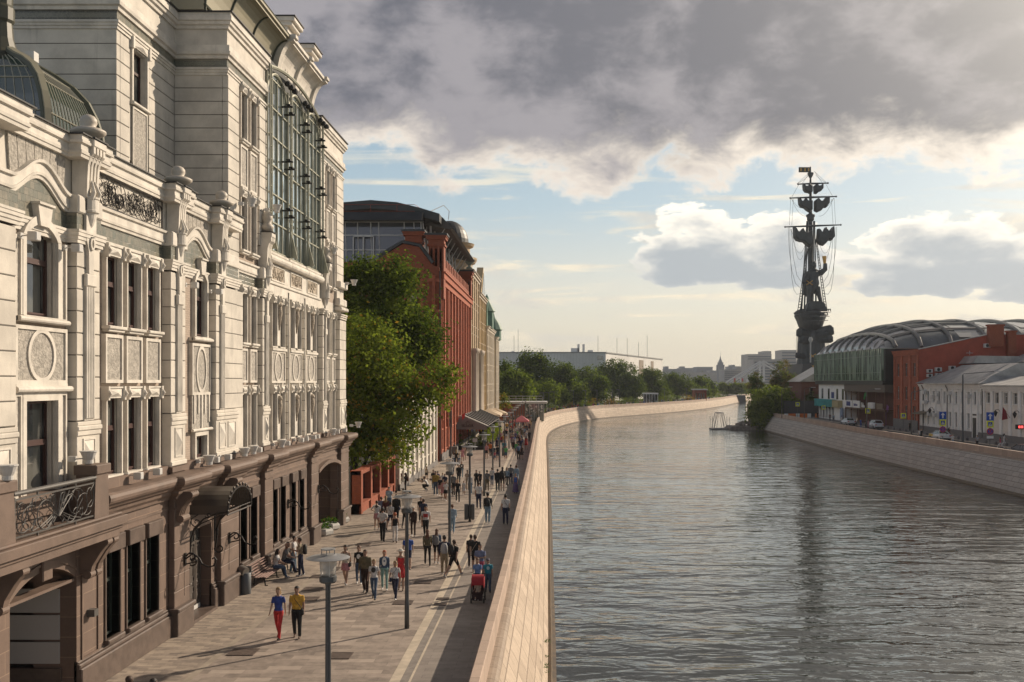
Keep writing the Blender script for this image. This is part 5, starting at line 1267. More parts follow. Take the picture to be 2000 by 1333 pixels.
for i, (x, y, h) in enumerate([(-12.6, 129.4, 1.9), (-11.0, 130.2, 1.6), (-9.9, 129.5, 2.1)]):
    tree(('leafy shrub in the left front corner of the cafe', 'low shrub in the middle of the cafe front', 'tall leafy shrub at the right front corner of the cafe')[i], (x, y, .1), [(x, y, h * .6, .55, .45, h * .5)], .16, 700, [L_MD, L_DK, L_YL], [3, 3, 2], .04, seed=30 + i, clump=.35, name='potted_shrub', cat='shrub', group='shrubs at the cafe front', limbs=3)
b = MB()
tree('yellow-green climbing plants along the street side of the cafe', (-8.7, 142, 0), [(-8.75, y, 1.6, .3, 1.6, 1.1) for y in (130.5, 133, 136, 139, 142, 145, 148, 151, 154)], .2, 5000, [L_YL, L_MD], [3, 2], 0, seed=40, clump=.5, name='climbing_plant', cat='plant')
b = MB(); b.bbox(-13.0, -11.6, 117.6, 118.4, 0, 1.15, .04); pl = tag(b.build('planter_box', plain('grey_planter', (.16, .165, .15), .7)), 'square grey planter box beside the red brick wall before the cafe', 'planter')
b = MB(); b.box(-10.6, -10.0, 127.2, 127.25, 1.1, 1.55); b.tube([(-10.3, 127.3, 0), (-10.3, 127.25, 1.2)], .03, 5); tag(b.build('menu_stand', plain('menu_panel', (.45, .5, .52))), 'pale menu stand in front of the cafe', 'menu stand')
b = MB(); b.tube([(-13.0 + .9, 115, 0), (-12.1, 115, 5.5)], .09, 8); b.box(-12.3, -11.95, 114.95, 115.05, 3.6, 5.4); tag(b.build('sign_pole', IRON2), 'grey sign pole at the red brick facade left of the cafe', 'sign pole')
b = MB(); b.tube([(-11.9, 119, 4.2), (-10.7, 119, 5.2)], .03, 5); b.add([(-11.2, 119, 4.75), (-10.8, 119, 5.1), (-10.85, 119.05, 4.5), (-11.15, 119.03, 4.2)], [(0, 1, 2, 3)]); tag(b.build('flag', plain('flag_red', (.5, .03, .03))), 'small red flag on the red brick wall over the planter', 'flag')
CANV = mat('cream_canvas', (.58, .48, .36), .85)
def parasol(x, y, w, h, m, label, name='cafe_umbrella', cat='umbrella', grp='market umbrellas beyond the cafe'):
    r = empty(name, (x, y, 0), label, cat, grp)
    b = MB(); b.tube([(x, y, 0), (x, y, h)], .05, 6); b.build('pole', IRON2, r)
    b = MB(); z = h - .9; c = [(x - w, y - w, z), (x + w, y - w, z), (x + w, y + w, z), (x - w, y + w, z)]; b.add(c + [(x, y, h)], [(0, 1, 4), (1, 2, 4), (2, 3, 4), (3, 0, 4)]); b.add(c + [(p[0], p[1], z - .25) for p in c], [(0, 1, 5, 4), (1, 2, 6, 5), (2, 3, 7, 6), (3, 0, 4, 7)]); b.build('canopy', m, r)
parasol(-11.0, 163, 2.1, 4.3, CANV, 'nearest cream market umbrella behind the striped cafe roof'); parasol(-11.2, 169, 2.1, 4.3, CANV, 'middle cream market umbrella beyond the cafe'); parasol(-10.6, 175, 2.1, 4.2, CANV, 'farthest cream market umbrella by the yellow building')
parasol(-5.9, 172, 1.3, 3.0, plain('pink_canvas', (.60, .17, .20)), 'pink parasol standing in the crowd on the promenade', 'parasol', 'parasol', None)
# --- glass kiosk with a roof terrace
kk = empty('glass_kiosk', (-6, 222, 0), 'flat roofed glass pavilion with a roof railing at the park entrance', 'kiosk')
b = MB(); b.box(-15, -1.9, 221, 231, 3.9, 4.35); b.build('roof_slab', WFR, kk)
b = MB(); b.box(-14, -6.9, 222, 230, 0, 3.9); b.build('brick_part', RED, kk)
b = MB(); b.box(-6.85, -2.6, 221.6, 230, 0, 3.9); b.build('glazing', glassmat('kiosk_glass', (.06, .09, .08), .08, .8), kk)
b = MB()
for x in (-6.8, -5.8, -4.8, -3.8, -2.65): b.box(x, x + .1, 221.5, 221.6, 0, 3.9)
for z in (5.0, 5.6): b.tube([(-14.8, 221.3, z), (-3, 221.3, z)], .05, 4)
for k in range(9): b.tube([(-14.8 + k * 1.5, 221.3, 4.3), (-14.8 + k * 1.5, 221.3, 5.6)], .04, 4)
b.build('railing', WFR, kk)
b = MB(); q = random.Random(5)
for k in range(26):
    x, z, r = q.uniform(-6.6, -2.9), q.uniform(1.9, 3.7), q.uniform(.05, .24); b.prism([(x + r * cos(t * pi / 4), z + r * sin(t * pi / 4)) for t in range(8)], 'y', 221.42 + .002 * k, 221.49)
b.build('white_dots_decoration', WHITEP, kk)
tree('slim young ochre tree beside the kiosk', (-11.2, 216, 0), [(-11.2, 216, 4.2, 1.2, 1.2, 2.4)], .35, 900, [L_OR, L_YL, L_MD], [3, 3, 1], .1, seed=50, clump=.7)
# ================================================================== park and distant city
EMB = offset(LW, -2.3)
def emY(px):
    best = None
    for p in EMB:
        if p[1] > 150:
            d = abs(CX + F * p[0] / p[1] - px)
            if best is None or d < best[0]: best = (d, p[1])
    return best[1]
REF = {255: 0, 262: 6}
def bgtree(px, pytop, Y, hw, label, mats_, wts, seed, pybot=None, leaf=.75, n=2600, grp='park trees beyond the bend', clump=2.0, droop=0):
    Y = max(Y, emY(px + hw) + 14 + (Y % 37) * .8 + (20 if pytop < 730 else 0)) if Y < 560 else max(Y, emY(px) + 20)
    n = int(n * 3.0); hw *= 1.18
    x = XY(px, Y); zt = ZY(pytop, Y); zb = 1.0 if pybot is None else ZY(pybot, Y); w = hw * Y / F; h = (zt - zb)
    rnd = random.Random(seed); bl = [(x, Y, zb + h * .52, w * .8, w * .8, h * .46)]
    for k in range(5): a = rnd.uniform(0, 6.28); bl.append((x + cos(a) * w * .5, Y + sin(a) * w * .4, zb + h * rnd.uniform(.3, .78), w * rnd.uniform(.35, .5), w * .4, h * rnd.uniform(.16, .25)))
    return tree(label, (x, Y, 0), bl, leaf, n, mats_, wts, .35 * w / 6, seed=seed, clump=clump, group=grp, limbs=4, per=22, droop=droop)
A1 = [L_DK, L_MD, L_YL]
bgtree(1042, 678, 300, 36, 'tallest dark poplar-like tree in front of the long white building', A1, [8, 3, 0], 101, n=4600)
bgtree(1092, 703, 300, 34, 'dark rounded tree right of the tallest park tree', A1, [7, 3, 0], 102, n=3200)
bgtree(1150, 712, 315, 30, 'mid-green willow in the middle of the park row', A1, [4, 6, 1], 103)
bgtree(1197, 698, 330, 42, 'broad willow, the widest crown below the lit white facade', [L_DK, L_MD, L_GR], [4, 5, 5], 104, n=4600, droop=.8)
bgtree(1236, 720, 345, 24, 'grey-green willow right of the broadest willow', [L_DK, L_MD, L_GR], [3, 3, 6], 105, droop=.8)
bgtree(1272, 716, 372, 28, 'dark tree behind the willows near the end of the white building', A1, [7, 3, 0], 106)
bgtree(1322, 726, 380, 32, 'dark round tree at the right end of the park row', A1, [6, 4, 0], 107, n=3200)
bgtree(1000, 722, 255, 34, 'bright green tree next to the yellow building', A1, [3, 7, 1], 108, n=3400)
bgtree(985, 705, 268, 18, 'dark tree rising behind the bright green tree at the left edge', A1, [7, 3, 0], 118)
bgtree(1064, 745, 262, 26, 'yellow-green bushy tree above the crowd', A1, [2, 5, 3], 109)
bgtree(1092, 752, 268, 16, 'small conical tree between two bushy park trees', A1, [4, 5, 2], 110, n=1200)
bgtree(1124, 746, 275, 27, 'light green rounded tree left of the willow shade', A1, [2, 7, 2], 111)
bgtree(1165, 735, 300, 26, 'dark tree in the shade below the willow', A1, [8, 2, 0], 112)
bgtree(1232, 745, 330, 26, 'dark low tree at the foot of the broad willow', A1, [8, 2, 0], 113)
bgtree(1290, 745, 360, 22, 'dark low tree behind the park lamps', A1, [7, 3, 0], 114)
bgtree(1367, 735, 470, 17, 'distant dusky tree right of the park row', A1, [4, 4, 0], 115, n=1300, leaf=1.2)
bgtree(1386, 736, 500, 14, 'distant dusky tree before the bridge', A1, [4, 4, 0], 116, n=1300, leaf=1.2)
bgtree(1020, 740, 262, 20, 'low green tree behind the kiosk roof', A1, [3, 6, 2], 117)
bgtree(1350, 748, 395, 16, 'small tree behind the brick pavilion', A1, [4, 5, 0], 119, n=900)
bgtree(1378, 757, 450, 12, 'small green bush tree near the far end of the park', A1, [3, 6, 1], 120, n=700)
for i, px in enumerate(range(1412, 1470, 9)):
    bgtree(px, 749 + (i % 3), 620, 9, 'clipped yellow-green tree of the distant row by the bridge', A1, [1, 4, 5], 130 + i, n=500, leaf=1.4, grp='row of clipped trees by the bridge')
# shrubs and lawn slope of the park
def shrub(px, Y, w, h, label, mats_, wts, seed): 
    Y = max(Y, emY(px + w) + 12.5)
    x = XY(px, Y); ww = w * Y / F
    return tree(label, (x, Y, 0), [(x, Y, h * .4, ww, ww * .6, h * .55)], .5, 700, mats_, wts, 0, seed=seed, clump=1.0, name='shrub', cat='shrub', group='park shrubs', per=20)
shl = ['yellow-green', 'ochre', 'grey-green', 'dull red', 'bright green', 'dark green']
shc = [[L_YL, L_MD], [L_OR, L_YL], [L_GR, L_MD], [L_BR, L_OR], [L_MD, L_YL], [L_DK, L_MD]]
wh = ['by the kiosk', 'at the park edge above the bend', 'right of the first park lamps', 'near the middle park lamps', 'below the broad willow', 'left of the white pavilion', 'right of the white pavilion', 'near the brick pavilion', 'past the brick pavilion', 'toward the far end of the park']
k = 0
for px, Y, w, h, c in [(1052, 252, 14, 2, 0), (1078, 262, 14, 2.2, 4), (1108, 272, 14, 2.6, 1), (1140, 285, 16, 2.5, 0), (1158, 292, 12, 3.2, 1), (1188, 312, 20, 3.6, 3), (1222, 330, 22, 3.4, 4), (1262, 345, 22, 4.2, 0), (1296, 352, 20, 4.4, 4), (1312, 362, 20, 3.6, 5), (1240, 336, 12, 3.2, 2), (1345, 392, 14, 3.0, 3), (1390, 460, 18, 5, 4), (1405, 480, 16, 4.2, 2)]:
    shrub(px, Y, w, h, shl[c] + ' shrub ' + wh[min(9, k * 10 // 14)] + (', the nearer one' if k % 2 else ', the rear one'), shc[c], [3, 3], 160 + k); k += 1
# park pavilions
pv = empty('park_pavilion', (XY(1270, 382), 382, 0), 'small white flat roofed park pavilion between the trees', 'pavilion')
x0, x1 = XY(1256, 382), XY(1286, 382); b = MB(); b.box(x0, x1, 382, 386, 4.0, 4.5); b.build('roof', WHITEP, pv); b = MB(); b.box(x0 + .3, x1 - .3, 382.4, 385.8, 0, 4.0); b.build('glazing', GLASS, pv)
b = MB()
for k in range(6): t = x0 + .2 + (x1 - x0 - .5) * k / 5; b.box(t, t + .12, 382.1, 382.25, 0, 4)
b.build('post', WHITEP, pv)
pv = empty('park_pavilion', (XY(1367, 452), 452, 0), 'low red brick pavilion with a flat roof by the far lamps', 'pavilion')
x0, x1 = XY(1356, 452), XY(1380, 452); b = MB(); b.box(x0, x1, 452, 459, 0, 5.0); b.build('wall', RED, pv); b = MB(); b.box(x0 - .5, x1 + .5, 451.4, 459.5, 5.0, 5.5); b.build('roof', WFR, pv)
b = MB()
for k in range(4): t = x0 + .6 + (x1 - x0 - 1) * k / 4; b.box(t, t + .7, 451.9, 452, 1, 3.6)
b.build('window', DGLASS, pv)
# the long white exhibition building
WB = mat('white_concrete', (.72, .71, .69), .85, var=.12, vscale=.08)
wbn = empty('exhibition_building', (15, 440, 0), 'long low white exhibition building behind the park trees', 'building')
Yb = 440; zt = ZY(690, Yb); xr = XY(1183, Yb); Ye = Yb * 56 / 43; xe = XY(1294, Ye)
b = MB(); pl_ = [(-60, Yb), (xr, Yb), (xe, Ye), (xe - 70, Ye + 30), (-60, Ye + 30)]
b.prism([(p[0], p[1]) for p in pl_], 'z', 0, zt); b.build('wall', WB, wbn)
b = MB(); b.prism([(p[0] + (.3 if p[0] > 0 else 0), p[1] - .3) for p in pl_], 'z', zt, zt + .5); b.build('roof_edge', plain('roof_edge_grey', (.3, .3, .3)), wbn)
b = MB()
for k in range(56): b.box(-58 + k * 1.4, -57.85 + k * 1.4, Yb - .1, Yb - .003, .5, zt - .2)
b.build('facade_rib', mat('rib_grey', (.60, .59, .57), .9), wbn)
b = MB(); x0 = XY(1166, Yb); b.box(x0, XY(1178, Yb), Yb - .2, Yb - .1, ZY(703, Yb), ZY(695, Yb)); b.build('window', GLASS, wbn)
def onside(t, z, d=0.15):   # point on the lit end wall
    return (xr + (xe - xr) * t + d * .95, Yb + (Ye - Yb) * t - d * .3, z)
for t0, t1 in ((.52, .60), (.745, .80)):
    b = MB(); b.add([onside(t0, 6), onside(t1, 6), onside(t1, zt - 1.5), onside(t0, zt - 1.5)], [(0, 1, 2, 3)]); b.build('brown_panel', plain('brown_panel', (.25, .2, .15)), wbn)
b = MB()
for row, (zz, n) in enumerate(((12.5, 9), (9.6, 4))):
    for k in range(n): t = .635 + .0105 * k + .012 * row; b.add([onside(t, zz, .3), onside(t + .007, zz, .3), onside(t + .007, zz + 2, .3), onside(t, zz + 2, .3)], [(0, 1, 2, 3)])
b.build('lettering', plain('dark_letters', (.08, .08, .10)), wbn)
for px, w, h in ((1123, 15, 3), (1153, 10, 2), (1130, 4, 5), (1140, 4, 5), (1002, 6, 1.5)):
    b = MB(); Y = Yb + 15; b.box(XY(px - w / 2, Y), XY(px + w / 2, Y), Y, Y + 6, zt, zt + h * .9); b.build('roof_housing', WB, wbn)
b = MB()
for px, h in ((1004, 9), (1012, 12), (1168, 9), (1205, 8), (1225, 8), (1247, 6), (1264, 9)): b.tube([(XY(px, Yb + 30), Yb + 30, zt - 1), (XY(px, Yb + 30), Yb + 30, zt + h)], .08, 4)
b.build('antenna', IRON2, wbn)
# far skyline
SK = [mat('far_block_%d' % i, c, .9, var=.1, vscale=.01) for i, c in enumerate([(.30, .30, .30), (.36, .34, .32), (.25, .26, .28), (.42, .40, .37)])]
WINM = plain('far_windows', (.10, .11, .12))
def skyblock(px0, px1, pyt, Y, label, mi=0, d=40, rows=0, step=None):
    r = empty('apartment_block', (XY((px0 + px1) / 2, Y), Y, 0), label, 'building', 'distant city blocks'); x0, x1 = XY(px0, Y), XY(px1, Y); zt = ZY(pyt, Y)
    b = MB(); b.box(x0, x1, Y, Y + d, 0, zt)
    if step: b.box(XY(step[0], Y), XY(step[1], Y), Y + 2, Y + d - 3, zt, ZY(step[2], Y))
    b.build('wall', SK[mi], r)
    if rows:
        b = MB(); h = (zt - 5) / rows
        for k in range(rows):
            b.box(x0 + 1, x1 - 1, Y - .4, Y - .01, 3 + k * h + h * .3, 3 + k * h + h * .7)
        b.build('window_band', WINM, r)
    return r
skyblock(1459, 1507, 692, 1250, 'wide pale slab block behind the bridge pylon', 3, rows=14, step=(1492, 1507, 686))
skyblock(1472, 1556, 702, 1150, 'broad grey block between the slab and the monument', 1, rows=9); skyblock(1526, 1556, 684, 1400, 'tall grey block just left of the monument', 1, rows=12)
skyblock(1414, 1461, 722, 1300, 'low wide grey block left of the slab block', 0, rows=8, step=(1440, 1460, 717)); skyblock(1294, 1330, 721, 1500, 'grey block just right of the white building', 2, step=(1300, 1306, 716))
skyblock(1328, 1362, 719, 1600, 'grey roofscape block with two small towers', 0, step=(1331, 1338, 716)); skyblock(1360, 1392, 717, 1550, 'blocky grey building left of the spired tower', 2); skyblock(1388, 1424, 724, 1450, 'low grey block at the foot of the spired tower', 0)
skyblock(1340, 1400, 728, 1200, 'long low pale roofscape before the far skyline', 3); skyblock(1180, 1300, 724, 1700, 'grey blocks glimpsed behind the park trees', 2)
skyblock(1424, 1450, 716, 1700, 'hazy block behind the low wide one', 2, step=(1430, 1436, 713)); skyblock(1506, 1530, 712, 1350, 'low hazy block right of the slab', 0)
tw = empty('spired_tower', (XY(1407, 1400), 1400, 0), 'distant stepped tower with a thin spire on the skyline', 'tower'); Y = 1400; x = XY(1407, Y)
b = MB(); b.box(x - 5, x + 5, Y - 5, Y + 5, 0, ZY(713, Y)); b.box(x - 3.5, x + 3.5, Y - 3.5, Y + 3.5, ZY(713, Y), ZY(708, Y)); b.build('shaft', SK[2], tw)
b = MB(); b.lathe([(3, 0), (2, 3), (1, 5), (.8, 7), (.15, 9), (.1, 16)], (x, Y, ZY(708, Y)), 8); b.build('spire', SK[2], tw)
bg_ = empty('road_bridge', (XY(1470, 900), 900, 0), 'distant suspension bridge with pale chains and small flags', 'bridge'); Y = 900
WHB = plain('pale_bridge_steel', (.55, .55, .54), .6)
b = MB(); b.box(XY(1392, Y), XY(1600, Y), Y, Y + 20, ZY(754, Y), ZY(750, Y)); b.build('deck', SK[0], bg_)
b = MB()
for dy in (0, 20):
    b.tube([(XY(1424, Y), Y + dy, ZY(748, Y)), (XY(1492, Y), Y + dy, ZY(706, Y)), (XY(1560, Y), Y + dy, ZY(744, Y))], .8, 5); b.tube([(XY(1438, Y), Y + dy, ZY(748, Y)), (XY(1492, Y), Y + dy, ZY(711, Y))], .6, 5)
b.build('chain', WHB, bg_)
b = MB(); b.box(XY(1491, Y), XY(1494, Y), Y, Y + 3, -3, ZY(705, Y)); b.box(XY(1491, Y), XY(1494, Y), Y + 17, Y + 20, -3, ZY(705, Y)); b.build('pylon', WHB, bg_)
for i, px in enumerate((1433, 1445, 1448, 1458, 1466, 1474)):
    b = MB(); z = ZY(748, Y); b.tube([(XY(px, Y), Y - 1, ZY(750, Y)), (XY(px, Y), Y - 1, z + 4)], .15, 4); b.box(XY(px, Y), XY(px, Y) + 1.6, Y - 1.05, Y - .95, z + .5, z + 4); b.build('flag', [plain('flag_red2', (.5, .06, .05)), WHITEP][i % 2], bg_)
# dark end pier of the left embankment
b = MB(); x, Y = XY(1447, 575), 575; b.prism([(XY(1432, Y), 1.0), (XY(1456, Y), 1.0), (XY(1457, Y), -3.3), (XY(1443, Y), -3.3)], 'y', Y, Y + 25); tag(b.build('landing_ramp', mat('dark_granite2', (.13, .13, .13), .8)), 'dark grey landing stair at the far end of the sunlit embankment', 'pier')
# ================================================================== right bank
TAN = mat('pale_tan_render', (.68, .64, .58), .85, var=.1, vscale=.7, streak=.25); WT2 = mat('white_pilaster_render', (.76, .75, .72), .8, var=.08, vscale=.7, streak=.2)
YS = lambda px, X=65.0: F * X / (px - CX)
wb = facade('white_house', 'low cream two storey house with white pilasters and a grey hipped metal roof', 65, -1, 110, 151, 8.1, [(1.4, 3.6), (5.6, 7.2)], 14, TAN, WT2, win=(.42, 0), strips=.14, plinth=1.1, topc=.7, skip=lambda i, j: j == 0)
wc = facade('white_house', 'white two storey house with drainpipes and an arched door, beside the red brick end wall', 65.2, -1, 151.2, 177.8, 8.4, [(1.4, 3.8), (5.2, 7.2)], 11, WT2, WT2, win=(.36, 0), strips=.06, plinth=1.0, topc=.8)
b = MB(); b.prism([(64.3, 8.4), (64.3, 8.55), (71, 11.7), (80, 11.7), (82, 8.4)], 'y', 152.5, 174)
b.build('roof', ROOFM, wc)
b = MB(); b.add([(64.3, 151, 8.52), (82, 151, 8.5), (71, 155, 11.6), (80, 155, 11.6), (64.3, 178, 8.52), (71, 174, 11.6), (80, 174, 11.6), (82, 178, 8.5)], [(0, 1, 3, 2), (4, 7, 6, 5), (0, 2, 5, 4), (1, 7, 6, 3), (2, 3, 6, 5)])
for k in range(30): y = 152 + k * .88; b.tube([(64.3, y, 8.58), (71, min(173.5, max(155.5, y)), 11.68)], .035, 4)
for k in range(16): x = 65.5 + k; b.tube([(x, 151, 8.55), (max(71, min(80, x)), 155, 11.65)], .035, 4)
b.build('roof', ROOFM, wc)
b = MB(); b.prism([(64.3, 8.1), (64.3, 8.3), (70, 9.6), (84, 9.6), (84, 8.1)], 'y', 110, 151); b.build('roof', ROOFM, wb)
for y in (151.4, 165, 175.8):
    b = MB(); b.tube([(64.6, y, 8.2), (64.9, y, 7.6), (64.9, y, .3)], .09, 6); b.build('downpipe', IRON2, wc)
b = MB(); b.box(64.9, 65.25, 153.2, 155.2, 0, 4.2); b.build('door_surround', WT2, wc); b = MB(); b.box(64.85, 64.92, 153.6, 154.8, 0, 3.2); b.build('door', BLACKM, wc)
b = MB(); x = 153.5                        # short dark word over the door
for k in range(6): b.box(64.86, 64.9, x + k * .24, x + k * .24 + .16, 3.55, 3.8)
b.build('lettering', BLACKM, wc)
for y, z in ((171, 5.9), (174.8, 6.6), (174.6, 4.9), (168.9, 6.3), (168.7, 5.0), (163.6, 6.6), (172.7, 2.9), (170.2, 2.8), (156.2, 6.2)):
    b = MB(); b.bbox(64.5, 65.0, y - .4, y + .4, z, z + .62, .03); b.lathe([(.26, 0), (.26, .02)], (64.6, y, z + .1), 10); b.build('air_conditioner', WFR, wc)
b = MB(); b.prism([(63.6, 3.1), (65.1, 3.5), (65.1, 3.6), (63.6, 3.25)], 'y', 173.5, 177.5); b.build('entrance_canopy', plain('brown_canopy', (.16, .13, .09)), wc)
# red brick corner building with its long end wall
rc = facade('red_brick_house', 'narrow three storey red brick house with arched windows and a long sloping end wall', 65, -1, 178.2, 191, 14.6, [(1.4, 4.4), (5.5, 7.9), (9.8, 12.2)], 3, RED, REDP, win=(.26, 0), strips=.13, plinth=1.8, topc=1.0, mp=REDP)
b = MB(); b.prism([(65.02, 0), (65.02, 14.5), (77.5, 17.2), (80, 17.2), (130, 17.2), (130, 0)], 'y', 178.0, 178.18); b.build('end_wall', mat('red_painted_brick', (.34, .07, .04), .85, var=.2, vscale=.5, streak=.3), rc)
b = MB(); b.prism([(65.0, 14.55), (77.5, 17.25), (130, 17.25), (130, 17.4), (77.5, 17.4), (65.0, 14.7)], 'y', 177.8, 178.5); b.build('coping', ROOFM, rc)
for x, w, z in ((78.4, 1.3, 19.0), (81.2, .7, 17.9), (87.2, .9, 17.8), (89.0, .9, 17.8), (95.0, 1.2, 18.5)):
    b = MB(); b.box(x - w, x + w, 176.9, 178.0, 13.2 if z < 18 else 15, z - .3); b.box(x - w - .15, x + w + .15, 176.8, 178.2, z - .3, z); b.build('chimney', RED, rc)
for k, (px, py, s) in enumerate(((1815, 725, .9), (1815, 734, .9), (1832, 722, 1.05), (1832, 733, 1), (1845.5, 731, .9), (1859, 719, 1.05), (1927, 675.5, 1.05), (1912, 700, .9), (1858, 730, .9))):
    x, z = XY(px, 177.7), ZY(py, 177.7); b = MB(); b.bbox(x - .5 * s, x + .5 * s, 177.2, 177.98, z - .33 * s, z + .33 * s, .04); o = b.build('air_conditioner', WFR, rc)
    b = MB(); n = 12; b.prism([(x - .08 + .27 * s * cos(2 * pi * t / n), z + .27 * s * sin(2 * pi * t / n)) for t in range(n)], 'y', 177.15, 177.2); b.build('fan', BLACKM, o)
b = MB(); x, z = XY(1893, 177.5), ZY(690, 177.5); b.tube([(x - .6, 177.3, z), (x + .6, 177.3, z)], .04, 4); b.tube([(x, 177.3, z - .35), (x, 177.3, z + .4)], .04, 4); b.tube([(x, 177.9, z), (x, 176.7, z)], .06, 4); b.build('antenna', LAMPW, rc)
# tan rear house
rh = empty('tan_house', (88, 172, 0), 'tan rear house with a grey metal hip roof in front of the red end wall', 'house')
b = MB(); b.box(81, 110, 168, 176.5, 0, 12.4); b.build('wall', mat('tan_render', (.30, .25, .18), .85, var=.15), rh)
b = MB(); b.add([(79.5, 167, 12.2), (111, 167, 12.2), (111, 177, 12.2), (79.5, 177, 12.2), (85, 172, 15.2), (108, 172, 15.2)], [(0, 1, 5, 4), (1, 2, 5), (2, 3, 4, 5), (3, 0, 4), (0, 3, 2, 1)])
for k in range(24): x = 80 + k * 1.25; b.tube([(x, 167, 12.25), (max(85, min(108, x + 1)), 172, 15.25)], .04, 4)
b.build('roof', ROOFM, rh); b = MB(); b.box(88.5, 89.5, 167.9, 168.0, 9.4, 11.6); b.build('window', GLASS, rh)
b = MB(); b.prism([(72, 12.0), (81.5, 12.0), (80, 13.2), (73, 13.3)], 'y', 172, 177.9); b.build('lean_to_roof', ROOFM, rh)
b = MB(); b.tube([(83.5, 166, 9.4), (84.4, 166.2, 11), (85.6, 166.5, 11.2), (88, 166, 9.5)], .55, 12); b.tube([(84.0, 166, 11), (84.0, 166, 14)], .25, 8); b.build('duct', ROOFM, rh)

# glass box with the ribbed vault
gb = empty('glass_building', (64, 218, 0), 'green glass box carried over shops, under a ribbed curved grey roof', 'building')
def gg():
    m = glassmat('green_glass', (.06, .11, .065), .06, .9, .3); nt = m.node_tree; b_ = nt.nodes['Principled BSDF']; tc = nt.nodes.new('ShaderNodeTexCoord'); x, y, z = sep(nt, tc.outputs['Object'])
    n = nz(nt, comb(nt, 0.0, y * 1.4, z * .25), .5, 3, .6); nt.links.new(mix(nt, n.sm(.46, .58), (.05, .095, .055), (.33, .42, .31)), b_.inputs['Base Color']); return m  # pale upright streaks paint reflections into the glass colour
b = MB(); b.box(63.2, 75, 193, 243, 9.0, 15.3); b.build('glass_wall', gg(), gb)
b = MB()
for k in range(41): y = 193 + k * 1.25; b.box(63.08, 63.2, y - .03, y + .03, 9.0, 15.3)
for z in (9.05, 10.6, 13.9, 15.28): b.box(63.08, 63.2, 193, 243, z - .05, z + .05)
b.build('glazing_bars', plain('green_grey_bars', (.16, .2, .15), .5), gb)
b = MB(); b.box(63.6, 76, 192.0, 192.98, 8.8, 15.2); b.box(63.4, 76, 193, 243.2, 8.2, 8.99); b.build('dark_frame', BLACKM, gb)
def vz(X, t):
    """vault height above the eaves: t in 0..1 across Y, X in from the river front"""
    u = max(0.0, min(1.0, (X - 63.4) / 17.0)); h = 6.3 * sqrt(max(0, 1 - (1 - u) ** 2)); c = 1 - abs(2 * t - 1) ** 2.4
    return 15.3 + h * c ** .55
b = MB(); NX, NT = 26, 26; vs = []
xs = [63.4 + 17 * (1 - cos(pi / 2 * k / 12)) for k in range(13)] + [80.4 + 5 * k for k in range(1, 14)]
for X in xs:
    for t in range(NT + 1): vs.append((X, 193 + 50 * t / NT, vz(X, t / NT)))
fs = [(i * (NT + 1) + t, (i + 1) * (NT + 1) + t, (i + 1) * (NT + 1) + t + 1, i * (NT + 1) + t + 1) for i in range(len(xs) - 1) for t in range(NT)]
b.add(vs, fs); vault = b.build('vault', mat('vault_sheet', (.22, .23, .23), .22, .65, var=.2, vscale=.3), gb, True)
for t in [k / 10 for k in range(1, 10)]:
    b = MB(); b.tube([(X, 193 + 50 * t, vz(X, t) + .25) for X in xs[:14]], .22, 5); b.build('rib', mat('vault_rib', (.24, .235, .22), .4, .4), gb)
for X in (66, 71, 77, 84, 91, 98, 105, 112, 119, 126):
    b = MB(); b.tube([(X, 193 + 50 * t / 30, vz(X, t / 30) + .3) for t in range(0, 25)], .38, 5); b.build('rib', mat('vault_rib', (.24, .235, .22), .4, .4), gb)
b = MB()
for k in range(9):
    X = 79 + k * 7
    for t0, t1 in ((.03, .10), (.12, .22)):
        p = [(X, 193 + 50 * t0, vz(X, t0) + .12), (X + 5.4, 193 + 50 * t0, vz(X + 5, t0) + .12), (X + 5.4, 193 + 50 * t1, vz(X + 5, t1) + .12), (X, 193 + 50 * t1, vz(X, t1) + .12)]; b.add(p, [(0, 1, 2, 3)])
b.build('roof_light', glassmat('roof_light', (.30, .30, .28), .15, .9), gb)
for k in range(9):
    y = 195.5 + k * 5.1; b = MB(); b.prism([(63.15, 15.35), (64.4, 17.0), (64.8, 15.35)], 'y', y, y + 2.9); b.build('dormer_fin', mat('fin_sheet', (.40, .39, .37), .4, .4), gb)
# shops under the glass box
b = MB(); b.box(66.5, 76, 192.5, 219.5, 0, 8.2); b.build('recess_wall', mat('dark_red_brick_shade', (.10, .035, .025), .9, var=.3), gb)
b = MB(); b.box(63.6, 66.5, 192.3, 219.4, 6.7, 8.2); b.build('fascia', plain('brown_fascia', (.10, .075, .055)), gb)
b = MB(); b.box(63.8, 66.5, 193, 219.4, 3.0, 3.3)
for y in (193.2, 198.5, 204, 209.5, 215, 219.2): b.box(63.8, 64.0, y, y + .2, 0, 8.2)
b.build('balcony_deck', plain('brown_timber', (.13, .065, .035)), gb)
for k in range(4):
    b = MB()
    for j in range(7): y = 194.5 + k * 6 + j * .55; b.box(63.82, 63.88, y, y + .2, 3.4, 4.5)
    b.build('baluster_group', plain('pale_timber', (.35, .29, .2)), gb)
b = MB(); n = 16; b.prism([(213 + 1.2 * cos(pi * t / n), 5.0 + 1.5 * sin(pi * t / n)) for t in range(n + 1)] + [(213 + .6 * cos(pi * t / n), 5.0 + .8 * sin(pi * t / n)) for t in range(n, -1, -1)], 'x', 66.3, 66.4); b.build('green_arch_sign', plain('green_sign', (.05, .4, .1)), gb)
b = MB(); b.box(64, 66.4, 219.5, 242, 0, 8.2); b.build('white_wall', WT2, gb)
for y in (221.5, 226, 233, 238.5):
    b = MB(); b.box(63.9, 64.0, y - .6, y + .6, 4.8, 7.2); b.build('window', GLASS, gb)
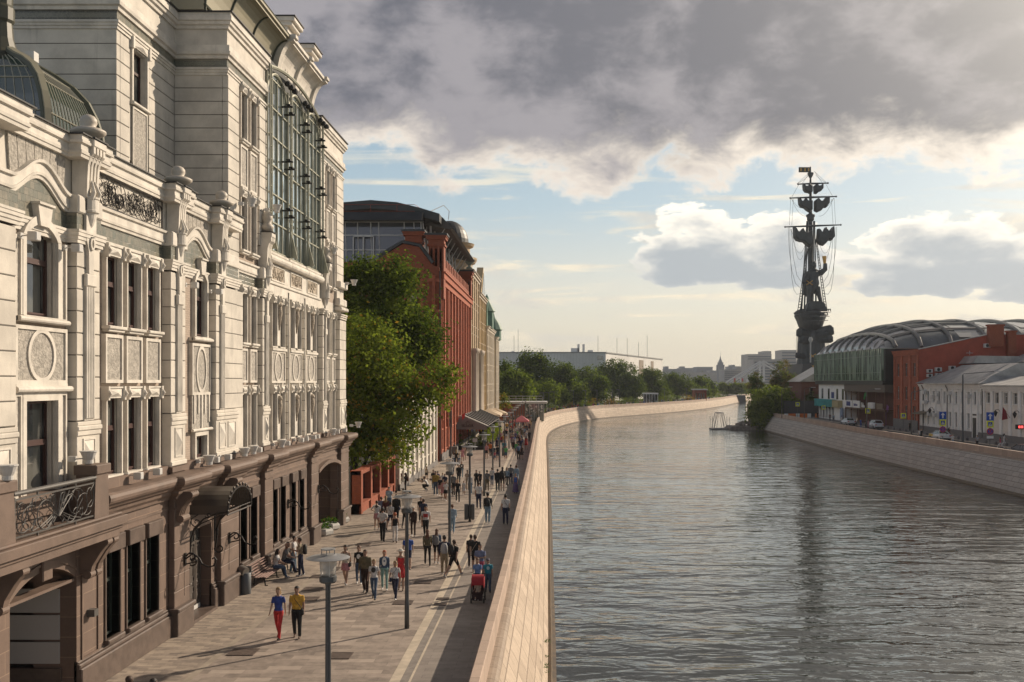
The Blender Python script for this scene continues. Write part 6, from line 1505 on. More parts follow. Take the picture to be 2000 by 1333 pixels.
b = MB(); b.box(63.85, 63.95, 228.6, 230.6, 5.0, 6.4); b.build('blue_sign', plain('blue_sign', (.03, .05, .18)), gb)
b = MB(); b.box(63.0, 64, 227, 242.5, 3.0, 4.7); b.build('teal_awning', mat('teal_awning', (.04, .26, .26), .8, var=.35, vscale=.8), gb)
b = MB(); b.box(63.0, 64, 222, 226.9, 3.0, 4.6); b.build('tan_awning', plain('tan_awning', (.35, .30, .16)), gb)
for k, y in enumerate((229, 231.6, 234.2, 236.8, 239.4)):
    b = MB(); b.box(63.9, 63.96, y, y + 1.7, .4, 2.9); b.build('shop_window', GLASS, gb)
    b = MB(); b.prism([(y + .3, .4), (y + 1.3, .4), (y + 1.5, 1.6), (y + 1.1, 2.7), (y + .6, 2.2)], 'x', 63.84, 63.9); b.build('painted_swirl', plain('pale_swirl', (.5, .5, .48)), gb)
SGW, SGB = WHITEP, plain('sign_navy', (.02, .035, .16))
b = MB(); b.box(63.55, 63.75, 213.5, 218.5, 3.3, 4.8); p = b.build('shop_sign', SGW, gb); b = MB(); b.box(63.5, 63.55, 214.6, 217.4, 3.6, 4.55); b.build('blue_panel', SGB, p)
b = MB(); b.box(63.55, 63.75, 208.2, 213, 3.3, 4.8); p = b.build('shop_sign', SGW, gb)
b = MB()
for k, (w, h) in enumerate(((.3, .6), (.3, .35), (.3, .35), (.12, .6), (.3, .35), (.3, .35))): y = 212 - k * .42; b.box(63.5, 63.55, y - w, y, 3.7, 3.7 + h)
b.build('lettering', SGB, p)
b = MB()
for k, h in enumerate((1.0, .5, .8, .5, .4)): b.box(63.5, 63.6, 206.4 - k * .42, 206.7 - k * .42, 3.5, 3.5 + h)
b.build('white_lettering', SGW, gb)
for y in (201.0, 199.4): b = MB(); b.lathe([(.5, 0), (.55, .3), (.55, 1.0), (.45, 1.2)], (63.6, y, 3.4), 10); b.build('white_round_sign', SGW, gb)
b = MB(); b.box(63.4, 63.6, 220.3, 222, .6, 3.0); b.build('poster_board', plain('poster_blue', (.2, .26, .36)), gb)
# brick house beyond, sheds, fence
sb = empty('small_brick_house', (70, 258, 0), 'small dark brick house with a grey pitched roof just left of the glass building', 'house')
b = MB(); b.box(62, 82, 251, 264, 0, 8.8); b.build('wall', brickmat('dark_brick', (.13, .05, .035), (.16, .06, .04), (.1, .05, .04), .27, .09, .008, axes='hz'), sb)
b = MB(); b.prism([(61.4, 8.8), (68, 12.6), (82.5, 12.6), (82.5, 8.8)], 'y', 250.5, 264.5); b.build('roof', ROOFM, sb)
for x in (64, 66.5, 69): b = MB(); b.box(x, x + .8, 250.9, 251, 5, 7.4); b.build('window', DGLASS, sb)
b = MB(); b.box(56.5, 76, 246.6, 246.8, 0, 4.1); fc = tag(b.build('fence', plain('dark_fence', (.045, .045, .05), .7)), 'dark grey site fence across the end of the street', 'fence')
b = MB()
for k in range(9):
    x = 55.2 + k * .95
    if k == 7: continue
    b = MB(); b.box(x, x + .85, 240 + k * .1, 240.12 + k * .1, .05, 1.1); b.box(x, x + .85, 239.9 + k * .1, 240.0 + k * .1, .75, 1.0)
    tag(b.build('plastic_barrier', plain('orange_plastic', (.62, .16, .03)) if k % 3 else WHITEP), 'orange and white plastic barrier panel of the site barrier', 'barrier', 'barrier panels across the street')
# foliage on the right bank
tree('huge round green willow bush overhanging the canal at the end of the right wall', (54.5, 252, -1), [(54, 251, 3.2, 5.4, 4.6, 5.2), (52, 249, -.2, 4.2, 4, 3.2), (56.5, 251, 4.4, 4, 3.6, 3.4), (50.8, 250, 1.2, 2.6, 3, 3.6), (57.8, 249.5, 3.0, 2.2, 2.0, 2.0)], .5, 24000, [L_MD, L_YL, L_DK], [5, 5, 2], .3, seed=61, clump=1.2, droop=.5)
tree('tall brownish thin-leaved tree rising behind the willow bush', (61.5, 268, 0), [(61.3, 268, 9.5, 2.9, 2.4, 5.4), (62.8, 268, 4.8, 2.6, 2.2, 3.6), (59.8, 268, 7.5, 2.2, 2, 3), (63.6, 267, 7, 1.6, 1.6, 2.4)], .46, 10000, [L_BR, L_GR, L_YL], [6, 3, 1], .3, seed=62, clump=1.1, droop=.3)
tree('small grey-green tree left of the brownish tree', (56.2, 280, 0), [(56.2, 280, 8.2, 2.2, 2, 3.0), (57, 280, 5.5, 2, 2, 2.5)], .5, 3600, [L_GR, L_BR, L_DK], [5, 2, 3], .22, seed=63, clump=1.1)
tree('low dark hedge tree between the brownish tree and the brick house', (63.5, 262, 0), [(64.2, 249.5, 3.6, 1.5, 1.2, 2.8)], .45, 1200, [L_DK, L_GR], [5, 2], .1, seed=64, clump=.9)
# floating stage with a metal frame, rubble pier
STN = mat('pale_rubble', (.25, .22, .19), .9, var=.4, vscale=1.0)
pt = empty('rubble_pier', (47, 253, WZ), 'low stone pier heaped with rubble beside the willow bush', 'pier')
b = MB(); b.prism([(43.6, -4), (53, -4), (53, -2.35), (44.0, -2.35), (43.5, -2.9)], 'y', 248, 256); b.build('quay', STN, pt)
q = random.Random(9)
for k in range(16):
    x, y, s = q.uniform(44.8, 50.5), q.uniform(249, 254), q.uniform(.35, 1.0); b = MB(); z = -2.3 + max(0, (x - 45.5)) * .28 * q.random()
    vs = [(x + s * cos(t) * q.uniform(.7, 1.1), y + s * sin(t) * q.uniform(.7, 1.1), z + h * s * .9) for h in (0, .7) for t in [j * pi / 3 for j in range(6)]]
    b.add(vs + [(x, y, z + s * 1.0)], [(i, (i + 1) % 6, (i + 1) % 6 + 6, i + 6) for i in range(6)] + [(i + 6, (i + 1) % 6 + 6, 12) for i in range(6)]); b.build('boulder', STN, pt)
b = MB(); b.tube([(49.0, 252, -2.2), (48.6, 252, 3.2)], .16, 6); b.build('leaning_post', plain('ochre_post', (.35, .2, .1)), pt)
fs_ = empty('floating_stage', (41.5, 253, WZ), 'small floating stage with a bare metal trapezoid frame', 'floating stage')
b = MB(); b.box(39.4, 44.0, 250.5, 255.5, -3.5, -3.0); b.build('deck', plain('grey_deck', (.16, .16, .155)), fs_)
b = MB()
for y in (251, 255):
    for s in (-1, 1): b.tube([(41.6 + s * 1.6, y, -3), (41.6 + s * .75, y, .9)], .07, 4); b.tube([(41.6 + s * 1.0, y, -3), (41.6 + s * .45, y, .9)], .05, 4)
    b.tube([(40.8, y, .9), (42.4, y, .9)], .07, 4)
for s in (-.8, .8): b.tube([(41.6 + s, 251, .9), (41.6 + s, 255, .9)], .07, 4)
for x in (39.6, 43.9): b.tube([(x, 251, -3), (x, 251, .0)], .05, 4); b.tube([(x, 255, -3), (x, 255, 0)], .05, 4); b.tube([(x, 251, -.9), (x, 255, -.9)], .04, 4)
b.build('frame', plain('galvanised', (.3, .3, .3), .5, .4), fs_)

# ------------------------------------------------------------------ signs, lamps and cars of the street
SY, SBL = plain('sign_yellow', (.75, .78, .02), .5), plain('sign_blue', (.01, .07, .38), .5)
def crosswalk(px, py, Y, label, arrow=False, nostop=False, s=.78, base=0.0, faded=False):
    x, z = XY(px, Y), ZY(py, Y); r = empty('crossing_sign', (x, Y, base), label, 'road sign', 'pedestrian crossing signs')
    b = MB(); b.tube([(x, Y + .1, base), (x, Y + .1, z + (1.5 if arrow else .6))], .04, 6); b.build('pole', IRON2, r)
    b = MB(); b.box(x - s, x + s, Y, Y + .04, z - s, z + s); p = b.build('yellow_board', SY, r); q = s * .62
    b = MB(); b.box(x - q, x + q, Y - .02, Y - .003, z - q, z + q); b.build('blue_square', SBL, p)
    b = MB(); b.add([(x - q * .85, Y - .03, z - q * .75), (x + q * .85, Y - .03, z - q * .75), (x, Y - .03, z + q * .85)], [(0, 1, 2)]); b.build('white_triangle', WHITEP, p)
    b = MB(); u = q * .1
    b.tube([(x + .02, Y - .045, z - q * .02), (x, Y - .045, z + q * .28)], u, 4); b.tube([(x, Y - .045, z - q * .02), (x - q * .28, Y - .045, z - q * .5)], u * .8, 4); b.tube([(x, Y - .045, z - q * .02), (x + q * .28, Y - .045, z - q * .5)], u * .8, 4); b.tube([(x - q * .2, Y - .045, z + q * .05), (x + q * .22, Y - .045, z + q * .12)], u * .7, 4); b.lathe([(u, 0), (u * 1.3, u), (u, u * 2)], (x, Y - .045, z + q * .33), 6)
    b.build('walking_figure', BLACKM, p)
    if arrow:
        za = z + s + .58; b = MB(); b.box(x - .5, x + .5, Y, Y + .03, za - .55, za + .55); a = b.build('arrow_board', SBL, r)
        b = MB(); b.prism([(x - .1, za - .4), (x + .1, za - .4), (x + .1, za + .05), (x + .3, za + .05), (x, za + .42), (x - .3, za + .05), (x - .1, za + .05)], 'y', Y - .02, Y - .003); b.build('arrow', WHITEP, a)
    if nostop:
        zc = z - s - .5; n = 18; b = MB(); b.prism([(x + .45 * cos(2 * pi * t / n), zc + .45 * sin(2 * pi * t / n)) for t in range(n)], 'y', Y, Y + .03); c = b.build('round_sign', plain('sign_red', (.45, .02, .04)), r)
        b = MB(); b.prism([(x + .34 * cos(2 * pi * t / n), zc + .34 * sin(2 * pi * t / n)) for t in range(n)], 'y', Y - .02, Y - .003); b.build('blue_disc', plain('sign_violet_blue', (.06, .07, .35)), c)
        for s2 in (-1, 1): b = MB(); b.prism([(x - .25, zc - s2 * .3), (x - .18, zc - s2 * .34), (x + .25, zc + s2 * .3), (x + .18, zc + s2 * .34)], 'y', Y - .035 - .004 * s2, Y - .022); b.build('red_bar', plain('sign_red', (.45, .02, .04)), c)
        b = MB(); b.box(x - .45, x + .45, Y, Y + .03, zc - .95, zc - .6); b.build('white_plate', WHITEP, r)
crosswalk(1934, 829, 132, 'yellow bordered crossing sign with arrow above, the rightmost one', True, True, .45, .1)
crosswalk(1841.5, 826, 143, 'yellow bordered crossing sign with arrow above, beside the taxi', True, True, .46, 0)
crosswalk(1764.5, 812.5, 176, 'yellow bordered crossing sign in front of the narrow red brick house', False, False, .46, 0); crosswalk(1695, 803, 192, 'yellow bordered crossing sign in front of the dark recess shops', False, False, .5, 0)
crosswalk(1558, 790, 236, 'yellow bordered crossing sign beside the willow bush', False, False, .5, 0); crosswalk(1608.5, 796.5, 230, 'dim yellow bordered crossing sign at the corner of the teal shop', False, False, .45, 0)
def street_lamp(px, pytop, X, label, arm=1.6, r=.09, base=0.0, col=None):
    Y = F * X / (px - CX); z = ZY(pytop, Y); ro_ = empty('street_lamp', (X, Y, base), label, 'street lamp', 'street lamps on the right bank'); m = col or IRON2
    b = MB(); b.tube([(X, Y, base), (X, Y, base + 1), (X, Y, z)], [r * 1.5, r, r * .7], 8); b.tube([(X, Y, z - .3), (X + .1, Y, z + .1), (X + arm, Y, z + .45)], .05, 6); b.build('pole', m, ro_)
    b = MB(); b.bbox(X + arm - .1, X + arm + .9, Y - .16, Y + .16, z + .4, z + .52, .03); b.build('lamp_head', LAMPW, ro_)
street_lamp(1780, 768, 56.5, 'grey street lamp in front of the red brick house'); street_lamp(1692.5, 765, 56.5, 'grey street lamp before the dark shops'); street_lamp(1571, 761, 56.0, 'grey street lamp right of the willow bush')
street_lamp(1527, 760, 53.5, 'grey street lamp in front of the willow bush'); street_lamp(1880.5, 732, 57.5, 'tall dark street lamp in front of the white house', 4.5, .14, 0, plain('dark_lamp_pole', (.07, .075, .08)))
led = empty('led_sign', (63, 134, 0), 'red illuminated display board at the right edge of the frame', 'display board')
b = MB(); b.box(63.9, 67, 138.2, 138.4, 2.2, 2.85); b.build('board', BLACKM, led)
LM = bpy.data.materials.new('red_led'); LM.use_nodes = True; LM.node_tree.nodes['Principled BSDF'].inputs['Emission Color'].default_value = (1, .03, .02, 1); LM.node_tree.nodes['Principled BSDF'].inputs['Emission Strength'].default_value = 1.3
for x in (64.25, 65.15):
    b = MB()
    for k in (0, .36): b.box(x + k, x + k + .28, 138.15, 138.19, 2.36, 2.7)
    b.build('red_digits', LM, led)
for (px, py, l) in ((1825, 803, 'left black wall lantern over the white house entrance canopy'), (1955, 808, 'middle black wall lantern beside the flag'), (1993, 811, 'rightmost black wall lantern')):
    Y = YS(px); z = ZY(py, Y); b = MB(); b.tube([(65, Y, z + .1), (64.6, Y, z + .6), (64.2, Y, z + .5)], .04, 5); b.lathe([(.05, -.35), (.18, -.1), (.28, .2), (.34, .24), (.12, .5), (.02, .62)], (64.2, Y, z - .1), 8); tag(b.build('wall_lantern', IRON), l, 'wall lantern', 'wall lanterns of the right bank houses')
b = MB(); Y = 142; b.tube([(65, Y, 3.4), (63.8, Y, 5.0)], .03, 5); b.add([(64.3, Y, 4.6), (63.8, Y, 5.2), (63.7, Y + .1, 3.3), (64.6, Y + .2, 3.5)], [(0, 1, 2, 3)]); tag(b.build('flag', plain('flag_dark_red', (.25, .02, .03))), 'dark red and blue flag on the cream house wall', 'flag')
b = MB(); b.tube([(64.4, 194, 0), (64.4, 194, 3.4)], .05, 5); b.add([(64.4, 194, 3.0), (64.4, 193.5, 4.4), (64.4, 192.3, 4.0), (64.3, 192.6, 2.9)], [(0, 1, 2, 3)]); tag(b.build('flag', plain('flag_tricolour', (.18, .05, .2))), 'red white and blue flag beside the dark passage next to the red brick house', 'flag')
for k in range(24):
    Y = 128 + k * 3.2; b = MB(); b.lathe([(.16, 0), (.17, .05), (.2, .15), (.2, .3), (.14, .42), (.02, .47)], (60.9, Y, .11), 10); tag(b.build('bollard', plain('grey_bollard', (.13, .12, .115))), 'low round stone bollard of the row along the pavement edge', 'bollard', 'bollards along the kerb')

def make_car(name, label, X, Y, body, rz=0.0, suv=False, taxi=False):
    """built pointing to +y, length 4.6"""
    r = empty(name, (0, 0, 0), label, 'car', 'cars on the right bank'); h = 1.62 if suv else 1.45; L, Wd = 4.6, 1.82
    sec = [(-2.3, .42, .62, .70), (-2.22, .30, .98, .80), (-1.9, .25, 1.04, .88), (-1.0, .24, 1.0, .91), (0.3, .24, .98, .91), (1.3, .25, .92, .90), (1.9, .28, .84, .84), (2.22, .34, .72, .72), (2.32, .42, .6, .6)]
    b = MB(); vs = []; n = 10
    for (y, z0, z1, w) in sec:
        zs = z1 + (.08 if suv else 0); vs += [(-w * .9, y, z0), (-w, y, z0 + .12), (-w, y, z0 + (zs - z0) * .6), (-w * .93, y, zs - .05), (-w * .8, y, zs), (w * .8, y, zs), (w * .93, y, zs - .05), (w, y, z0 + (zs - z0) * .6), (w, y, z0 + .12), (w * .9, y, z0)]
    fs = [(i * n + k, i * n + (k + 1) % n, (i + 1) * n + (k + 1) % n, (i + 1) * n + k) for i in range(len(sec) - 1) for k in range(n)] + [tuple(range(n)), tuple(range((len(sec) - 1) * n, len(sec) * n))]
    b.add(vs, fs); b.build('body', body, r, True)
    cb = [(-2.05 if suv else -1.75, 1.0, .76), (-1.45 if suv else -1.1, h - .04, .60), (-.6, h, .60), (.35, h - .05, .60), (1.15, .98, .74)]
    b = MB(); vs = []
    for (y, z, w) in cb: vs += [(-w, y, z), (w, y, z)]
    base = [(-.78, -2.0 if suv else -1.7, .95), (.78, -2.0 if suv else -1.7, .95), (-.78, 1.12, .93), (.78, 1.12, .93)]
    b.add(vs + base, [(0, 2, 3, 1), (2, 4, 5, 3), (4, 6, 7, 5), (6, 8, 9, 7), (0, 10, 12, 8, 6, 4, 2), (1, 3, 5, 7, 9, 13, 11)]); cab = b.build('cabin_glass', DGLASS, r)
    b = MB(); b.bbox(-.61, .61, cb[1][0] - .02, .42, h - .05, h + .02, .03)
    for s in (-1, 1):
        for a, c in ((0, 1), (3, 4)): b.tube([(s * cb[a][2], cb[a][0], cb[a][1]), (s * cb[c][2], cb[c][0], cb[c][1])], .045, 5)
        b.tube([(s * .72, -.35, 1.0), (s * .61, -.35, h)], .04, 5)
    b.build('roof', body, r)
    for s in (-1, 1):
        for y in (-1.38, 1.42):
            b = MB(); b.tube([(s * .74, y, .32), (s * .93, y, .32)], .33, 18); w = b.build('wheel', plain('tyre', (.015, .015, .015)), r); b = MB(); b.tube([(s * .9, y, .32), (s * .945, y, .32)], .2, 12); b.build('rim', plain('alloy', (.4, .4, .4), .3, .8), w)
        b = MB(); b.bbox(min(s * .5, s * .8), max(s * .5, s * .8), -2.29, -2.17, .72, .88, .02); b.build('tail_light', plain('tail_red', (.45, .01, .01), .2), r)
        b = MB(); b.bbox(min(s * .4, s * .72), max(s * .4, s * .72), 2.15, 2.3, .55, .68, .02); b.build('headlight', plain('lens', (.6, .6, .6), .1), r)
        b = MB(); b.bbox(min(s * .86, s * 1.0), max(s * .86, s * 1.0), .75, .9, .95, 1.08, .02); b.build('mirror', body, r)
    b = MB(); b.box(-.26, .26, -2.33, -2.29, .55, .67); b.build('number_plate', WHITEP, r)
    b = MB(); b.box(-.85, .85, -2.34, -2.15, .3, .45); b.build('bumper', plain('tyre', (.015, .015, .015)), r)
    if taxi:
        b = MB(); b.bbox(-.92, .92, .55, 2.0, .55, .93, .02); b.build('yellow_wrap', plain('taxi_yellow', (.6, .42, .08), .4), r); b = MB(); b.bbox(-.12, .12, -.2, 0, h, h + .12, .02); b.build('roof_sign', WHITEP, r)
    r.location = (X, Y, .02); r.rotation_euler = (0, 0, rz); return r
PW = mat('car_white_paint', (.55, .57, .58), .25, 0, .6); PB = mat('car_black_paint', (.02, .02, .022), .2, 0, .6)
make_car('taxi', 'white and yellow taxi saloon beside the crossing sign with the arrow', *G(1836, 861)[:2], PW, 0, False, True)
make_car('parked_car', 'white SUV parked in front of the dark shop recess', *G(1709, 838), PW, .06, True); make_car('parked_car', 'white saloon parked before the tan and teal shopfronts', *G(1656, 831), PW, .05)
make_car('parked_car', 'black car cut by the right edge of the frame', *G(1998, 893), PB, .25)
make_car('parked_car', 'pale van-like car behind the orange barriers at the end of the street', *G(1575, 812), PW, 1.3, True)
# ================================================================== the ship column on its islet
SYY = 397.0
MON = empty('ship_monument', (XY(1583, SYY), SYY, WZ), 'very tall dark bronze ship column monument with masts, furled sails and a standing figure', 'monument')
BRZ = mat('dark_bronze', (.06, .068, .073), .6, .5, var=.4, vscale=.25, bump=.2, bscale=2); GOLD = mat('gilded', (.55, .32, .08), .4, .6)
mx = lambda px: XY(px, SYY); mz = lambda py: ZY(py, SYY)
cx_ = mx(1583)
def lw(prof, cxp=1583, n=24, sy=1.0, name='part', m=None, smooth=False, jag=0):
    b = MB(); b.lathe([(w / 2 * SYY / F, mz(py) - mz(760)) for (w, py) in prof], (mx(cxp), SYY, mz(760)), n, sy=sy)
    if jag:
        rn = random.Random(3); b.v = [(cx_ + (x - cx_) * (1 + jag * (1 if (i % n) % 2 else -1) + rn.uniform(-.02, .02)), SYY + (y - SYY) * (1 + jag * (1 if (i % n) % 2 else -1)), z) for i, (x, y, z) in enumerate(b.v)]
    return b.build(name, m or BRZ, MON, smooth)
lw([(74, 815), (66, 740), (58, 722), (53, 700), (51, 672), (50, 655), (47, 645), (42, 640)], 1585, 28, .9, 'rostral_column', jag=.035)
b = MB(); b.prism([(mx(1545), WZ), (mx(1545), mz(745)), (mx(1552), mz(712)), (mx(1566), mz(712)), (mx(1578), mz(735)), (mx(1625), mz(735)), (mx(1625), WZ)], 'y', SYY - 14, SYY + 12); b.build('islet_base', mat('dark_granite3', (.07, .07, .07), .8, var=.3, vscale=.3), MON)
for (xa, xb, py, r) in ((1551, 1582, 651, 1.6), (1555, 1584, 664, 1.6), (1618, 1586, 647, 1.9), (1609, 1584, 654, 1.5), (1617, 1586, 663, 1.5), (1549, 1570, 695, 1.1)):
    for dy in (-5.5,):
        b = MB(); za = mz(py); b.tube([(mx(xa), SYY + dy, za + .2), (mx(xa) + (mx(xb) - mx(xa)) * .1, SYY + dy, za), (mx(xb), SYY + dy + 3, za - .6)], [r, r * 1.15, r * .8], 12)
        p = b.build('ship_prow', BRZ, MON); b = MB(); b.tube([(mx(xa) - .3 * (1 if xa < xb else -1), SYY + dy, za + .2), (mx(xa) + .1, SYY + dy, za + .2)], r * .6, 10); b.build('prow_boss', BRZ, p)
lw([(10, 652), (30, 645), (44, 638), (52, 626), (60, 617), (58, 614), (62, 611), (50, 606), (20, 604)], 1583, 24, 1.7, 'ship_hull')
b = MB()
b.prism([(mx(1563), mz(611)), (mx(1568), mz(596)), (mx(1575), mz(592)), (mx(1592), mz(592)), (mx(1599), mz(596)), (mx(1604), mz(611))], 'y', SYY - 9, SYY - 5); b.build('forecastle', BRZ, MON)
for k in range(3): b = MB(); w = (30, 27, 24)[k]; b.tube([(mx(1583 - w), SYY - 7, mz(612 + 8 * k)), (mx(1583), SYY - 15 + k, mz(615 + 8 * k)), (mx(1583 + w), SYY - 7, mz(612 + 8 * k))], .22, 5); b.build('hull_wale', BRZ, MON)
b = MB()
for k in range(16): x = mx(1554 + k * 3.9); b.tube([(x, SYY - 7, mz(612)), (x, SYY - 7, mz(606))], .18, 4)
b.tube([(mx(1554), SYY - 7, mz(607)), (mx(1613), SYY - 7, mz(607))], .18, 4); b.build('bulwark_rail', BRZ, MON)
b = MB()                                        # standing figure: one continuous lofted body
def ring(cx, py, w, d, n=10): return [(mx(cx) + w / 2 * SYY / F * cos(2 * pi * k / n), SYY - 3 + d * sin(2 * pi * k / n), mz(py)) for k in range(n)]
def loft(b, rings, n=10):
    vs = [p for r in rings for p in r]; fs = [(i * n + k, i * n + (k + 1) % n, (i + 1) * n + (k + 1) % n, (i + 1) * n + k) for i in range(len(rings) - 1) for k in range(n)] + [tuple(range(n - 1, -1, -1)), tuple(range((len(rings) - 1) * n, len(rings) * n))]
    b.add(vs, fs)
loft(b, [ring(1575, 606, 9, 1.2), ring(1575, 590, 7, 1.2), ring(1577, 575, 10, 1.6), ring(1582, 566, 22, 2.6), ring(1583, 555, 27, 3.0), ring(1582, 545, 25, 2.8), ring(1583, 534, 28, 2.6), ring(1585, 530, 18, 2), ring(1586, 526, 6, 1), ring(1586, 522, 9, 1.5), ring(1586, 516, 8, 1.4), ring(1586, 513, 3, .6)])
loft(b, [ring(1600, 606, 8, 1.2), ring(1599, 590, 7, 1.2), ring(1595, 575, 9, 1.5), ring(1590, 562, 16, 2.2)])
b.tube([(mx(1592), SYY - 3, mz(536)), (mx(1599), SYY - 4, mz(535)), (mx(1605), SYY - 5, mz(529)), (mx(1605), SYY - 5, mz(518))], [1.3, 1.2, 1.0, .8], 8)
b.tube([(mx(1574), SYY - 3, mz(538)), (mx(1567), SYY - 5, mz(548)), (mx(1562), SYY - 6, mz(556))], [1.3, 1.1, .8], 8)
b.prism([(mx(1572), mz(540)), (mx(1596), mz(540)), (mx(1598), mz(578)), (mx(1588), mz(572)), (mx(1580), mz(582)), (mx(1568), mz(575))], 'y', SYY - 1, SYY + 1)
b.build('figure', BRZ, MON)
b = MB(); b.tube([(mx(1604), SYY - 5.2, mz(519)), (mx(1603), SYY - 5.2, mz(504))], [.5, .9], 8); b.build('gilded_scroll', GOLD, MON)
for (px, py, s) in ((1573, 556, 6), (1576, 697, 6), (1576, 717, 6)):
    b = MB(); y = SYY - 9 if py > 600 else SYY - 6.5; b.tube([(mx(px - s), y, mz(py - s * .7)), (mx(px + s), y, mz(py + s * .7))], .22, 4); b.tube([(mx(px + s), y, mz(py - s * .7)), (mx(px - s), y, mz(py + s * .7))], .22, 4); b.build('gilded_cross', GOLD, MON)
    b = MB(); b.add([(mx(px - 7), y + .5, mz(py - 5)), (mx(px + 7), y + .5, mz(py - 5)), (mx(px + 6), y + .9, mz(py + 7)), (mx(px - 6), y + .2, mz(py + 5))], [(0, 1, 2, 3)]); b.build('flag_cloth', BRZ, MON)
b = MB(); b.tube([(cx_, SYY, mz(p)) for p in (606, 500, 440, 425, 360, 326)], [1.2, 1.0, .8, .7, .45, .2], 10); b.build('mast', BRZ, MON)
for (w0, w1, ya, yb) in ((-20, -7, 606, 432), (-12, -5, 606, 432), (12, 6, 606, 432), (21, 8, 606, 432)):
    b = MB(); b.tube([(mx(1583 + w0 * .7), SYY + 3, mz(ya)), (mx(1583 + w1), SYY, mz(yb))], [.36, .24], 6); b.build('stay', BRZ, MON)
lw([(6, 434), (14, 430), (14, 422), (17, 420), (17, 424), (10, 418)], 1583, 16, 1, 'crows_nest'); lw([(4, 348), (9, 344), (12, 338), (12, 341), (6, 342)], 1583, 12, 1, 'crows_nest')
for (xa, xb, ya, yb) in ((1530, 1638, 446, 442), (1540, 1629, 390, 387), (1555, 1613, 363, 361)):
    b = MB(); b.tube([(mx(xa), SYY - 3, mz(ya)), (cx_, SYY - 3, mz((ya + yb) / 2)), (mx(xb), SYY - 3, mz(yb))], [.22, .42, .22], 8)
    for e_, yy in ((xa, ya), (xb, yb)): b.lathe([(.1, -.4), (.45, 0), (.1, .4)], (mx(e_), SYY - 3, mz(yy)), 8)
    b.build('yard', BRZ, MON)
def sail(top, bot, py0, k):
    """furled, gathered sail: an outline with real swelling depth"""
    out = top + bot[::-1]; n = len(out); cxm = sum(p[0] for p in out) / n; cym = sum(p[1] for p in out) / n; b = MB()
    def R(f, y): return [(mx(cxm + (p[0] - cxm) * f), y, mz(cym + (p[1] - cym) * f)) for p in out]
    rings = [R(.75, SYY - 4.6 - k), R(.93, SYY - 4.2 - k), R(1, SYY - 3.2), R(.96, SYY - 1.8), R(.7, SYY - 1.2)]
    vs = [p for r in rings for p in r]; fs = [(i * n + j, i * n + (j + 1) % n, (i + 1) * n + (j + 1) % n, (i + 1) * n + j) for i in range(4) for j in range(n)] + [tuple(range(n)), tuple(range(4 * n, 5 * n))]
    b.add(vs, fs); b.build('sail', BRZ, MON)
sail([(1545, 446), (1548, 453), (1556, 457), (1563, 449), (1566, 456), (1574, 458), (1581, 452)], [(1546, 466), (1551, 473), (1560, 475), (1565, 476), (1572, 483), (1578, 486), (1582, 482)], 446, 1.5)
sail([(1592, 450), (1596, 457), (1602, 457), (1607, 447), (1612, 455), (1618, 454), (1623, 445)], [(1590, 474), (1596, 481), (1603, 483), (1608, 478), (1612, 472), (1619, 473), (1624, 466)], 446, 1.5)
sail([(1555, 390), (1558, 396), (1564, 397), (1569, 390), (1573, 396), (1582, 396)], [(1556, 402), (1560, 408), (1567, 410), (1571, 414), (1577, 418), (1582, 414)], 390, 1); sail([(1586, 396), (1592, 391), (1596, 396), (1602, 397), (1608, 389), (1615, 389)], [(1586, 415), (1592, 418), (1599, 415), (1603, 408), (1609, 409), (1615, 400)], 390, 1)
sail([(1564, 364), (1567, 367), (1573, 367), (1577, 363), (1582, 367)], [(1565, 374), (1569, 379), (1575, 380), (1579, 382), (1582, 379)], 363, .6); sail([(1585, 367), (1590, 363), (1594, 367), (1599, 366), (1603, 362)], [(1586, 381), (1591, 382), (1595, 378), (1599, 377), (1603, 372)], 363, .6)
def rope(pts, r=.07, m=None): b = MB(); b.tube([(mx(p[0]), SYY + (p[2] if len(p) > 2 else -3), mz(p[1])) for p in pts], r, 4); return b.build('rigging_rope', m or BRZ, MON)
def hang(x0, y0, x1, y1, sag, n=8): return [(x0 + (x1 - x0) * t / n, y0 + (y1 - y0) * t / n + sag * 4 * (t / n) * (1 - t / n)) for t in range(n + 1)]
for s in (-1, 1):
    X = lambda d: 1583 + s * d
    rope([(X(44), 447), (X(43), 500), (X(40), 545), (X(36), 568), (X(30), 577), (X(24), 575)]); rope([(X(47), 446), (X(45), 490), (X(40), 530), (X(33), 555), (X(24), 564)]); rope([(X(41), 450), (X(37), 505), (X(30), 540), (X(22), 552)])
    for a, y0, c, y1, sg in ((42, 450, 14, 480, 30), (42, 450, 16, 470, 14), (38, 460, 18, 500, 26), (41, 390, 12, 425, 10), (41, 390, 14, 408, 8), (30, 362, 6, 345, 2)): rope(hang(X(a), y0, X(c), y1, sg), .055)
    rope([(X(42), 390), (X(45), 443)], .055); rope([(X(37), 392), (X(40), 443)], .055); rope([(X(26), 363), (X(40), 388)], .055); rope([(X(3), 338), (X(28), 361)], .055); rope([(X(5), 340), (X(20), 362)], .055)
    # shroud ladders
    for d0, d1 in ((30, 8), (25, 6)): rope([(X(d0), 618), (X(d1), 470)], .16)
    b = MB()
    for k in range(26):
        t = k / 26; py = 618 - 140 * t; b.tube([(mx(X(30 - 21 * t)), SYY - 3, mz(py)), (mx(X(25 - 18 * t)), SYY - 3, mz(py))], .13, 4)
    b.build('ratlines', BRZ, MON)
    for x_ in (27, 29, 31): rope([(X(x_), 655), (X(x_ + .5), 690)], .07)
b = MB(); b.box(mx(1560), mx(1582), SYY - .1, SYY + .1, mz(337), mz(327)); f = b.build('pennant_flag', plain('flag_dark', (.05, .05, .04)), MON)
b = MB()
for x in (1563, 1571, 1578): b.box(mx(x), mx(x + 2.5), SYY - .15, SYY - .1, mz(335), mz(329))
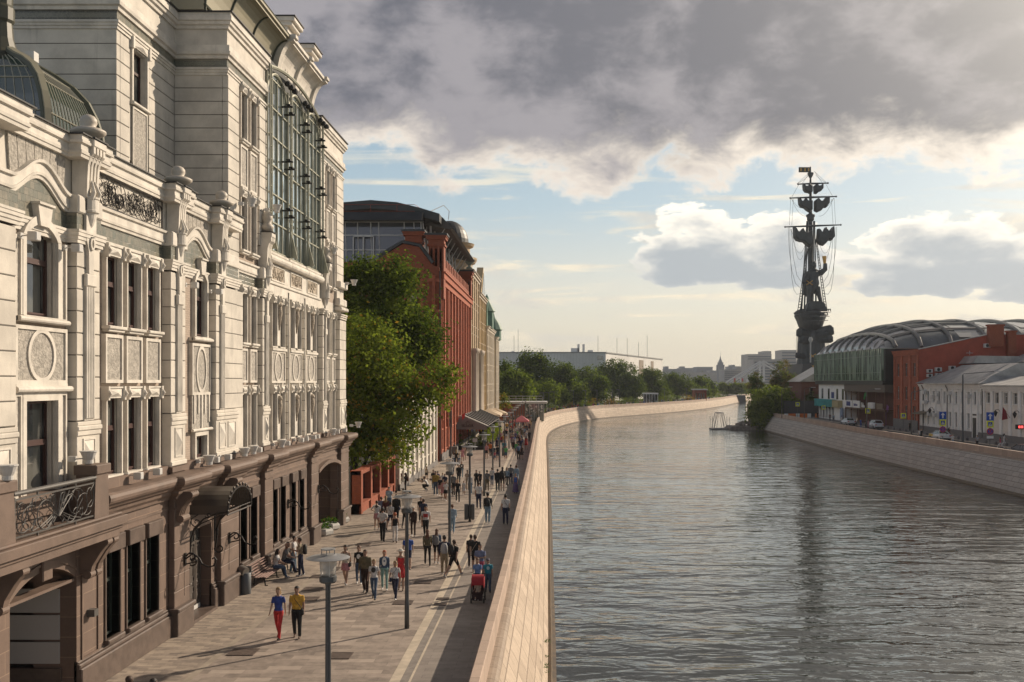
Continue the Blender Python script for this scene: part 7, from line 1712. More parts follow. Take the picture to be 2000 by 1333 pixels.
b.build('gilded_ornament', GOLD, f)
b = MB(); x = mx(1563); b.tube([(x, SYY - 16, mz(710)), (x, SYY - 16, mz(668))], .3, 6); b.lathe([(.5, 0), (.9, 1), (.5, 2)], (x, SYY - 16, mz(672)), 8); b.build('lamp_mast', plain('pale_mast', (.4, .4, .38)), MON)
# ================================================================== street furniture on the promenade
LPG = mat('lamp_grey_paint', (.095, .10, .105), .45, .4); LDISC = mat('lamp_disc', (.30, .30, .30), .4, .3)
LGL = bpy.data.materials.new('lamp_lens'); LGL.use_nodes = True; _b = LGL.node_tree.nodes['Principled BSDF']; _b.inputs['Base Color'].default_value = (.55, .52, .48, 1); _b.inputs['Roughness'].default_value = .25; _b.inputs['Alpha'].default_value = .55
lt = empty('promenade_lamp', (0, 0, 0), 'grey pole lamp with a flat disc shade', 'street lamp', 'promenade lamps')
b = MB(); b.lathe([(.085, 0), (.085, .9), (.072, 1.0), (.062, 4.05), (.07, 4.07), (.07, 4.12)], (0, 0, 0), 14); b.build('pole', LPG, lt, True)
b = MB(); b.lathe([(.17, 4.12), (.2, 4.16), (.2, 4.27), (.16, 4.29)], (0, 0, 0), 18); b.build('lamp_base', LPG, lt)
b = MB(); b.lathe([(.15, 4.29), (.17, 4.4), (.2, 4.68)], (0, 0, 0), 18); b.build('lens', LGL, lt, True)
b = MB()
for k in range(4): t = k * pi / 2 + .4; b.tube([(.16 * cos(t), .16 * sin(t), 4.28), (.2 * cos(t), .2 * sin(t), 4.7)], .008, 4)
b.lathe([(.05, 4.29), (.05, 4.5)], (0, 0, 0), 10); b.build('lamp_frame', LAMPW, lt)
b = MB(); b.lathe([(.5, 4.69), (.51, 4.7), (.42, 4.735), (.2, 4.76), (.16, 4.78), (.0, 4.78)], (0, 0, 0), 28); b.lathe([(.17, 4.89), (.17, 4.915)], (0, 0, 0), 18)
for k in range(4): t = k * pi / 2; b.tube([(.15 * cos(t), .15 * sin(t), 4.77), (.15 * cos(t), .15 * sin(t), 4.9)], .01, 4)
b.build('disc_shade', LDISC, lt)
lys = [(23.2, -5.3), (35.5, -5.3), (50.0, -5.32), (62.7, -5.4), (76.7, -5.5), (90.5, -5.7), (102.5, -5.75), (116.7, -5.95), (130.6, -6.1), (144, -6.2), (158, -6.35), (172, -6.5), (186, -6.6), (200, -6.6), (212, -6.4)]
ordn = ['nearest', 'second', 'third', 'fourth', 'fifth', 'sixth', 'seventh', 'eighth', 'ninth', 'tenth', 'eleventh', 'twelfth', 'thirteenth', 'fourteenth', 'farthest']
for i, (y, x) in enumerate(lys):
    o = lt if i == 0 else copy_tree(lt); o.location = (x, y, 0); o['label'] = '%s grey disc-topped lamp post of the promenade row' % ordn[i]
wheres = ['at the bend', 'just past the bend', 'by the first park shrubs', 'left of the willow shade', 'below the lit facade', 'by the broad willow', 'left of the white pavilion', 'right of the white pavilion', 'near the brick pavilion', 'beyond the brick pavilion']
lp = None
for i, px in enumerate((1062, 1072, 1082, 1120, 1144, 1166, 1196, 1209, 1298, 1341)):
    Y = emY(px) + 6; x = XY(px, Y)
    if lp is None:
        lp = empty('park_lamp', (0, 0, 0), 'x', 'street lamp', 'slim park lamps along the embankment')
        b = MB(); b.tube([(0, 0, 0), (0, 0, 6)], .1, 6); b.build('pole', IRON2, lp); b = MB(); b.box(-1.1, .2, -.15, .15, 5.9, 6.1); b.build('lamp_head', IRON2, lp); o = lp
    else: o = copy_tree(lp)
    o.location = (x, Y, 0); o['label'] = 'slim angular park lamp ' + wheres[i]
# bins on the lamp posts
for (y, x, l) in ((62.7, -5.4, 'dark flat litter bin fixed to the fourth lamp post'), (116.7, -5.95, 'dark flat litter bin fixed to the eighth lamp post')):
    r = empty('litter_bin', (x, y, 0), l, 'litter bin', 'bins on the lamp posts'); b = MB(); b.bbox(x - .33, x - .1, y - .15, y + .15, .12, 1.1, .02); b.bbox(x + .1, x + .3, y - .15, y + .15, .12, 1.1, .02); b.build('bin_body', LPG, r)
    b = MB(); b.box(x - .12, x + .12, y + .09, y + .13, .2, 1.05); b.build('bracket', LPG, r)
# near bin
x, y = -12.86, 41.3; r = empty('litter_bin', (x, y, 0), 'grey cylindrical litter bin with a tilted round lid by the facade', 'litter bin')
b = MB(); b.lathe([(.2, 0), (.22, .03), (.22, .86), (.2, .88)], (x, y, 0), 20); b.build('bin_body', mat('bin_grey', (.11, .12, .13), .5, .2), r, True)
b = MB(); b.tube([(x - .22, y - .02, 1.02), (x + .06, y - .14, .92)], .2, 18); b.build('lid', mat('bin_lid', (.16, .145, .13), .5, .3), r); b = MB(); b.box(x - .2, x + .2, y + .12, y + .18, .8, 1.12); b.build('back_plate', LPG, r)
# bench with a reclining slatted seat
bn = empty('slatted_bench', (-12.85, 44.8, 0), 'long slatted pinkish brown bench against the granite plinth', 'bench')
SL = mat('bench_slats', (.27, .175, .15), .6, var=.2, vscale=5); cur = [(-12.42, .40), (-12.5, .43), (-12.62, .42), (-12.75, .40), (-12.87, .41), (-12.96, .48), (-13.02, .58), (-13.07, .69), (-13.11, .80), (-13.14, .90)]
b = MB()
for k in range(len(cur)):
    x, z = cur[k]; b.bbox(x - .045, x + .045, 42.6, 46.8, z - .015, z + .02, .01)
b.build('slats', SL, bn)
for y in (42.9, 44.7, 46.5):
    b = MB(); b.tube([(p[0], y, p[1] - .04) for p in cur], .025, 5); b.tube([(-12.55, y, .38), (-12.5, y, .02), (-12.4, y, .02)], .03, 5); b.tube([(-12.95, y, .4), (-12.98, y, 0)], .03, 5); b.build('leg', BLACKM, bn)
# hexagonal white planters with plants
PLC = mat('white_concrete_planter', (.52, .51, .48), .85, var=.12, vscale=4)
for i, (px, py, l) in enumerate(((630.5, 1046, 'nearest white hexagonal planter with leafy plants'), (644, 1035, 'middle white hexagonal planter with broad leaves'), (663.5, 1022, 'farthest white hexagonal planter with yellow flowers'))):
    x, y = G(px, py); r = empty('hexagonal_planter', (x, y, 0), l, 'planter', 'white planters by the portal'); b = MB(); b.lathe([(.48, 0), (.60, .1), (.62, .28), (.54, .40), (.48, .40), (.46, .34)], (x, y, 0), 6, sx=1.0); b.build('bowl', PLC, r)
    rn = random.Random(i); b = MB()
    for k in range(170):
        a, q = rn.uniform(0, 6.28), .48 * sqrt(rn.random()); p = Vector((x + q * cos(a), y + q * sin(a), .4 + rn.uniform(0, .32) * (1.1 - q))); d = Vector((rn.gauss(0, 1), rn.gauss(0, 1), abs(rn.gauss(.5, .6)))).normalized() * rn.uniform(.09, .17); e2 = d.cross(Vector((rn.gauss(0, 1), rn.gauss(0, 1), 1))).normalized() * .04
        b.add([p, p + d * .5 + e2, p + d, p + d * .5 - e2], [(0, 1, 2, 3)], 1 if (i == 2 and rn.random() < .18) or rn.random() < .02 else 0)
    b.build('plants', [leafmat('planter_leaf', (.06, .12, .02)), plain('yellow_petal', (.6, .42, .03))], r, flip=False)
# push-chair
def stroller(x, y, label):
    r = empty('pushchair', (x, y, 0), label, 'pushchair'); rd = mat('red_fabric', (.33, .01, .02), .7)
    b = MB(); n = 8; pts = []
    for s in (-1, 1): pass
    vs = []
    for k in range(n + 1):
        t = -.35 + 2.0 * k / n; cy, cz = .08 - .34 * sin(t) * 1.0, .74 + .34 * cos(t)
        vs += [(x - .24, y + cy, cz), (x + .24, y + cy, cz)]
    b.add(vs, [(2 * k, 2 * k + 1, 2 * k + 3, 2 * k + 2) for k in range(n)]); b.box(x - .25, x - .23, y - .2, y + .3, .6, .98); b.box(x + .23, x + .25, y - .2, y + .3, .6, .98); b.build('hood', rd, r)
    b = MB(); b.bbox(x - .23, x + .23, y + .1, y + .22, .36, .95, .02); b.bbox(x - .23, x + .23, y - .22, y + .2, .34, .42, .02); b.bbox(x - .2, x + .2, y - .26, y - .2, .1, .4, .02); b.build('seat', mat('dark_fabric', (.03, .012, .014), .8), r)
    b = MB()
    for s in (-1, 1): b.tube([(x + s * .27, y + .55, 1.02), (x + s * .27, y + .2, .7), (x + s * .27, y - .28, .14)], .014, 5); b.tube([(x + s * .27, y + .1, .55), (x + s * .27, y + .35, .14)], .014, 5)
    b.tube([(x - .27, y + .55, 1.02), (x + .27, y + .55, 1.02)], .018, 6); b.tube([(x - .27, y + .35, .14), (x + .27, y + .35, .14)], .012, 5); b.build('frame', BLACKM, r)
    for s in (-1, 1):
        for yy in (-.28, .36):
            b = MB(); b.tube([(x + s * .25 - .02, y + yy, .1), (x + s * .25 + .03, y + yy, .1)], .1, 14); b.build('wheel', BLACKM, r)
stroller(*G(933.5, 1176), 'red hooded pushchair rolled along the parapet shade')
def scooter(px, py, rz, label):
    x, y = G(px, py); r = empty('kick_scooter', (0, 0, 0), label, 'scooter', 'kick scooters by the white wing')
    b = MB(); b.bbox(-.07, .07, -.5, .35, .12, .16, .01); b.build('deck', BLACKM, r); b = MB(); b.tube([(0, .35, .14), (0, .52, .22), (0, .44, 1.12)], .022, 6); b.tube([(-.24, .44, 1.12), (.24, .44, 1.12)], .016, 6); b.build('stem', BLACKM, r)
    for yy in (-.55, .55):
        b = MB(); b.tube([(-.025, yy, .1), (.025, yy, .1)], .1, 14); b.build('wheel', BLACKM, r)
    r.location = (x, y, 0); r.rotation_euler = (0, 0, rz)
scooter(814, 939, -1.9, 'kick scooter beside the man in the cap against the white wing'); scooter(829, 939, 1.6, 'kick scooter before the woman in dark shorts'); scooter(787, 963, 1.5, 'kick scooter ridden among the dark-clad group at the wall'); scooter(776, 958, 1.2, 'kick scooter behind the ridden one in the group at the wall')
# ================================================================== people
PC = dict(white=(.62,.61,.60), cream=(.55,.48,.38), black=(.012,.012,.013), dark=(.03,.03,.034), grey=(.16,.16,.165), lgrey=(.34,.34,.35), navy=(.015,.022,.06), blue=(.02,.09,.40), royal=(.02,.06,.30), denim=(.055,.10,.18), ldenim=(.17,.27,.36), lblue=(.24,.33,.42), shirtblue=(.14,.24,.46), greyblue=(.17,.20,.33), teal=(.02,.25,.33), mint=(.25,.45,.42), green=(.10,.40,.12), olive=(.13,.105,.055), khaki=(.30,.235,.15), brown=(.10,.05,.03), maroon=(.09,.016,.016), red=(.48,.02,.015), scarlet=(.60,.02,.02), pink=(.52,.22,.24), hotpink=(.50,.07,.13), purple=(.14,.10,.25), yellow=(.62,.34,.02), orange=(.60,.17,.02), mustard=(.40,.27,.05), beige=(.42,.33,.25), darkbrown=(.035,.016,.013), lime=(.35,.42,.03))
HC_ = dict(dark=(.018,.012,.009), brown=(.055,.027,.015), blonde=(.30,.19,.08), auburn=(.12,.045,.02), redh=(.40,.08,.015), white=(.55,.53,.48), grey=(.22,.21,.2), bald=(.42,.25,.17), navycap=(.02,.03,.08), whitecap=(.6,.58,.55), blackcap=(.012,.012,.012))
SKC = [(.42,.25,.17), (.48,.30,.21), (.36,.20,.13)]
def cm(kind, n, c, r=.85): return mat(kind + '_' + n, tuple(v * .85 + sum(c) * .03 for v in c), r, var=.3, vscale=7, bump=.5, bscale=11)
def fk(root, L1, L2, a, b2, out=0.0, side=1):
    """two-bone chain in the y-z plane with a sideways splay"""
    k = Vector(root) + Vector((side * sin(out) * L1, sin(a) * L1 * cos(out), -cos(a) * L1 * cos(out)))
    e = k + Vector((side * sin(out * .3) * L2, sin(b2) * L2, -cos(b2) * L2)); return k, e
POSE = { # lth lkn rth rkn : thigh and shin angles (forward +) | arms: upper, fore, out
 'walk1': dict(l=(.42, .28), r=(-.30, -.62), la=(-.40, -.05, .12), ra=(.38, .72, .12), lean=.03),
 'walk2': dict(l=(-.28, -.66), r=(.40, .30), la=(.40, .70, .12), ra=(-.38, -.05, .14), lean=.03),
 'walk3': dict(l=(.14, .02), r=(-.08, -.38), la=(-.14, .12, .10), ra=(.16, .35, .12), lean=.02),
 'stride': dict(l=(-.5, -.9), r=(.62, .50), la=(.5, 1.0, .15), ra=(-.55, -.2, .2), lean=.08),
 'stand': dict(l=(.03, .0), r=(-.02, -.03), la=(.05, .18, .10), ra=(.04, .2, .10), lean=0),
 'back': dict(l=(.2, .08), r=(-.16, -.34), la=(-.42, -.2, .30), ra=(-.42, -.2, .30), lean=0, inw=1),
 'hip': dict(l=(.05, .0), r=(-.06, -.1), la=(-.1, .4, .75), ra=(.05, .2, .12), lean=0, inw=1),
 'phone': dict(l=(.08, .0), r=(-.1, -.2), la=(.3, 1.9, .12), ra=(.05, .25, .1), lean=.05),
 'push': dict(l=(.3, .2), r=(-.22, -.5), la=(.5, 1.35, .08), ra=(.5, 1.35, .08), lean=.05),
 'cross': dict(l=(.04, 0), r=(-.03, -.02), la=(.25, 1.7, .15), ra=(.25, 1.7, .15), lean=0, inw=1),
 'sit': dict(l=(1.45, .12), r=(1.5, .32), la=(.35, 1.1, .1), ra=(.55, 1.35, .1), lean=.22, sit=.46),
 'crouch': dict(l=(1.75, -.62), r=(1.35, -.95), la=(1.0, 1.9, .1), ra=(1.1, 2.0, .1), lean=.45, sit=.26),
 'wave': dict(l=(.05, 0), r=(-.05, 0), la=(2.2, 2.7, .3), ra=(.1, .3, .1), lean=0),
}
VC = {}
def body(pose, sex='m', top='tee', bot='pants', hair='short', fine=False):
    key = (pose, sex, top, bot, hair, fine)
    if key in VC: return VC[key]
    P = POSE[pose]; f = sex == 'f'; seg = []; rng = []   # seg: (a, b, ra, rb, slot)
    sh, hp = (.160, .088) if f else (.190, .085); tk = .97 if f else 1.09
    hip = Vector((0, 0, .93)); ln = P['lean']
    def up(z, y=0.0, x=0.0): d = z - .93; return Vector((x, y + sin(ln) * d, .93 + cos(ln) * d))
    legs = []; bottoms = {'pants': 1.0, 'shorts': .95, 'skirt': 0, 'mini': 0, 'dress': 0, 'long': 0}
    loose = 1.12 if bot == 'pants' and not f else 1.0
    for s, kk in ((-1, 'l'), (1, 'r')):
        a, c = P[kk]; r0 = Vector((s * hp, 0, .92)); k, an = fk(r0, .43, .42, a, c, .03, s); legs.append((k, an))
        ls = 2 if bot == 'pants' else 0; ts = 2 if bot in ('pants', 'shorts') else 0
        seg.append((r0, k, .092 * tk * loose, .062 * tk * loose, ts if bot != 'shorts' else 2)); seg.append((k, an, .060 * tk * loose, (.042 if ls == 0 else .052) * tk, ls))
        if ls == 0: seg.append((k + (an - k) * .25, k + (an - k) * .35, .062 * tk, .058 * tk, 0))
        fo = Vector((0, cos(min(.5, max(-.7, c))) , sin(min(.3, max(-.9, c)) * .9))).normalized()
        seg.append((an + Vector((0, -.04, -.045)), an + fo * .15 + Vector((0, 0, -.055)), .04, .032, 3))
        seg.append((an + Vector((0, -.03, -.02)), an + Vector((0, .03, -.03)), .045, .04, 3))
    for s, kk in ((-1, 'la'), (1, 'ra')):
        a, c, o = P[kk]; r0 = up(1.41, 0, s * sh); ad = a + ln * .0
        k, w = fk(r0, .275, .24, ad, c, o, s)
        if P.get('inw'): w = k + Vector((-s * .19, (sin(c) * .12) - (.10 if pose == 'back' else 0), -cos(c) * .13)).normalized() * .24
        sl = {'tee': 1, 'long': 1, 'jacket': 1, 'tank': 0}[top]; fs_ = 1 if top in ('long', 'jacket') else 0; bl = 1.15 if top == 'jacket' else 1.0
        seg.append((r0, r0 + (k - r0) * .62, (.052 if sl else .045) * tk * bl, (.052 if sl else .038) * tk * bl, sl)); seg.append((r0 + (k - r0) * .5, k, .040 * tk * bl, .036 * tk * bl, fs_ if fs_ else 0)); seg.append((k, w, .038 * tk * bl, .026 * tk, fs_))
        d = (w - k).normalized(); seg.append((w + d * .02, w + d * .085, .027, .024, 0)); rng.append((w + d * .075, d, s))
    hz_ = up(1.60); seg.append((up(1.46), up(1.55), .052 * tk, .048 * tk, 0))
    b = MB()
    for (p, q, ra, rb, sl) in seg: b.tube([p - (q - p).normalized() * ra * .4, p, q, q + (q - p).normalized() * rb * .6], [ra * .7, ra, rb, rb * .55], 10)
    tw = {'jacket': 1.14}.get(top, 1.0)
    tors = [(.90, .165, .115), (.97, .168, .112), (1.06, .148 if not f else .128, .10), (1.18, .165 if not f else .142, .108), (1.30, .190 if not f else .158, .118), (1.40, .185 if not f else .150, .10), (1.455, .11, .075), (1.49, .06, .055)]
    vs = []; nn = 16
    for (z, w, d) in tors:
        c0 = up(z)
        for k in range(nn): t = 2 * pi * k / nn; vs.append((c0.x + w * tk * tw * cos(t), c0.y + d * tw * sin(t) * .95, c0.z))
    b.add(vs, [(i * nn + k, i * nn + (k + 1) % nn, (i + 1) * nn + (k + 1) % nn, (i + 1) * nn + k) for i in range(len(tors) - 1) for k in range(nn)] + [tuple(range(nn - 1, -1, -1)), tuple(range((len(tors) - 1) * nn, len(tors) * nn))])
    hc = up(1.625, .012)
    b.lathe([(.02, -.128), (.045, -.118), (.064, -.085), (.076, -.03), (.082, .02), (.078, .07), (.055, .108), (.02, .122)], hc, 14, sx=.92, sy=1.1)
    b.tube([hc + Vector((0, .082, .01)), hc + Vector((0, .108, -.025)), hc + Vector((0, .085, -.035))], [.008, .014, .01], 6)
    for s in (-1, 1): b.tube([hc + Vector((s * .074, -.005, -.03)), hc + Vector((s * .082, -.01, .015))], .013, 6)
    hs = [hc + Vector((0, -.025, .045))]; hr = []
    if hair != 'bald':
        b.lathe([(.02, -.07), (.07, -.055), (.09, -.01), (.093, .03), (.08, .065), (.045, .092), (.01, .1)], hc + Vector((0, -.018, .035)), 14, sx=.95, sy=1.08)
    if hair in ('long', 'pony', 'hat') :
        w = .075 if hair != 'pony' else .035
        b.tube([hc + Vector((0, -.05, .04)), hc + Vector((0, -.085, -.06)), hc + Vector((0, -.10, -.16)), hc + Vector((0, -.095, -.25))], [w * .9, w, w * 1.05, w * .5], 10)
    if hair in ('cap', 'hat'):
        b.lathe([(.105 if hair == 'cap' else .19, .0), (.11 if hair == 'cap' else .19, .012), (.1, .03), (.09, .08), (.03, .1)], hc + Vector((0, .02 if hair == 'cap' else 0, .045)), 16, sy=1.25 if hair == 'cap' else 1)
    skirt = None
    if bot in ('skirt', 'mini', 'dress', 'long'):
        z1 = {'skirt': .52, 'mini': .66, 'dress': .55, 'long': .10}[bot]; w1 = {'skirt': .24, 'mini': .205, 'dress': .25, 'long': .30}[bot]; sk = 1 if bot == 'dress' else 2
        yc = (legs[0][0].y + legs[1][0].y) / 2 * (.92 - z1) / .43 * .5
        skirt = (z1, sk); b.lathe([(.13, .18), (.165, .02), (.19, -.1 * 1), (w1, z1 - .92), (w1 - .02, z1 - .92)], (0, yc, .92), 16, sy=.8)
    elif bot == 'shorts' and False: pass
    tmp = b.build('tmp_body', CREAM); md = tmp.modifiers.new('r', 'REMESH'); md.mode = 'VOXEL'; md.voxel_size = .0135; md.adaptivity = 0; md.use_smooth_shade = True
    sm_ = tmp.modifiers.new('s', 'SMOOTH'); sm_.factor = .5; sm_.iterations = 2
    dc = tmp.modifiers.new('d', 'DECIMATE'); dc.ratio = .42 if fine else .24
    dg = bpy.context.evaluated_depsgraph_get(); dg.update(); me = bpy.data.meshes.new_from_object(tmp.evaluated_get(dg)); bpy.data.objects.remove(tmp, do_unlink=True)
    me.name = 'person_mesh'; me.materials.clear()
    for k in range(5): me.materials.append(CREAM)
    # slot of every face from the nearest part of the figure
    knee = [l[0] for l in legs]; mis = []
    for pl_ in me.polygons:
        c = pl_.center; best = None
        for (p, q, ra, rb, sl) in seg:
            d = q - p; t = max(0, min(1, (c - p).dot(d) / max(1e-9, d.length_squared))); r = ra + (rb - ra) * t; e_ = (c - p - d * t).length - r
            if best is None or e_ < best[0]: best = (e_, sl, t, ra)
        sl = best[1]; ax = up(max(.93, min(1.6, c.z)))
        rel = Vector((c.x - ax.x, c.y - ax.y)); zz = (c.z - .93) / cos(ln) + .93 if c.z > .93 else c.z
        hd = c - hc
        if hd.length < .17 and c.z > hc.z - .13:
            sl = 0
            if hair != 'bald' and (hd.z > .055 or (hd.y < -.005 and hd.z > -.06 and abs(hd.x) < .2) or (hair in ('long', 'hat') and hd.y < .02)): sl = 4
            if hair in ('cap', 'hat') and hd.z > .04: sl = 4
        elif hair in ('long', 'pony', 'hat') and (c - (hc + Vector((0, -.1, -.16)))).length < .14 and c.y < up(c.z).y - .05 and c.z > 1.30: sl = 4
        elif best[0] > .012 or (c.z > .86 and abs(rel.x) < .15 and best[3] > .08 and P.get('sit') is None):
            if zz > .985 and zz < 1.5 and (rel.length < .24): sl = 1
            elif skirt and c.z > skirt[0] - .03: sl = skirt[1]
            elif zz <= .985 and zz > .80: sl = 2 if bot != 'dress' else 1
        if skirt and skirt[0] - .03 < c.z < .98 and best[0] > .004 and sl == 0: sl = skirt[1]
        if skirt and skirt[0] < c.z < .96 and sl == 0 and abs(c.x) < .26 and best[3] > .05 and best[3] < .1: sl = skirt[1]
        if bot == 'shorts' and sl == 2 and min((c - k).length for k in knee) < .10: sl = 0
        if zz > 1.46 and zz < 1.55 and sl == 1 and rel.length < .075: sl = 0
        if top == 'tank' and sl == 1 and zz > 1.38: sl = 0
        mis.append(sl)
    me.polygons.foreach_set('material_index', mis); me.polygons.foreach_set('use_smooth', [True] * len(mis))
    if True:   # fingers rooted in the palm, eyes and mouth, added to the same body mesh
        x = MB()
        for (w, d, s) in rng:
            sd = d.cross(Vector((1, 0, 0))); sd = sd.normalized() if sd.length > .1 else Vector((0, 1, 0)); nm = d.cross(sd).normalized()
            for k, (o, L) in enumerate(((-.024, .060), (-.008, .072), (.008, .068), (.023, .052))):
                p0 = w + sd * o; p1 = p0 + d * L * .55; p2 = p1 + (d * .8 - nm * s * .6).normalized() * L * .45; x.tube([p0 - d * .015, p1, p2], [.009, .0085, .0065], 5, 0)
            p0 = w - d * .05 + sd * .022; x.tube([p0, p0 + sd * .022 + d * .025, p0 + sd * .026 + d * .055], [.011, .010, .008], 5, 0)
        for s in (-1, 1): x.tube([hc + Vector((s * .03, .072, .012)), hc + Vector((s * .03, .087, .012))], .010, 6, 4)
        x.tube([hc + Vector((-.022, .083, -.062)), hc + Vector((.022, .083, -.062))], .005, 4, 4)
        bm = bmesh.new(); bm.from_mesh(me); base = [bm.verts.new(v) for v in x.v]
        for f_, m_ in zip(x.f, x.m):
            try: q = bm.faces.new([base[i] for i in f_]); q.material_index = m_; q.smooth = True
            except ValueError: pass
        bm.to_mesh(me); bm.free()
    zmin = min(v.co.z for v in me.vertices)
    me.transform(Matrix.Translation((0, 0, -zmin))); me.update()
    VC[key] = me; return me
NP = [0]
def person(px, py, pyh, label, face='a', pose='walk1', sex='m', top='tee', bot='pants', hair='short', tc='white', bc='black', hcol='dark', sc='dark', group=None, hm=None, pos=None, z=0.0):
    me = body(pose, sex, top, bot, hair)
    X, Y = pos if pos else G(px, py, z)
    H = hm or max(.95, min(1.92, (py - pyh) * Y / F * 1.02)); full = 1.75 if pose not in ('sit', 'crouch') else None
    s = H / 1.75 if full else (hm or 1.72) / 1.75
    o = bpy.data.objects.new('person', me); COL.objects.link(o)
    rz = {'a': 0.0, 'c': pi, 'l': pi / 2, 'r': -pi / 2}.get(face, face)
    NP[0] += 1; rz += (((NP[0] * 37) % 11) - 5) * .03 if isinstance(face, str) else 0
    o.location = (X, Y, z + .006); o.rotation_euler = (0, 0, rz); o.scale = (s, s, s)
    ms = [cm('skin', str(NP[0] % 3), SKC[NP[0] % 3], .6), cm('cloth', tc, PC[tc]), cm('cloth', bc, PC[bc]), cm('shoe', sc, PC[sc], .6), cm('hair', hcol, HC_[hcol], .6)]
    for i, m in enumerate(ms): o.material_slots[i].link = 'OBJECT'; o.material_slots[i].material = m
    tag(o, label, 'person', group); o['figure'] = 1; return o
def backpack(p, col, label, front=False, s=1.0):
    sc = p.scale[0]; rz = p.rotation_euler[2]; sg = 1 if front else -1
    b = MB(); d0 = sg * .12
    b.lathe([(.10, 0), (.15, .03), (.165, .2), (.15, .36), (.10, .44), (.03, .46)], (0, sg * .20, 1.0), 12, sx=.95, sy=.62)
    o = b.build('backpack', mat('bag_' + col, PC[col], .7), smooth=True)
    st = MB()
    for k in (-1, 1): st.tube([(k * .09, sg * .15, 1.08), (k * .10, -sg * .02, 1.16), (k * .11, -sg * .135, 1.28), (k * .10, -sg * .09, 1.44), (k * .09, sg * .08, 1.45), (k * .08, sg * .16, 1.36)], .014, 4)
    st.build('strap', mat('bag_' + col, PC[col], .7), o)
    o.location = p.location; o.rotation_euler = p.rotation_euler; o.scale = p.scale; tag(o, label, 'backpack'); return o
def bag(p, col, label, side=1, long=True):
    b = MB(); b.bbox(side * .20 - .04, side * .20 + .05, -.10, .12, .80, .98, .02); o = b.build('shoulder_bag', mat('bag_' + col, PC[col], .7))
    st = MB(); st.tube([(side * .21, .05, .95), (side * .10, .135, 1.15), (-side * .03, .14, 1.32), (-side * .12, .05, 1.47), (-side * .08, -.09, 1.40), (side * .05, -.135, 1.2), (side * .20, -.06, .95)], .010, 4); st.build('strap', mat('bag_' + col, PC[col], .7), o)
    o.location = p.location; o.rotation_euler = p.rotation_euler; o.scale = p.scale; tag(o, label, 'bag'); return o
def prn(p, m, label_=None, w=.09, h=.11):
    """a chest print on a T-shirt"""
    b = MB(); b.lathe([(w, 0), (w * .8, .004)], (0, 0, 0), 10, sy=h / w)
    o = b.build('chest_print', m, p); o.matrix_parent_inverse.identity(); o.rotation_euler = (pi / 2, 0, 0); o.location = (0, .128, 1.30); return o
p = person(544, 1249, 1149, 'woman in a blue shirt and bright red leggings beside the man in yellow', 'c', 'walk1', 'f', 'tee', 'pants', 'long', 'royal', 'scarlet', 'blonde', 'brown')
p = person(580, 1247, 1149, 'man in a yellow T-shirt and black trousers beside the woman in red leggings', 'c', 'walk3', 'm', 'tee', 'pants', 'short', 'yellow', 'black', 'dark', 'brown'); bag(p, 'black', 'small dark bag slung across the man in the yellow T-shirt', -1)
person(0, 0, 0, 'seated person in a blue T-shirt at the back of the bench group', 'r', 'sit', 'm', 'tee', 'pants', 'short', 'denim', 'navy', 'brown', 'white', pos=(-12.72, 45.1), z=.0, hm=1.5)
person(0, 0, 0, 'seated woman in a white top and blue jeans nearest on the bench', 'r', 'sit', 'f', 'tee', 'pants', 'long', 'white', 'denim', 'dark', 'white', pos=(-12.55, 44.5), hm=1.7)
person(0, 0, 0, 'seated bald man in a grey T-shirt leaning forward on the bench', 'r', 'sit', 'm', 'tee', 'pants', 'bald', 'grey', 'navy', 'bald', 'dark', pos=(-12.5, 45.7), hm=1.78)
person(0, 0, 0, 'seated dark haired man at the far end of the bench', 'r', 'sit', 'm', 'tee', 'pants', 'short', 'dark', 'dark', 'brown', 'dark', pos=(-12.6, 46.4), hm=1.72)
person(573.5, 1119, 1050, 'man in a white T-shirt and light jeans standing by the bench', 'r', 'phone', 'm', 'tee', 'pants', 'short', 'white', 'ldenim', 'dark', 'white')
p = person(587, 1126, 1053, 'man in a pale yellow-green shirt and dark trousers facing the man in light jeans', 'l', 'phone', 'm', 'tee', 'pants', 'short', 'khaki', 'navy', 'brown', 'white'); backpack(p, 'black', 'black backpack worn by the man standing at the bench')
p = person(675, 1143, 1066, 'woman in a pale top and short pink skirt, leftmost of the oncoming row', 'c', 'walk1', 'f', 'tank', 'mini', 'long', 'cream', 'pink', 'dark', 'white'); bag(p, 'black', 'black handbag of the woman in the pink skirt', -1)
p = person(701, 1142, 1069, 'woman in a black printed T-shirt and jeans beside the man in the olive sweater', 'c', 'walk3', 'f', 'tee', 'pants', 'long', 'black', 'denim', 'auburn', 'white'); prn(p, WHITEP)
person(713.5, 1159, 1077, 'stout man in an olive sweater and brown trousers in the oncoming row', 'c', 'walk3', 'm', 'jacket', 'pants', 'short', 'olive', 'darkbrown', 'brown', 'dark')
p = person(730.5, 1172, 1094, 'woman in a white T-shirt with a dark chest print and jeans', 'c', 'walk1', 'f', 'tee', 'pants', 'short', 'white', 'denim', 'blonde', 'black'); prn(p, BLACKM, w=.1, h=.12)
p = person(751, 1154, 1078, 'red haired woman in a denim jacket and mint trousers', 'c', 'walk3', 'f', 'jacket', 'pants', 'long', 'denim', 'mint', 'redh', 'white'); prn(p, WHITEP, w=.1, h=.2)
p = person(772, 1172, 1097, 'blonde woman in a plain white T-shirt and dark jeans with a strap bag', 'c', 'walk1', 'f', 'tee', 'pants', 'long', 'white', 'navy', 'blonde', 'white'); bag(p, 'navy', 'dark bag at the hip of the blonde woman in white', 1)
person(783, 1154, 1076, 'woman in a red dress and pale hat behind the second lamp post', 'c', 'walk3', 'f', 'tank', 'dress', 'hat', 'scarlet', 'scarlet', 'white', 'brown')
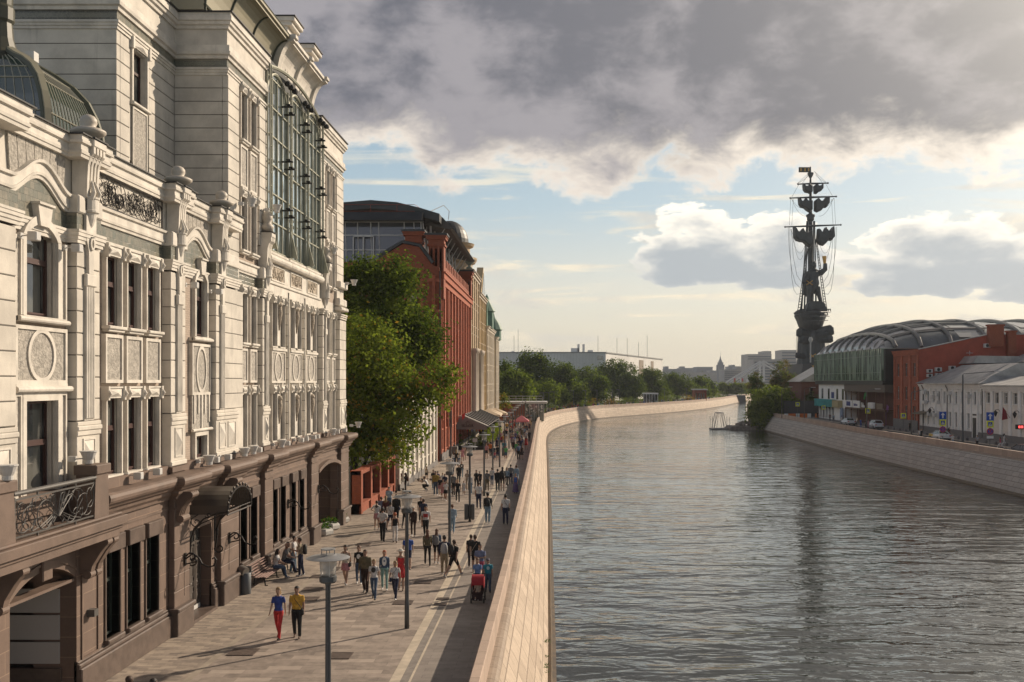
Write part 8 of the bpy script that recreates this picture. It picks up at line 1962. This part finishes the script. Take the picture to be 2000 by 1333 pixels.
person(797, 1114, 1044, 'man in a bright blue T-shirt and dark shorts behind the second lamp post', 'c', 'walk1', 'm', 'tee', 'shorts', 'short', 'blue', 'navy', 'brown', 'dark')
person(747.6, 1058, 994, 'man in a white polo with hands clasped behind his back', 'a', 'back', 'm', 'tee', 'pants', 'short', 'white', 'black', 'dark', 'dark')
person(771.6, 1061, 1004, 'orange haired woman in a black strap top and white trousers', 'a', 'walk3', 'f', 'tank', 'pants', 'short', 'black', 'white', 'redh', 'brown')
person(736, 1035, 980, 'woman in a white T-shirt and pink shorts with a hand on her hip', 'a', 'hip', 'f', 'tee', 'mini', 'pony', 'white', 'pink', 'brown', 'white')
person(744.6, 1022, 972.6, 'person in a blue shirt by the brick piers', 'a', 'walk3', 'm', 'tee', 'pants', 'short', 'greyblue', 'dark', 'brown')
person(753.6, 1024, 971, 'blonde woman in a maroon top by the brick piers', 'a', 'walk3', 'f', 'long', 'pants', 'long', 'maroon', 'dark', 'blonde')
p = person(762, 1036, 981.6, 'man in a white T-shirt and dark shorts beside the white polo man', 'a', 'walk2', 'm', 'tee', 'shorts', 'short', 'white', 'navy', 'dark', 'dark'); bag(p, 'black', 'dark bag over the shoulder of the man in dark shorts', 1)
p = person(774, 1022, 968, 'broad man in a black jacket with a bag at his side', 'a', 'walk3', 'm', 'jacket', 'pants', 'short', 'black', 'black', 'brown'); bag(p, 'navy', 'navy bag hanging from the man in the black jacket', 1)
person(760, 1000, 953, 'man in a light blue T-shirt with a hand to his face by the piers', 'c', 'phone', 'm', 'tee', 'pants', 'short', 'lblue', 'denim', 'brown')
person(790.5, 1032, 988, 'person in black half hidden by the second lamp head', 'a', 'walk2', 'f', 'long', 'pants', 'long', 'black', 'black', 'dark', 'dark')
person(807, 1049, 992, 'white haired woman in a brown outfit over a yellow top', 'c', 'walk3', 'f', 'jacket', 'pants', 'short', 'darkbrown', 'darkbrown', 'white', 'white')
person(822.5, 1020, 973, 'person in black with pale hair behind the man in dark blue', 'c', 'walk3', 'm', 'tee', 'pants', 'short', 'black', 'dark', 'grey')
person(827, 1031, 977, 'man in a dark navy T-shirt walking away behind the red chest pack', 'a', 'walk3', 'm', 'tee', 'shorts', 'short', 'navy', 'dark', 'brown')
p = person(831.6, 1049, 990, 'man in a white T-shirt with a red and black chest pack and black trousers', 'c', 'walk1', 'm', 'tee', 'pants', 'short', 'white', 'black', 'brown', 'dark')
b = MB(); b.bbox(-.13, .13, .10, .17, 1.12, 1.32, .02); o = b.build('chest_pack', mat('bag_red2', (.25, .015, .02), .7)); o.location, o.rotation_euler, o.scale = p.location, p.rotation_euler, p.scale; tag(o, 'red and black chest pack worn by the man in white', 'bag')
st = MB(); st.tube([(-.12, .12, 1.3), (-.13, .04, 1.46), (-.12, -.1, 1.4)], .02, 5); st.tube([(.12, .12, 1.3), (.13, .04, 1.46), (.12, -.1, 1.4)], .02, 5); st.build('strap', BLACKM, o)
person(835, 1105, 1036, 'long haired woman in an olive jacket and black trousers walking away', 'a', 'walk1', 'f', 'jacket', 'pants', 'long', 'olive', 'black', 'auburn', 'dark')
p = person(853, 1102, 1036, 'long haired woman in a denim jacket and black shorts walking away', 'a', 'walk3', 'f', 'jacket', 'shorts', 'long', 'denim', 'black', 'auburn', 'white'); backpack(p, 'grey', 'grey backpack on the woman in the denim jacket')
p = person(868, 1124, 1049, 'boy in a navy jacket and khaki trousers walking away', 'a', 'walk3', 'm', 'long', 'pants', 'short', 'navy', 'khaki', 'dark', 'white'); backpack(p, 'lgrey', 'pale grey patterned backpack on the boy in khaki trousers')
p = person(886, 1127, 1052, 'boy in a black T-shirt and black shorts striding to the right', -.5, 'stride', 'm', 'tee', 'shorts', 'short', 'black', 'black', 'brown', 'lgrey'); backpack(p, 'black', 'black backpack on the striding boy')
p = person(928, 1119, 1048, 'man in a loose black T-shirt and shorts near the kerb, walking away', 'a', 'walk3', 'm', 'tee', 'shorts', 'short', 'black', 'black', 'brown', 'white'); bag(p, 'beige', 'pale tote bag hanging from the man in black near the kerb', -1)
person(920, 1110, 1047, 'dark clad man on the left of the man with the tote bag', 'a', 'walk3', 'm', 'tee', 'pants', 'short', 'dark', 'dark', 'brown', 'white')
p = person(938, 1140, 1065, 'bearded man in a blue-grey shirt and red shorts behind the pushchair', 'c', 'cross', 'm', 'tee', 'shorts', 'short', 'greyblue', 'hotpink', 'brown', 'white')
person(932.6, 1166, 1092, 'woman in a light blue shirt and sunglasses pushing the red pushchair', 'c', 'push', 'f', 'tee', 'pants', 'long', 'shirtblue', 'ldenim', 'auburn', 'white')
p = person(953, 1158, 1094, 'boy in a teal T-shirt, jeans and a navy cap beside the pushchair', 'c', 'walk3', 'm', 'tee', 'pants', 'cap', 'teal', 'denim', 'navycap', 'dark'); prn(p, plain('print_pale', (.4, .5, .5)), w=.08, h=.1)
x, y = G(933.5, 1176); person(0, 0, 0, 'small child in pale clothes sitting in the red pushchair', 'c', 'sit', 'm', 'tee', 'shorts', 'short', 'cream', 'cream', 'blonde', 'white', pos=(x, y + .04), hm=.95, z=.10)
person(883.4, 1042, 986.6, 'man in an oversized pale denim shirt and jeans by the third lamp post', 'a', 'walk1', 'm', 'jacket', 'pants', 'short', 'lblue', 'ldenim', 'auburn', 'white')
person(935, 994, 944, 'man in a white T-shirt and striped navy track trousers walking away', 'a', 'walk3', 'm', 'tee', 'pants', 'short', 'white', 'navy', 'brown', 'dark')
p = person(952.6, 1023, 965, 'man in a dark sweatshirt, cap and blue jeans walking away', 'a', 'walk3', 'm', 'long', 'pants', 'cap', 'dark', 'ldenim', 'blackcap', 'white'); backpack(p, 'black', 'black backpack on the man in the dark sweatshirt')
p = person(987.4, 1025, 968, 'man in a white T-shirt with a diagonal black strap beside the parapet', 'a', 'walk3', 'm', 'tee', 'pants', 'short', 'white', 'navy', 'dark', 'dark'); bag(p, 'black', 'small black bag of the man in white beside the parapet', 1)
person(1007, 964, 926, 'woman in a bright blue top and long grey skirt by the parapet', 'c', 'stand', 'f', 'tank', 'long', 'short', 'blue', 'purple', 'auburn', 'dark')
person(1008.5, 951, 910, 'woman in a long pale blue coat by the parapet', 'a', 'stand', 'f', 'jacket', 'long', 'short', 'lblue', 'lblue', 'auburn', 'dark')
person(997.6, 947, 909, 'man in a dark grey shirt left of the pale blue coat', 'a', 'walk3', 'm', 'long', 'pants', 'short', 'grey', 'navy', 'dark')
person(990, 952, 914, 'woman in a pale blue sweater and dark trousers', 'c', 'walk1', 'f', 'long', 'pants', 'long', 'lblue', 'dark', 'brown', 'white')
p = person(981.5, 960, 911, 'person in black with a big hood and bare legs', 'a', 'walk3', 'f', 'jacket', 'shorts', 'long', 'black', 'darkbrown', 'dark'); backpack(p, 'black', 'black backpack on the bare-legged figure in black')
person(972, 960, 918, 'man in black with a lime green jacket hem', 'a', 'walk3', 'm', 'jacket', 'pants', 'short', 'black', 'dark', 'dark')
person(961, 949, 917, 'boy in a white T-shirt and jeans behind the group in black', 'a', 'walk3', 'm', 'tee', 'pants', 'short', 'white', 'denim', 'brown', 'brown', hm=1.5)
p = person(951.4, 959, 920, 'person in an olive-grey T-shirt with a sling strap', 'a', 'walk3', 'm', 'tee', 'pants', 'short', 'grey', 'olive', 'dark', 'dark'); bag(p, 'lgrey', 'pale sling bag of the olive-grey walker', 1)
person(930.4, 958, 919.6, 'woman in a black T-shirt and black trousers behind the track trousers', 'c', 'walk3', 'f', 'tee', 'pants', 'long', 'black', 'black', 'brown')
person(937, 952, 922, 'grey haired person in black next to her', 'c', 'walk3', 'm', 'tee', 'pants', 'short', 'dark', 'dark', 'grey')
person(918.5, 966, 927, 'woman in a white blouse and light jeans behind the fourth lamp post', 'c', 'walk3', 'f', 'long', 'pants', 'long', 'white', 'ldenim', 'brown', 'white')
person(913, 958, 920, 'woman in beige behind the fourth lamp post', 'c', 'walk3', 'f', 'long', 'pants', 'long', 'beige', 'beige', 'brown')
person(906, 968, 940.6, 'small child in a white dress', 'c', 'stand', 'f', 'tee', 'dress', 'short', 'white', 'white', 'brown', 'white')
person(894, 983, 937, 'blonde woman in a black T-shirt with green print and black leggings', 'c', 'walk1', 'f', 'tee', 'pants', 'long', 'black', 'black', 'blonde', 'white')
person(885, 970, 925, 'man in a charcoal shirt and dark trousers left of the black T-shirt', 'c', 'walk3', 'm', 'tee', 'pants', 'short', 'grey', 'dark', 'dark', 'lgrey')
person(896, 944, 921, 'person in black with a white cap', 'c', 'walk3', 'm', 'long', 'pants', 'cap', 'black', 'dark', 'whitecap', hm=1.6)
p = person(901.6, 934, 903, 'woman in a black printed sweater and blue jeans', 'c', 'walk3', 'f', 'long', 'pants', 'long', 'black', 'ldenim', 'auburn', 'white'); prn(p, WHITEP)
person(884, 930, 901, 'man in a loose white shirt behind the third lamp head', 'a', 'walk3', 'm', 'jacket', 'pants', 'short', 'white', 'navy', 'dark')
person(886, 911, 883.6, 'woman in a white jacket and jeans, left of a pair', 'a', 'walk3', 'f', 'jacket', 'pants', 'long', 'white', 'denim', 'auburn', 'white')
person(891.4, 911, 880, 'blonde woman in black between two white jackets', 'a', 'walk3', 'f', 'tee', 'pants', 'long', 'black', 'black', 'blonde')
person(897, 909, 885, 'woman in a white jacket and jeans, right of a pair', 'a', 'walk3', 'f', 'jacket', 'pants', 'long', 'white', 'denim', 'blonde', 'white')
person(903.5, 901.6, 875, 'woman in a pink dress before the cafe', 'c', 'walk3', 'f', 'tee', 'dress', 'long', 'pink', 'pink', 'brown')
person(907.5, 899, 872, 'woman in a beige dress before the cafe', 'c', 'stand', 'f', 'tank', 'dress', 'long', 'beige', 'beige', 'blonde')
person(887, 889, 865, 'woman in black raising an arm at the menu stand', 'a', 'wave', 'f', 'tank', 'pants', 'long', 'black', 'black', 'brown')
person(807, 939, 902, 'man in a white T-shirt and grey shorts with a cap at the white wing', -1.2, 'phone', 'm', 'tee', 'shorts', 'cap', 'white', 'dark', 'blackcap', 'white')
person(833, 939, 912, 'woman in a cream top and dark shorts by her scooter', 'a', 'stand', 'f', 'tee', 'mini', 'long', 'cream', 'black', 'blonde', 'white')
person(836, 961.6, 941, 'crouching man in a white T-shirt taking a photograph', 'l', 'crouch', 'm', 'tee', 'pants', 'short', 'white', 'dark', 'brown', 'white', hm=1.72)
person(771.4, 958.6, 918, 'man in a white T-shirt, dark trousers and red shoes by the white wing', 'a', 'stand', 'm', 'tee', 'pants', 'short', 'white', 'dark', 'brown', 'red')
person(780.4, 957, 919, 'person with bright red hair in a maroon shirt by the white wing', 'c', 'stand', 'f', 'tee', 'shorts', 'short', 'maroon', 'dark', 'redh', 'dark')
p = person(792, 963, 925, 'woman in black on a scooter in the group at the wall', 'l', 'stand', 'f', 'long', 'pants', 'long', 'black', 'black', 'brown', 'white'); backpack(p, 'brown', 'brown backpack on the scooter rider')
person(786.5, 952, 924, 'person in a white and navy shirt behind the scooter rider', 'c', 'stand', 'f', 'tee', 'shorts', 'long', 'navy', 'dark', 'brown')
grp = [(846.5, 957, 919, 'woman with brown curls in a grey top at the left of the crowd', 'c', 'f', 'tee', 'pants', 'long', 'dark', 'ldenim', 'brown'), (851, 968, 922, 'man in a mustard cardigan over black with blue jeans', 'c', 'm', 'jacket', 'pants', 'short', 'mustard', 'denim', 'brown'),
 (855, 952, 921, 'person in purple behind the mustard cardigan', 'a', 'f', 'tee', 'pants', 'short', 'purple', 'dark', 'dark'), (859.6, 970, 932.8, 'girl in a black top and pink skirt', 'c', 'f', 'tee', 'mini', 'short', 'black', 'pink', 'dark'), (865.6, 976.5, 937, 'girl in a dusty pink dress at the front of the crowd', 'c', 'f', 'tank', 'dress', 'long', 'pink', 'pink', 'brown'),
 (870.5, 979, 940, 'woman in a white blouse and short black skirt by the third lamp post', 'c', 'f', 'tee', 'mini', 'long', 'white', 'black', 'dark'), (864.5, 955, 925, 'blonde woman in white at the back of the crowd', 'c', 'f', 'tee', 'pants', 'long', 'white', 'denim', 'blonde'), (869, 962, 927, 'man in a navy T-shirt left of the third lamp post', 'c', 'm', 'tee', 'pants', 'short', 'navy', 'dark', 'brown'),
 (877.5, 972, 938, 'woman in a cream top just right of the third lamp post', 'c', 'f', 'tee', 'skirt', 'long', 'cream', 'lgrey', 'blonde'), (856, 963, 935, 'boy in a denim shirt between the mustard cardigan and the pink skirt', 'c', 'm', 'tee', 'shorts', 'short', 'ldenim', 'dark', 'dark')]
for k, g in enumerate(grp): person(g[0], g[1], g[2], g[3], g[4], ('walk3', 'stand', 'walk1')[k % 3], g[5], g[6], g[7], g[8], g[9], g[10], g[11], 'white')
person(858.4, 888, 862.6, 'man in a navy shirt beside the grey planter box', 'r', 'stand', 'm', 'tee', 'pants', 'short', 'navy', 'dark', 'brown', 'white')
person(963.4, 898, 871.6, 'man in navy beside the fifth lamp post', 'a', 'walk3', 'm', 'long', 'pants', 'short', 'navy', 'dark', 'dark'); person(972.4, 902, 870, 'man in a black T-shirt and navy shorts with a child', 'a', 'walk3', 'm', 'tee', 'shorts', 'short', 'black', 'navy', 'brown', 'white'); person(966.6, 901.6, 882, 'child in pink between the two men', 'a', 'walk3', 'f', 'tee', 'shorts', 'short', 'hotpink', 'denim', 'brown', 'white')
p = person(1012.6, 899, 868, 'person in a grey-blue shirt and black trousers near the parapet', 'a', 'walk3', 'm', 'tee', 'pants', 'short', 'greyblue', 'black', 'brown'); backpack(p, 'denim', 'denim blue backpack near the parapet'); p = person(1019, 898.6, 870, 'woman in a short dark dress beside the denim backpack', 'a', 'walk3', 'f', 'tank', 'dress', 'long', 'darkbrown', 'dark', 'brown'); bag(p, 'black', 'black handbag of the woman in the short dark dress', 1)
person(1000, 874, 851, 'woman in a pink jacket with a pale hood pushing a pram', 'c', 'push', 'f', 'long', 'pants', 'short', 'hotpink', 'dark', 'white'); person(1015.6, 881, 851, 'woman in a dark red top on the promenade', 'c', 'walk3', 'f', 'long', 'skirt', 'long', 'maroon', 'grey', 'auburn'); person(1027.6, 879, 852, 'woman in a red dress with a navy back strap near the parapet', 'a', 'walk3', 'f', 'tank', 'dress', 'long', 'red', 'red', 'dark'); person(1034, 863, 842, 'man in black tight against the parapet', 'a', 'walk3', 'm', 'long', 'pants', 'short', 'black', 'black', 'dark'); person(1004, 881, 856, 'child in dark clothes beside the pink jacket', 'a', 'walk3', 'm', 'tee', 'pants', 'short', 'dark', 'dark', 'brown', hm=1.3)
# the two heads cut by the bottom edge
person(0, 0, 0, 'head of a brown haired walker cut by the bottom edge, left of two', 'a', 'walk3', 'f', 'tee', 'pants', 'short', 'dark', 'dark', 'brown', pos=(XY(252, 23.75), 23.75), hm=1.74); person(0, 0, 0, 'head of a dark haired walker cut by the bottom edge, right of two', 'a', 'walk3', 'm', 'tee', 'pants', 'short', 'dark', 'dark', 'dark', pos=(XY(299, 23.7), 23.7), hm=1.70)
# the denser crowd farther along: individually placed, each described by its clothes and whom it walks beside
rq = random.Random(11); VAR = [('walk1', 'm', 'tee', 'pants', 'short'), ('walk3', 'f', 'tee', 'pants', 'long'), ('walk3', 'm', 'long', 'pants', 'short'), ('walk2', 'm', 'tee', 'shorts', 'short'), ('walk3', 'f', 'tank', 'dress', 'long'), ('stand', 'f', 'tee', 'mini', 'long')]
cn = dict(white='white', cream='cream', black='black', dark='charcoal', grey='grey', lgrey='pale grey', navy='navy', blue='bright blue', denim='denim blue', lblue='pale blue', teal='teal', mint='mint', green='green', olive='olive', maroon='maroon', red='red', hotpink='deep pink', pink='dusty pink', yellow='yellow', orange='orange', beige='beige', brown='brown', purple='purple')
tops = ['white', 'white', 'black', 'black', 'dark', 'grey', 'navy', 'lblue', 'denim', 'cream', 'maroon', 'olive', 'lgrey', 'teal', 'green', 'red', 'orange', 'mint', 'purple', 'blue', 'pink', 'hotpink', 'yellow', 'beige', 'brown']; bots = ['black', 'dark', 'navy', 'denim', 'lgrey', 'beige', 'grey', 'white']
bn_ = {'pants': 'trousers', 'shorts': 'shorts', 'mini': 'skirt', 'dress': 'dress'}; hn = {'dark': 'black', 'brown': 'brown', 'blonde': 'blonde', 'auburn': 'auburn', 'grey': 'grey', 'redh': 'red'}
used = set()
def crowd(pos, where, group, hm=None, face=None):
    for _ in range(60):
        v = VAR[rq.randrange(6)]; t, b_, h_ = rq.choice(tops), rq.choice(bots), rq.choice(['dark', 'brown', 'blonde', 'auburn', 'brown', 'grey', 'redh'])
        who = 'woman' if v[1] == 'f' else 'man'; l = '%s haired %s, %s %s, %s' % (hn[h_], who, cn[t], 'dress' if v[3] == 'dress' else 'top, %s %s' % (cn[b_], bn_[v[3]]), where)
        if l not in used: break
    used.add(l); person(0, 0, 0, l, face or rq.choice('ac'), v[0], v[1], v[2], v[3], v[4], t, b_, h_, rq.choice(['white', 'dark']), group=group, pos=pos, hm=hm or rq.uniform(1.58, 1.85))
inner = offset([p_ for p_ in LW if 100 < p_[1] < 232], -2.6)
def edgeX(Y): return min(inner, key=lambda q_: abs(q_[1] - Y))[0]
for k in range(92):
    Y = 112 + 112 * (k / 92) ** .9 + rq.uniform(-1.5, 1.5); lo = -8.3 if Y < 160 else (-9.0 if Y < 205 else -11.0); X = rq.uniform(lo, edgeX(Y) - .3)
    crowd((X, Y), ('by the cafe screen' if X < -6.8 else 'near the kerb' if X < -5 else 'by the parapet') + ('' if Y < 140 else ' past the cafe' if Y < 175 else ' toward the kiosk'), 'walkers in the dense part of the promenade')
ck = [p_ for p_ in LW if p_[1] > 228]
cp = offset(ck, -1)
for k in range(100):
    i = int((k / 100) ** 1.15 * 82) + 2; i = min(i, len(ck) - 6); d = -(2.7 + rq.random() * 3.2); q_ = offset(ck, d)[i]
    crowd((q_[0] + rq.uniform(-.8, .8), q_[1] + rq.uniform(-.8, .8) * .3), 'far parapet ' + ('bend' if i < 14 else 'below tallest tree' if i < 30 else 'below willows' if i < 50 else 'near pavilions' if i < 68 else 'far end'), 'strollers along the far parapet')
# right bank
def rp(px, py, pyh, label, **k):
    person(px, py, pyh, label, group='people on the right bank street', z=.0, hm=k.pop('hm', 1.72), **k)
rp(1799, 861, 838, 'man in black waving beside the raised white arm, at the right parapet', face='c', pose='stand', tc='black', bc='black', hcol='blonde'); rp(1796, 861, 838, 'woman in white raising an arm by the right parapet', face='c', pose='wave', sex='f', hair='long', tc='white', bc='lgrey', hcol='brown')
rp(1777.5, 843, 825, 'figure in black against the grey plinth of the red brick house', pose='stand', tc='black', bc='black'); rp(1853.5, 857, 837, 'woman in dark maroon walking right of the taxi', face='r', pose='walk1', sex='f', hair='long', tc='maroon', bc='black', hcol='dark')
rp(1832.5, 846, 832, 'man in teal behind the taxi', pose='stand', tc='teal', bc='dark'); rp(1860.5, 872, 856, 'person in a white T-shirt at the parapet right of the taxi', face='c', pose='phone', tc='white', bc='lblue', hcol='brown', hm=1.6)
rp(1908.5, 876, 857, 'man in a pale grey T-shirt and black shorts near the tall street lamp', face='c', pose='phone', tc='lgrey', bc='black', hcol='dark', bot='shorts'); rp(1954, 878, 857, 'woman in a magenta top and wide white trousers striding left', face='l', pose='stride', sex='f', hair='long', tc='hotpink', bc='white', hcol='auburn'); rp(1961, 872, 857, 'woman in white right behind the magenta top', face='r', pose='walk1', sex='f', hair='long', tc='white', bc='white', hcol='dark')
for k, (px, py, t, b_, w) in enumerate([(1644, 829, 'white', 'white', 'in front of the white saloon'), (1621, 823, 'maroon', 'dark', 'below the teal awning'), (1628, 825, 'lblue', 'grey', 'below the teal awning'), (1602, 814, 'teal', 'black', 'near the orange barriers'), (1598, 814, 'lgrey', 'black', 'near the orange barriers'), (1590.5, 813, 'black', 'black', 'near the orange barriers'), (1597, 819, 'black', 'dark', 'by the end of the right wall'), (1681, 836, 'blue', 'blue', 'between the white car and the SUV'), (1692, 838, 'black', 'black', 'left of the SUV'), (1695.5, 838, 'pink', 'pink', 'left of the SUV'), (1518, 806, 'white', 'dark', 'behind the willow bush'), (1523, 807, 'dark', 'dark', 'behind the willow bush'), (1555, 812, 'navy', 'dark', 'under the left crossing sign'), (1579, 814, 'denim', 'navy', 'beside the orange barriers'), (1606, 817, 'mustard', 'black', 'at the corner of the teal shop')]):
    rp(px, py, py - 16, 'person in %s and %s %s' % (cn.get(t, t), 'trousers of ' + cn.get(b_, b_), w), face='ac'[k % 2], pose=('walk3', 'stand')[k % 2], sex='mf'[k % 2], hair=('short', 'long')[k % 2], tc=t, bc=b_, hcol=('brown', 'dark', 'blonde')[k % 3])
# ================================================================== air
hz = MB(); hz.box(-500, 2600, -20, 2950, -6, 115)
HZM = bpy.data.materials.new('haze_air'); HZM.use_nodes = True; nt = HZM.node_tree; nt.nodes.clear()
o = nt.nodes.new('ShaderNodeOutputMaterial'); v = nt.nodes.new('ShaderNodeVolumePrincipled'); nt.links.new(v.outputs[0], o.inputs['Volume'])
v.inputs['Color'].default_value = (.86, .92, 1.0, 1); v.inputs['Density'].default_value = 0.00014; v.inputs['Anisotropy'].default_value = 0.0
h = hz.build('haze', HZM); h['kind'] = 'stuff'
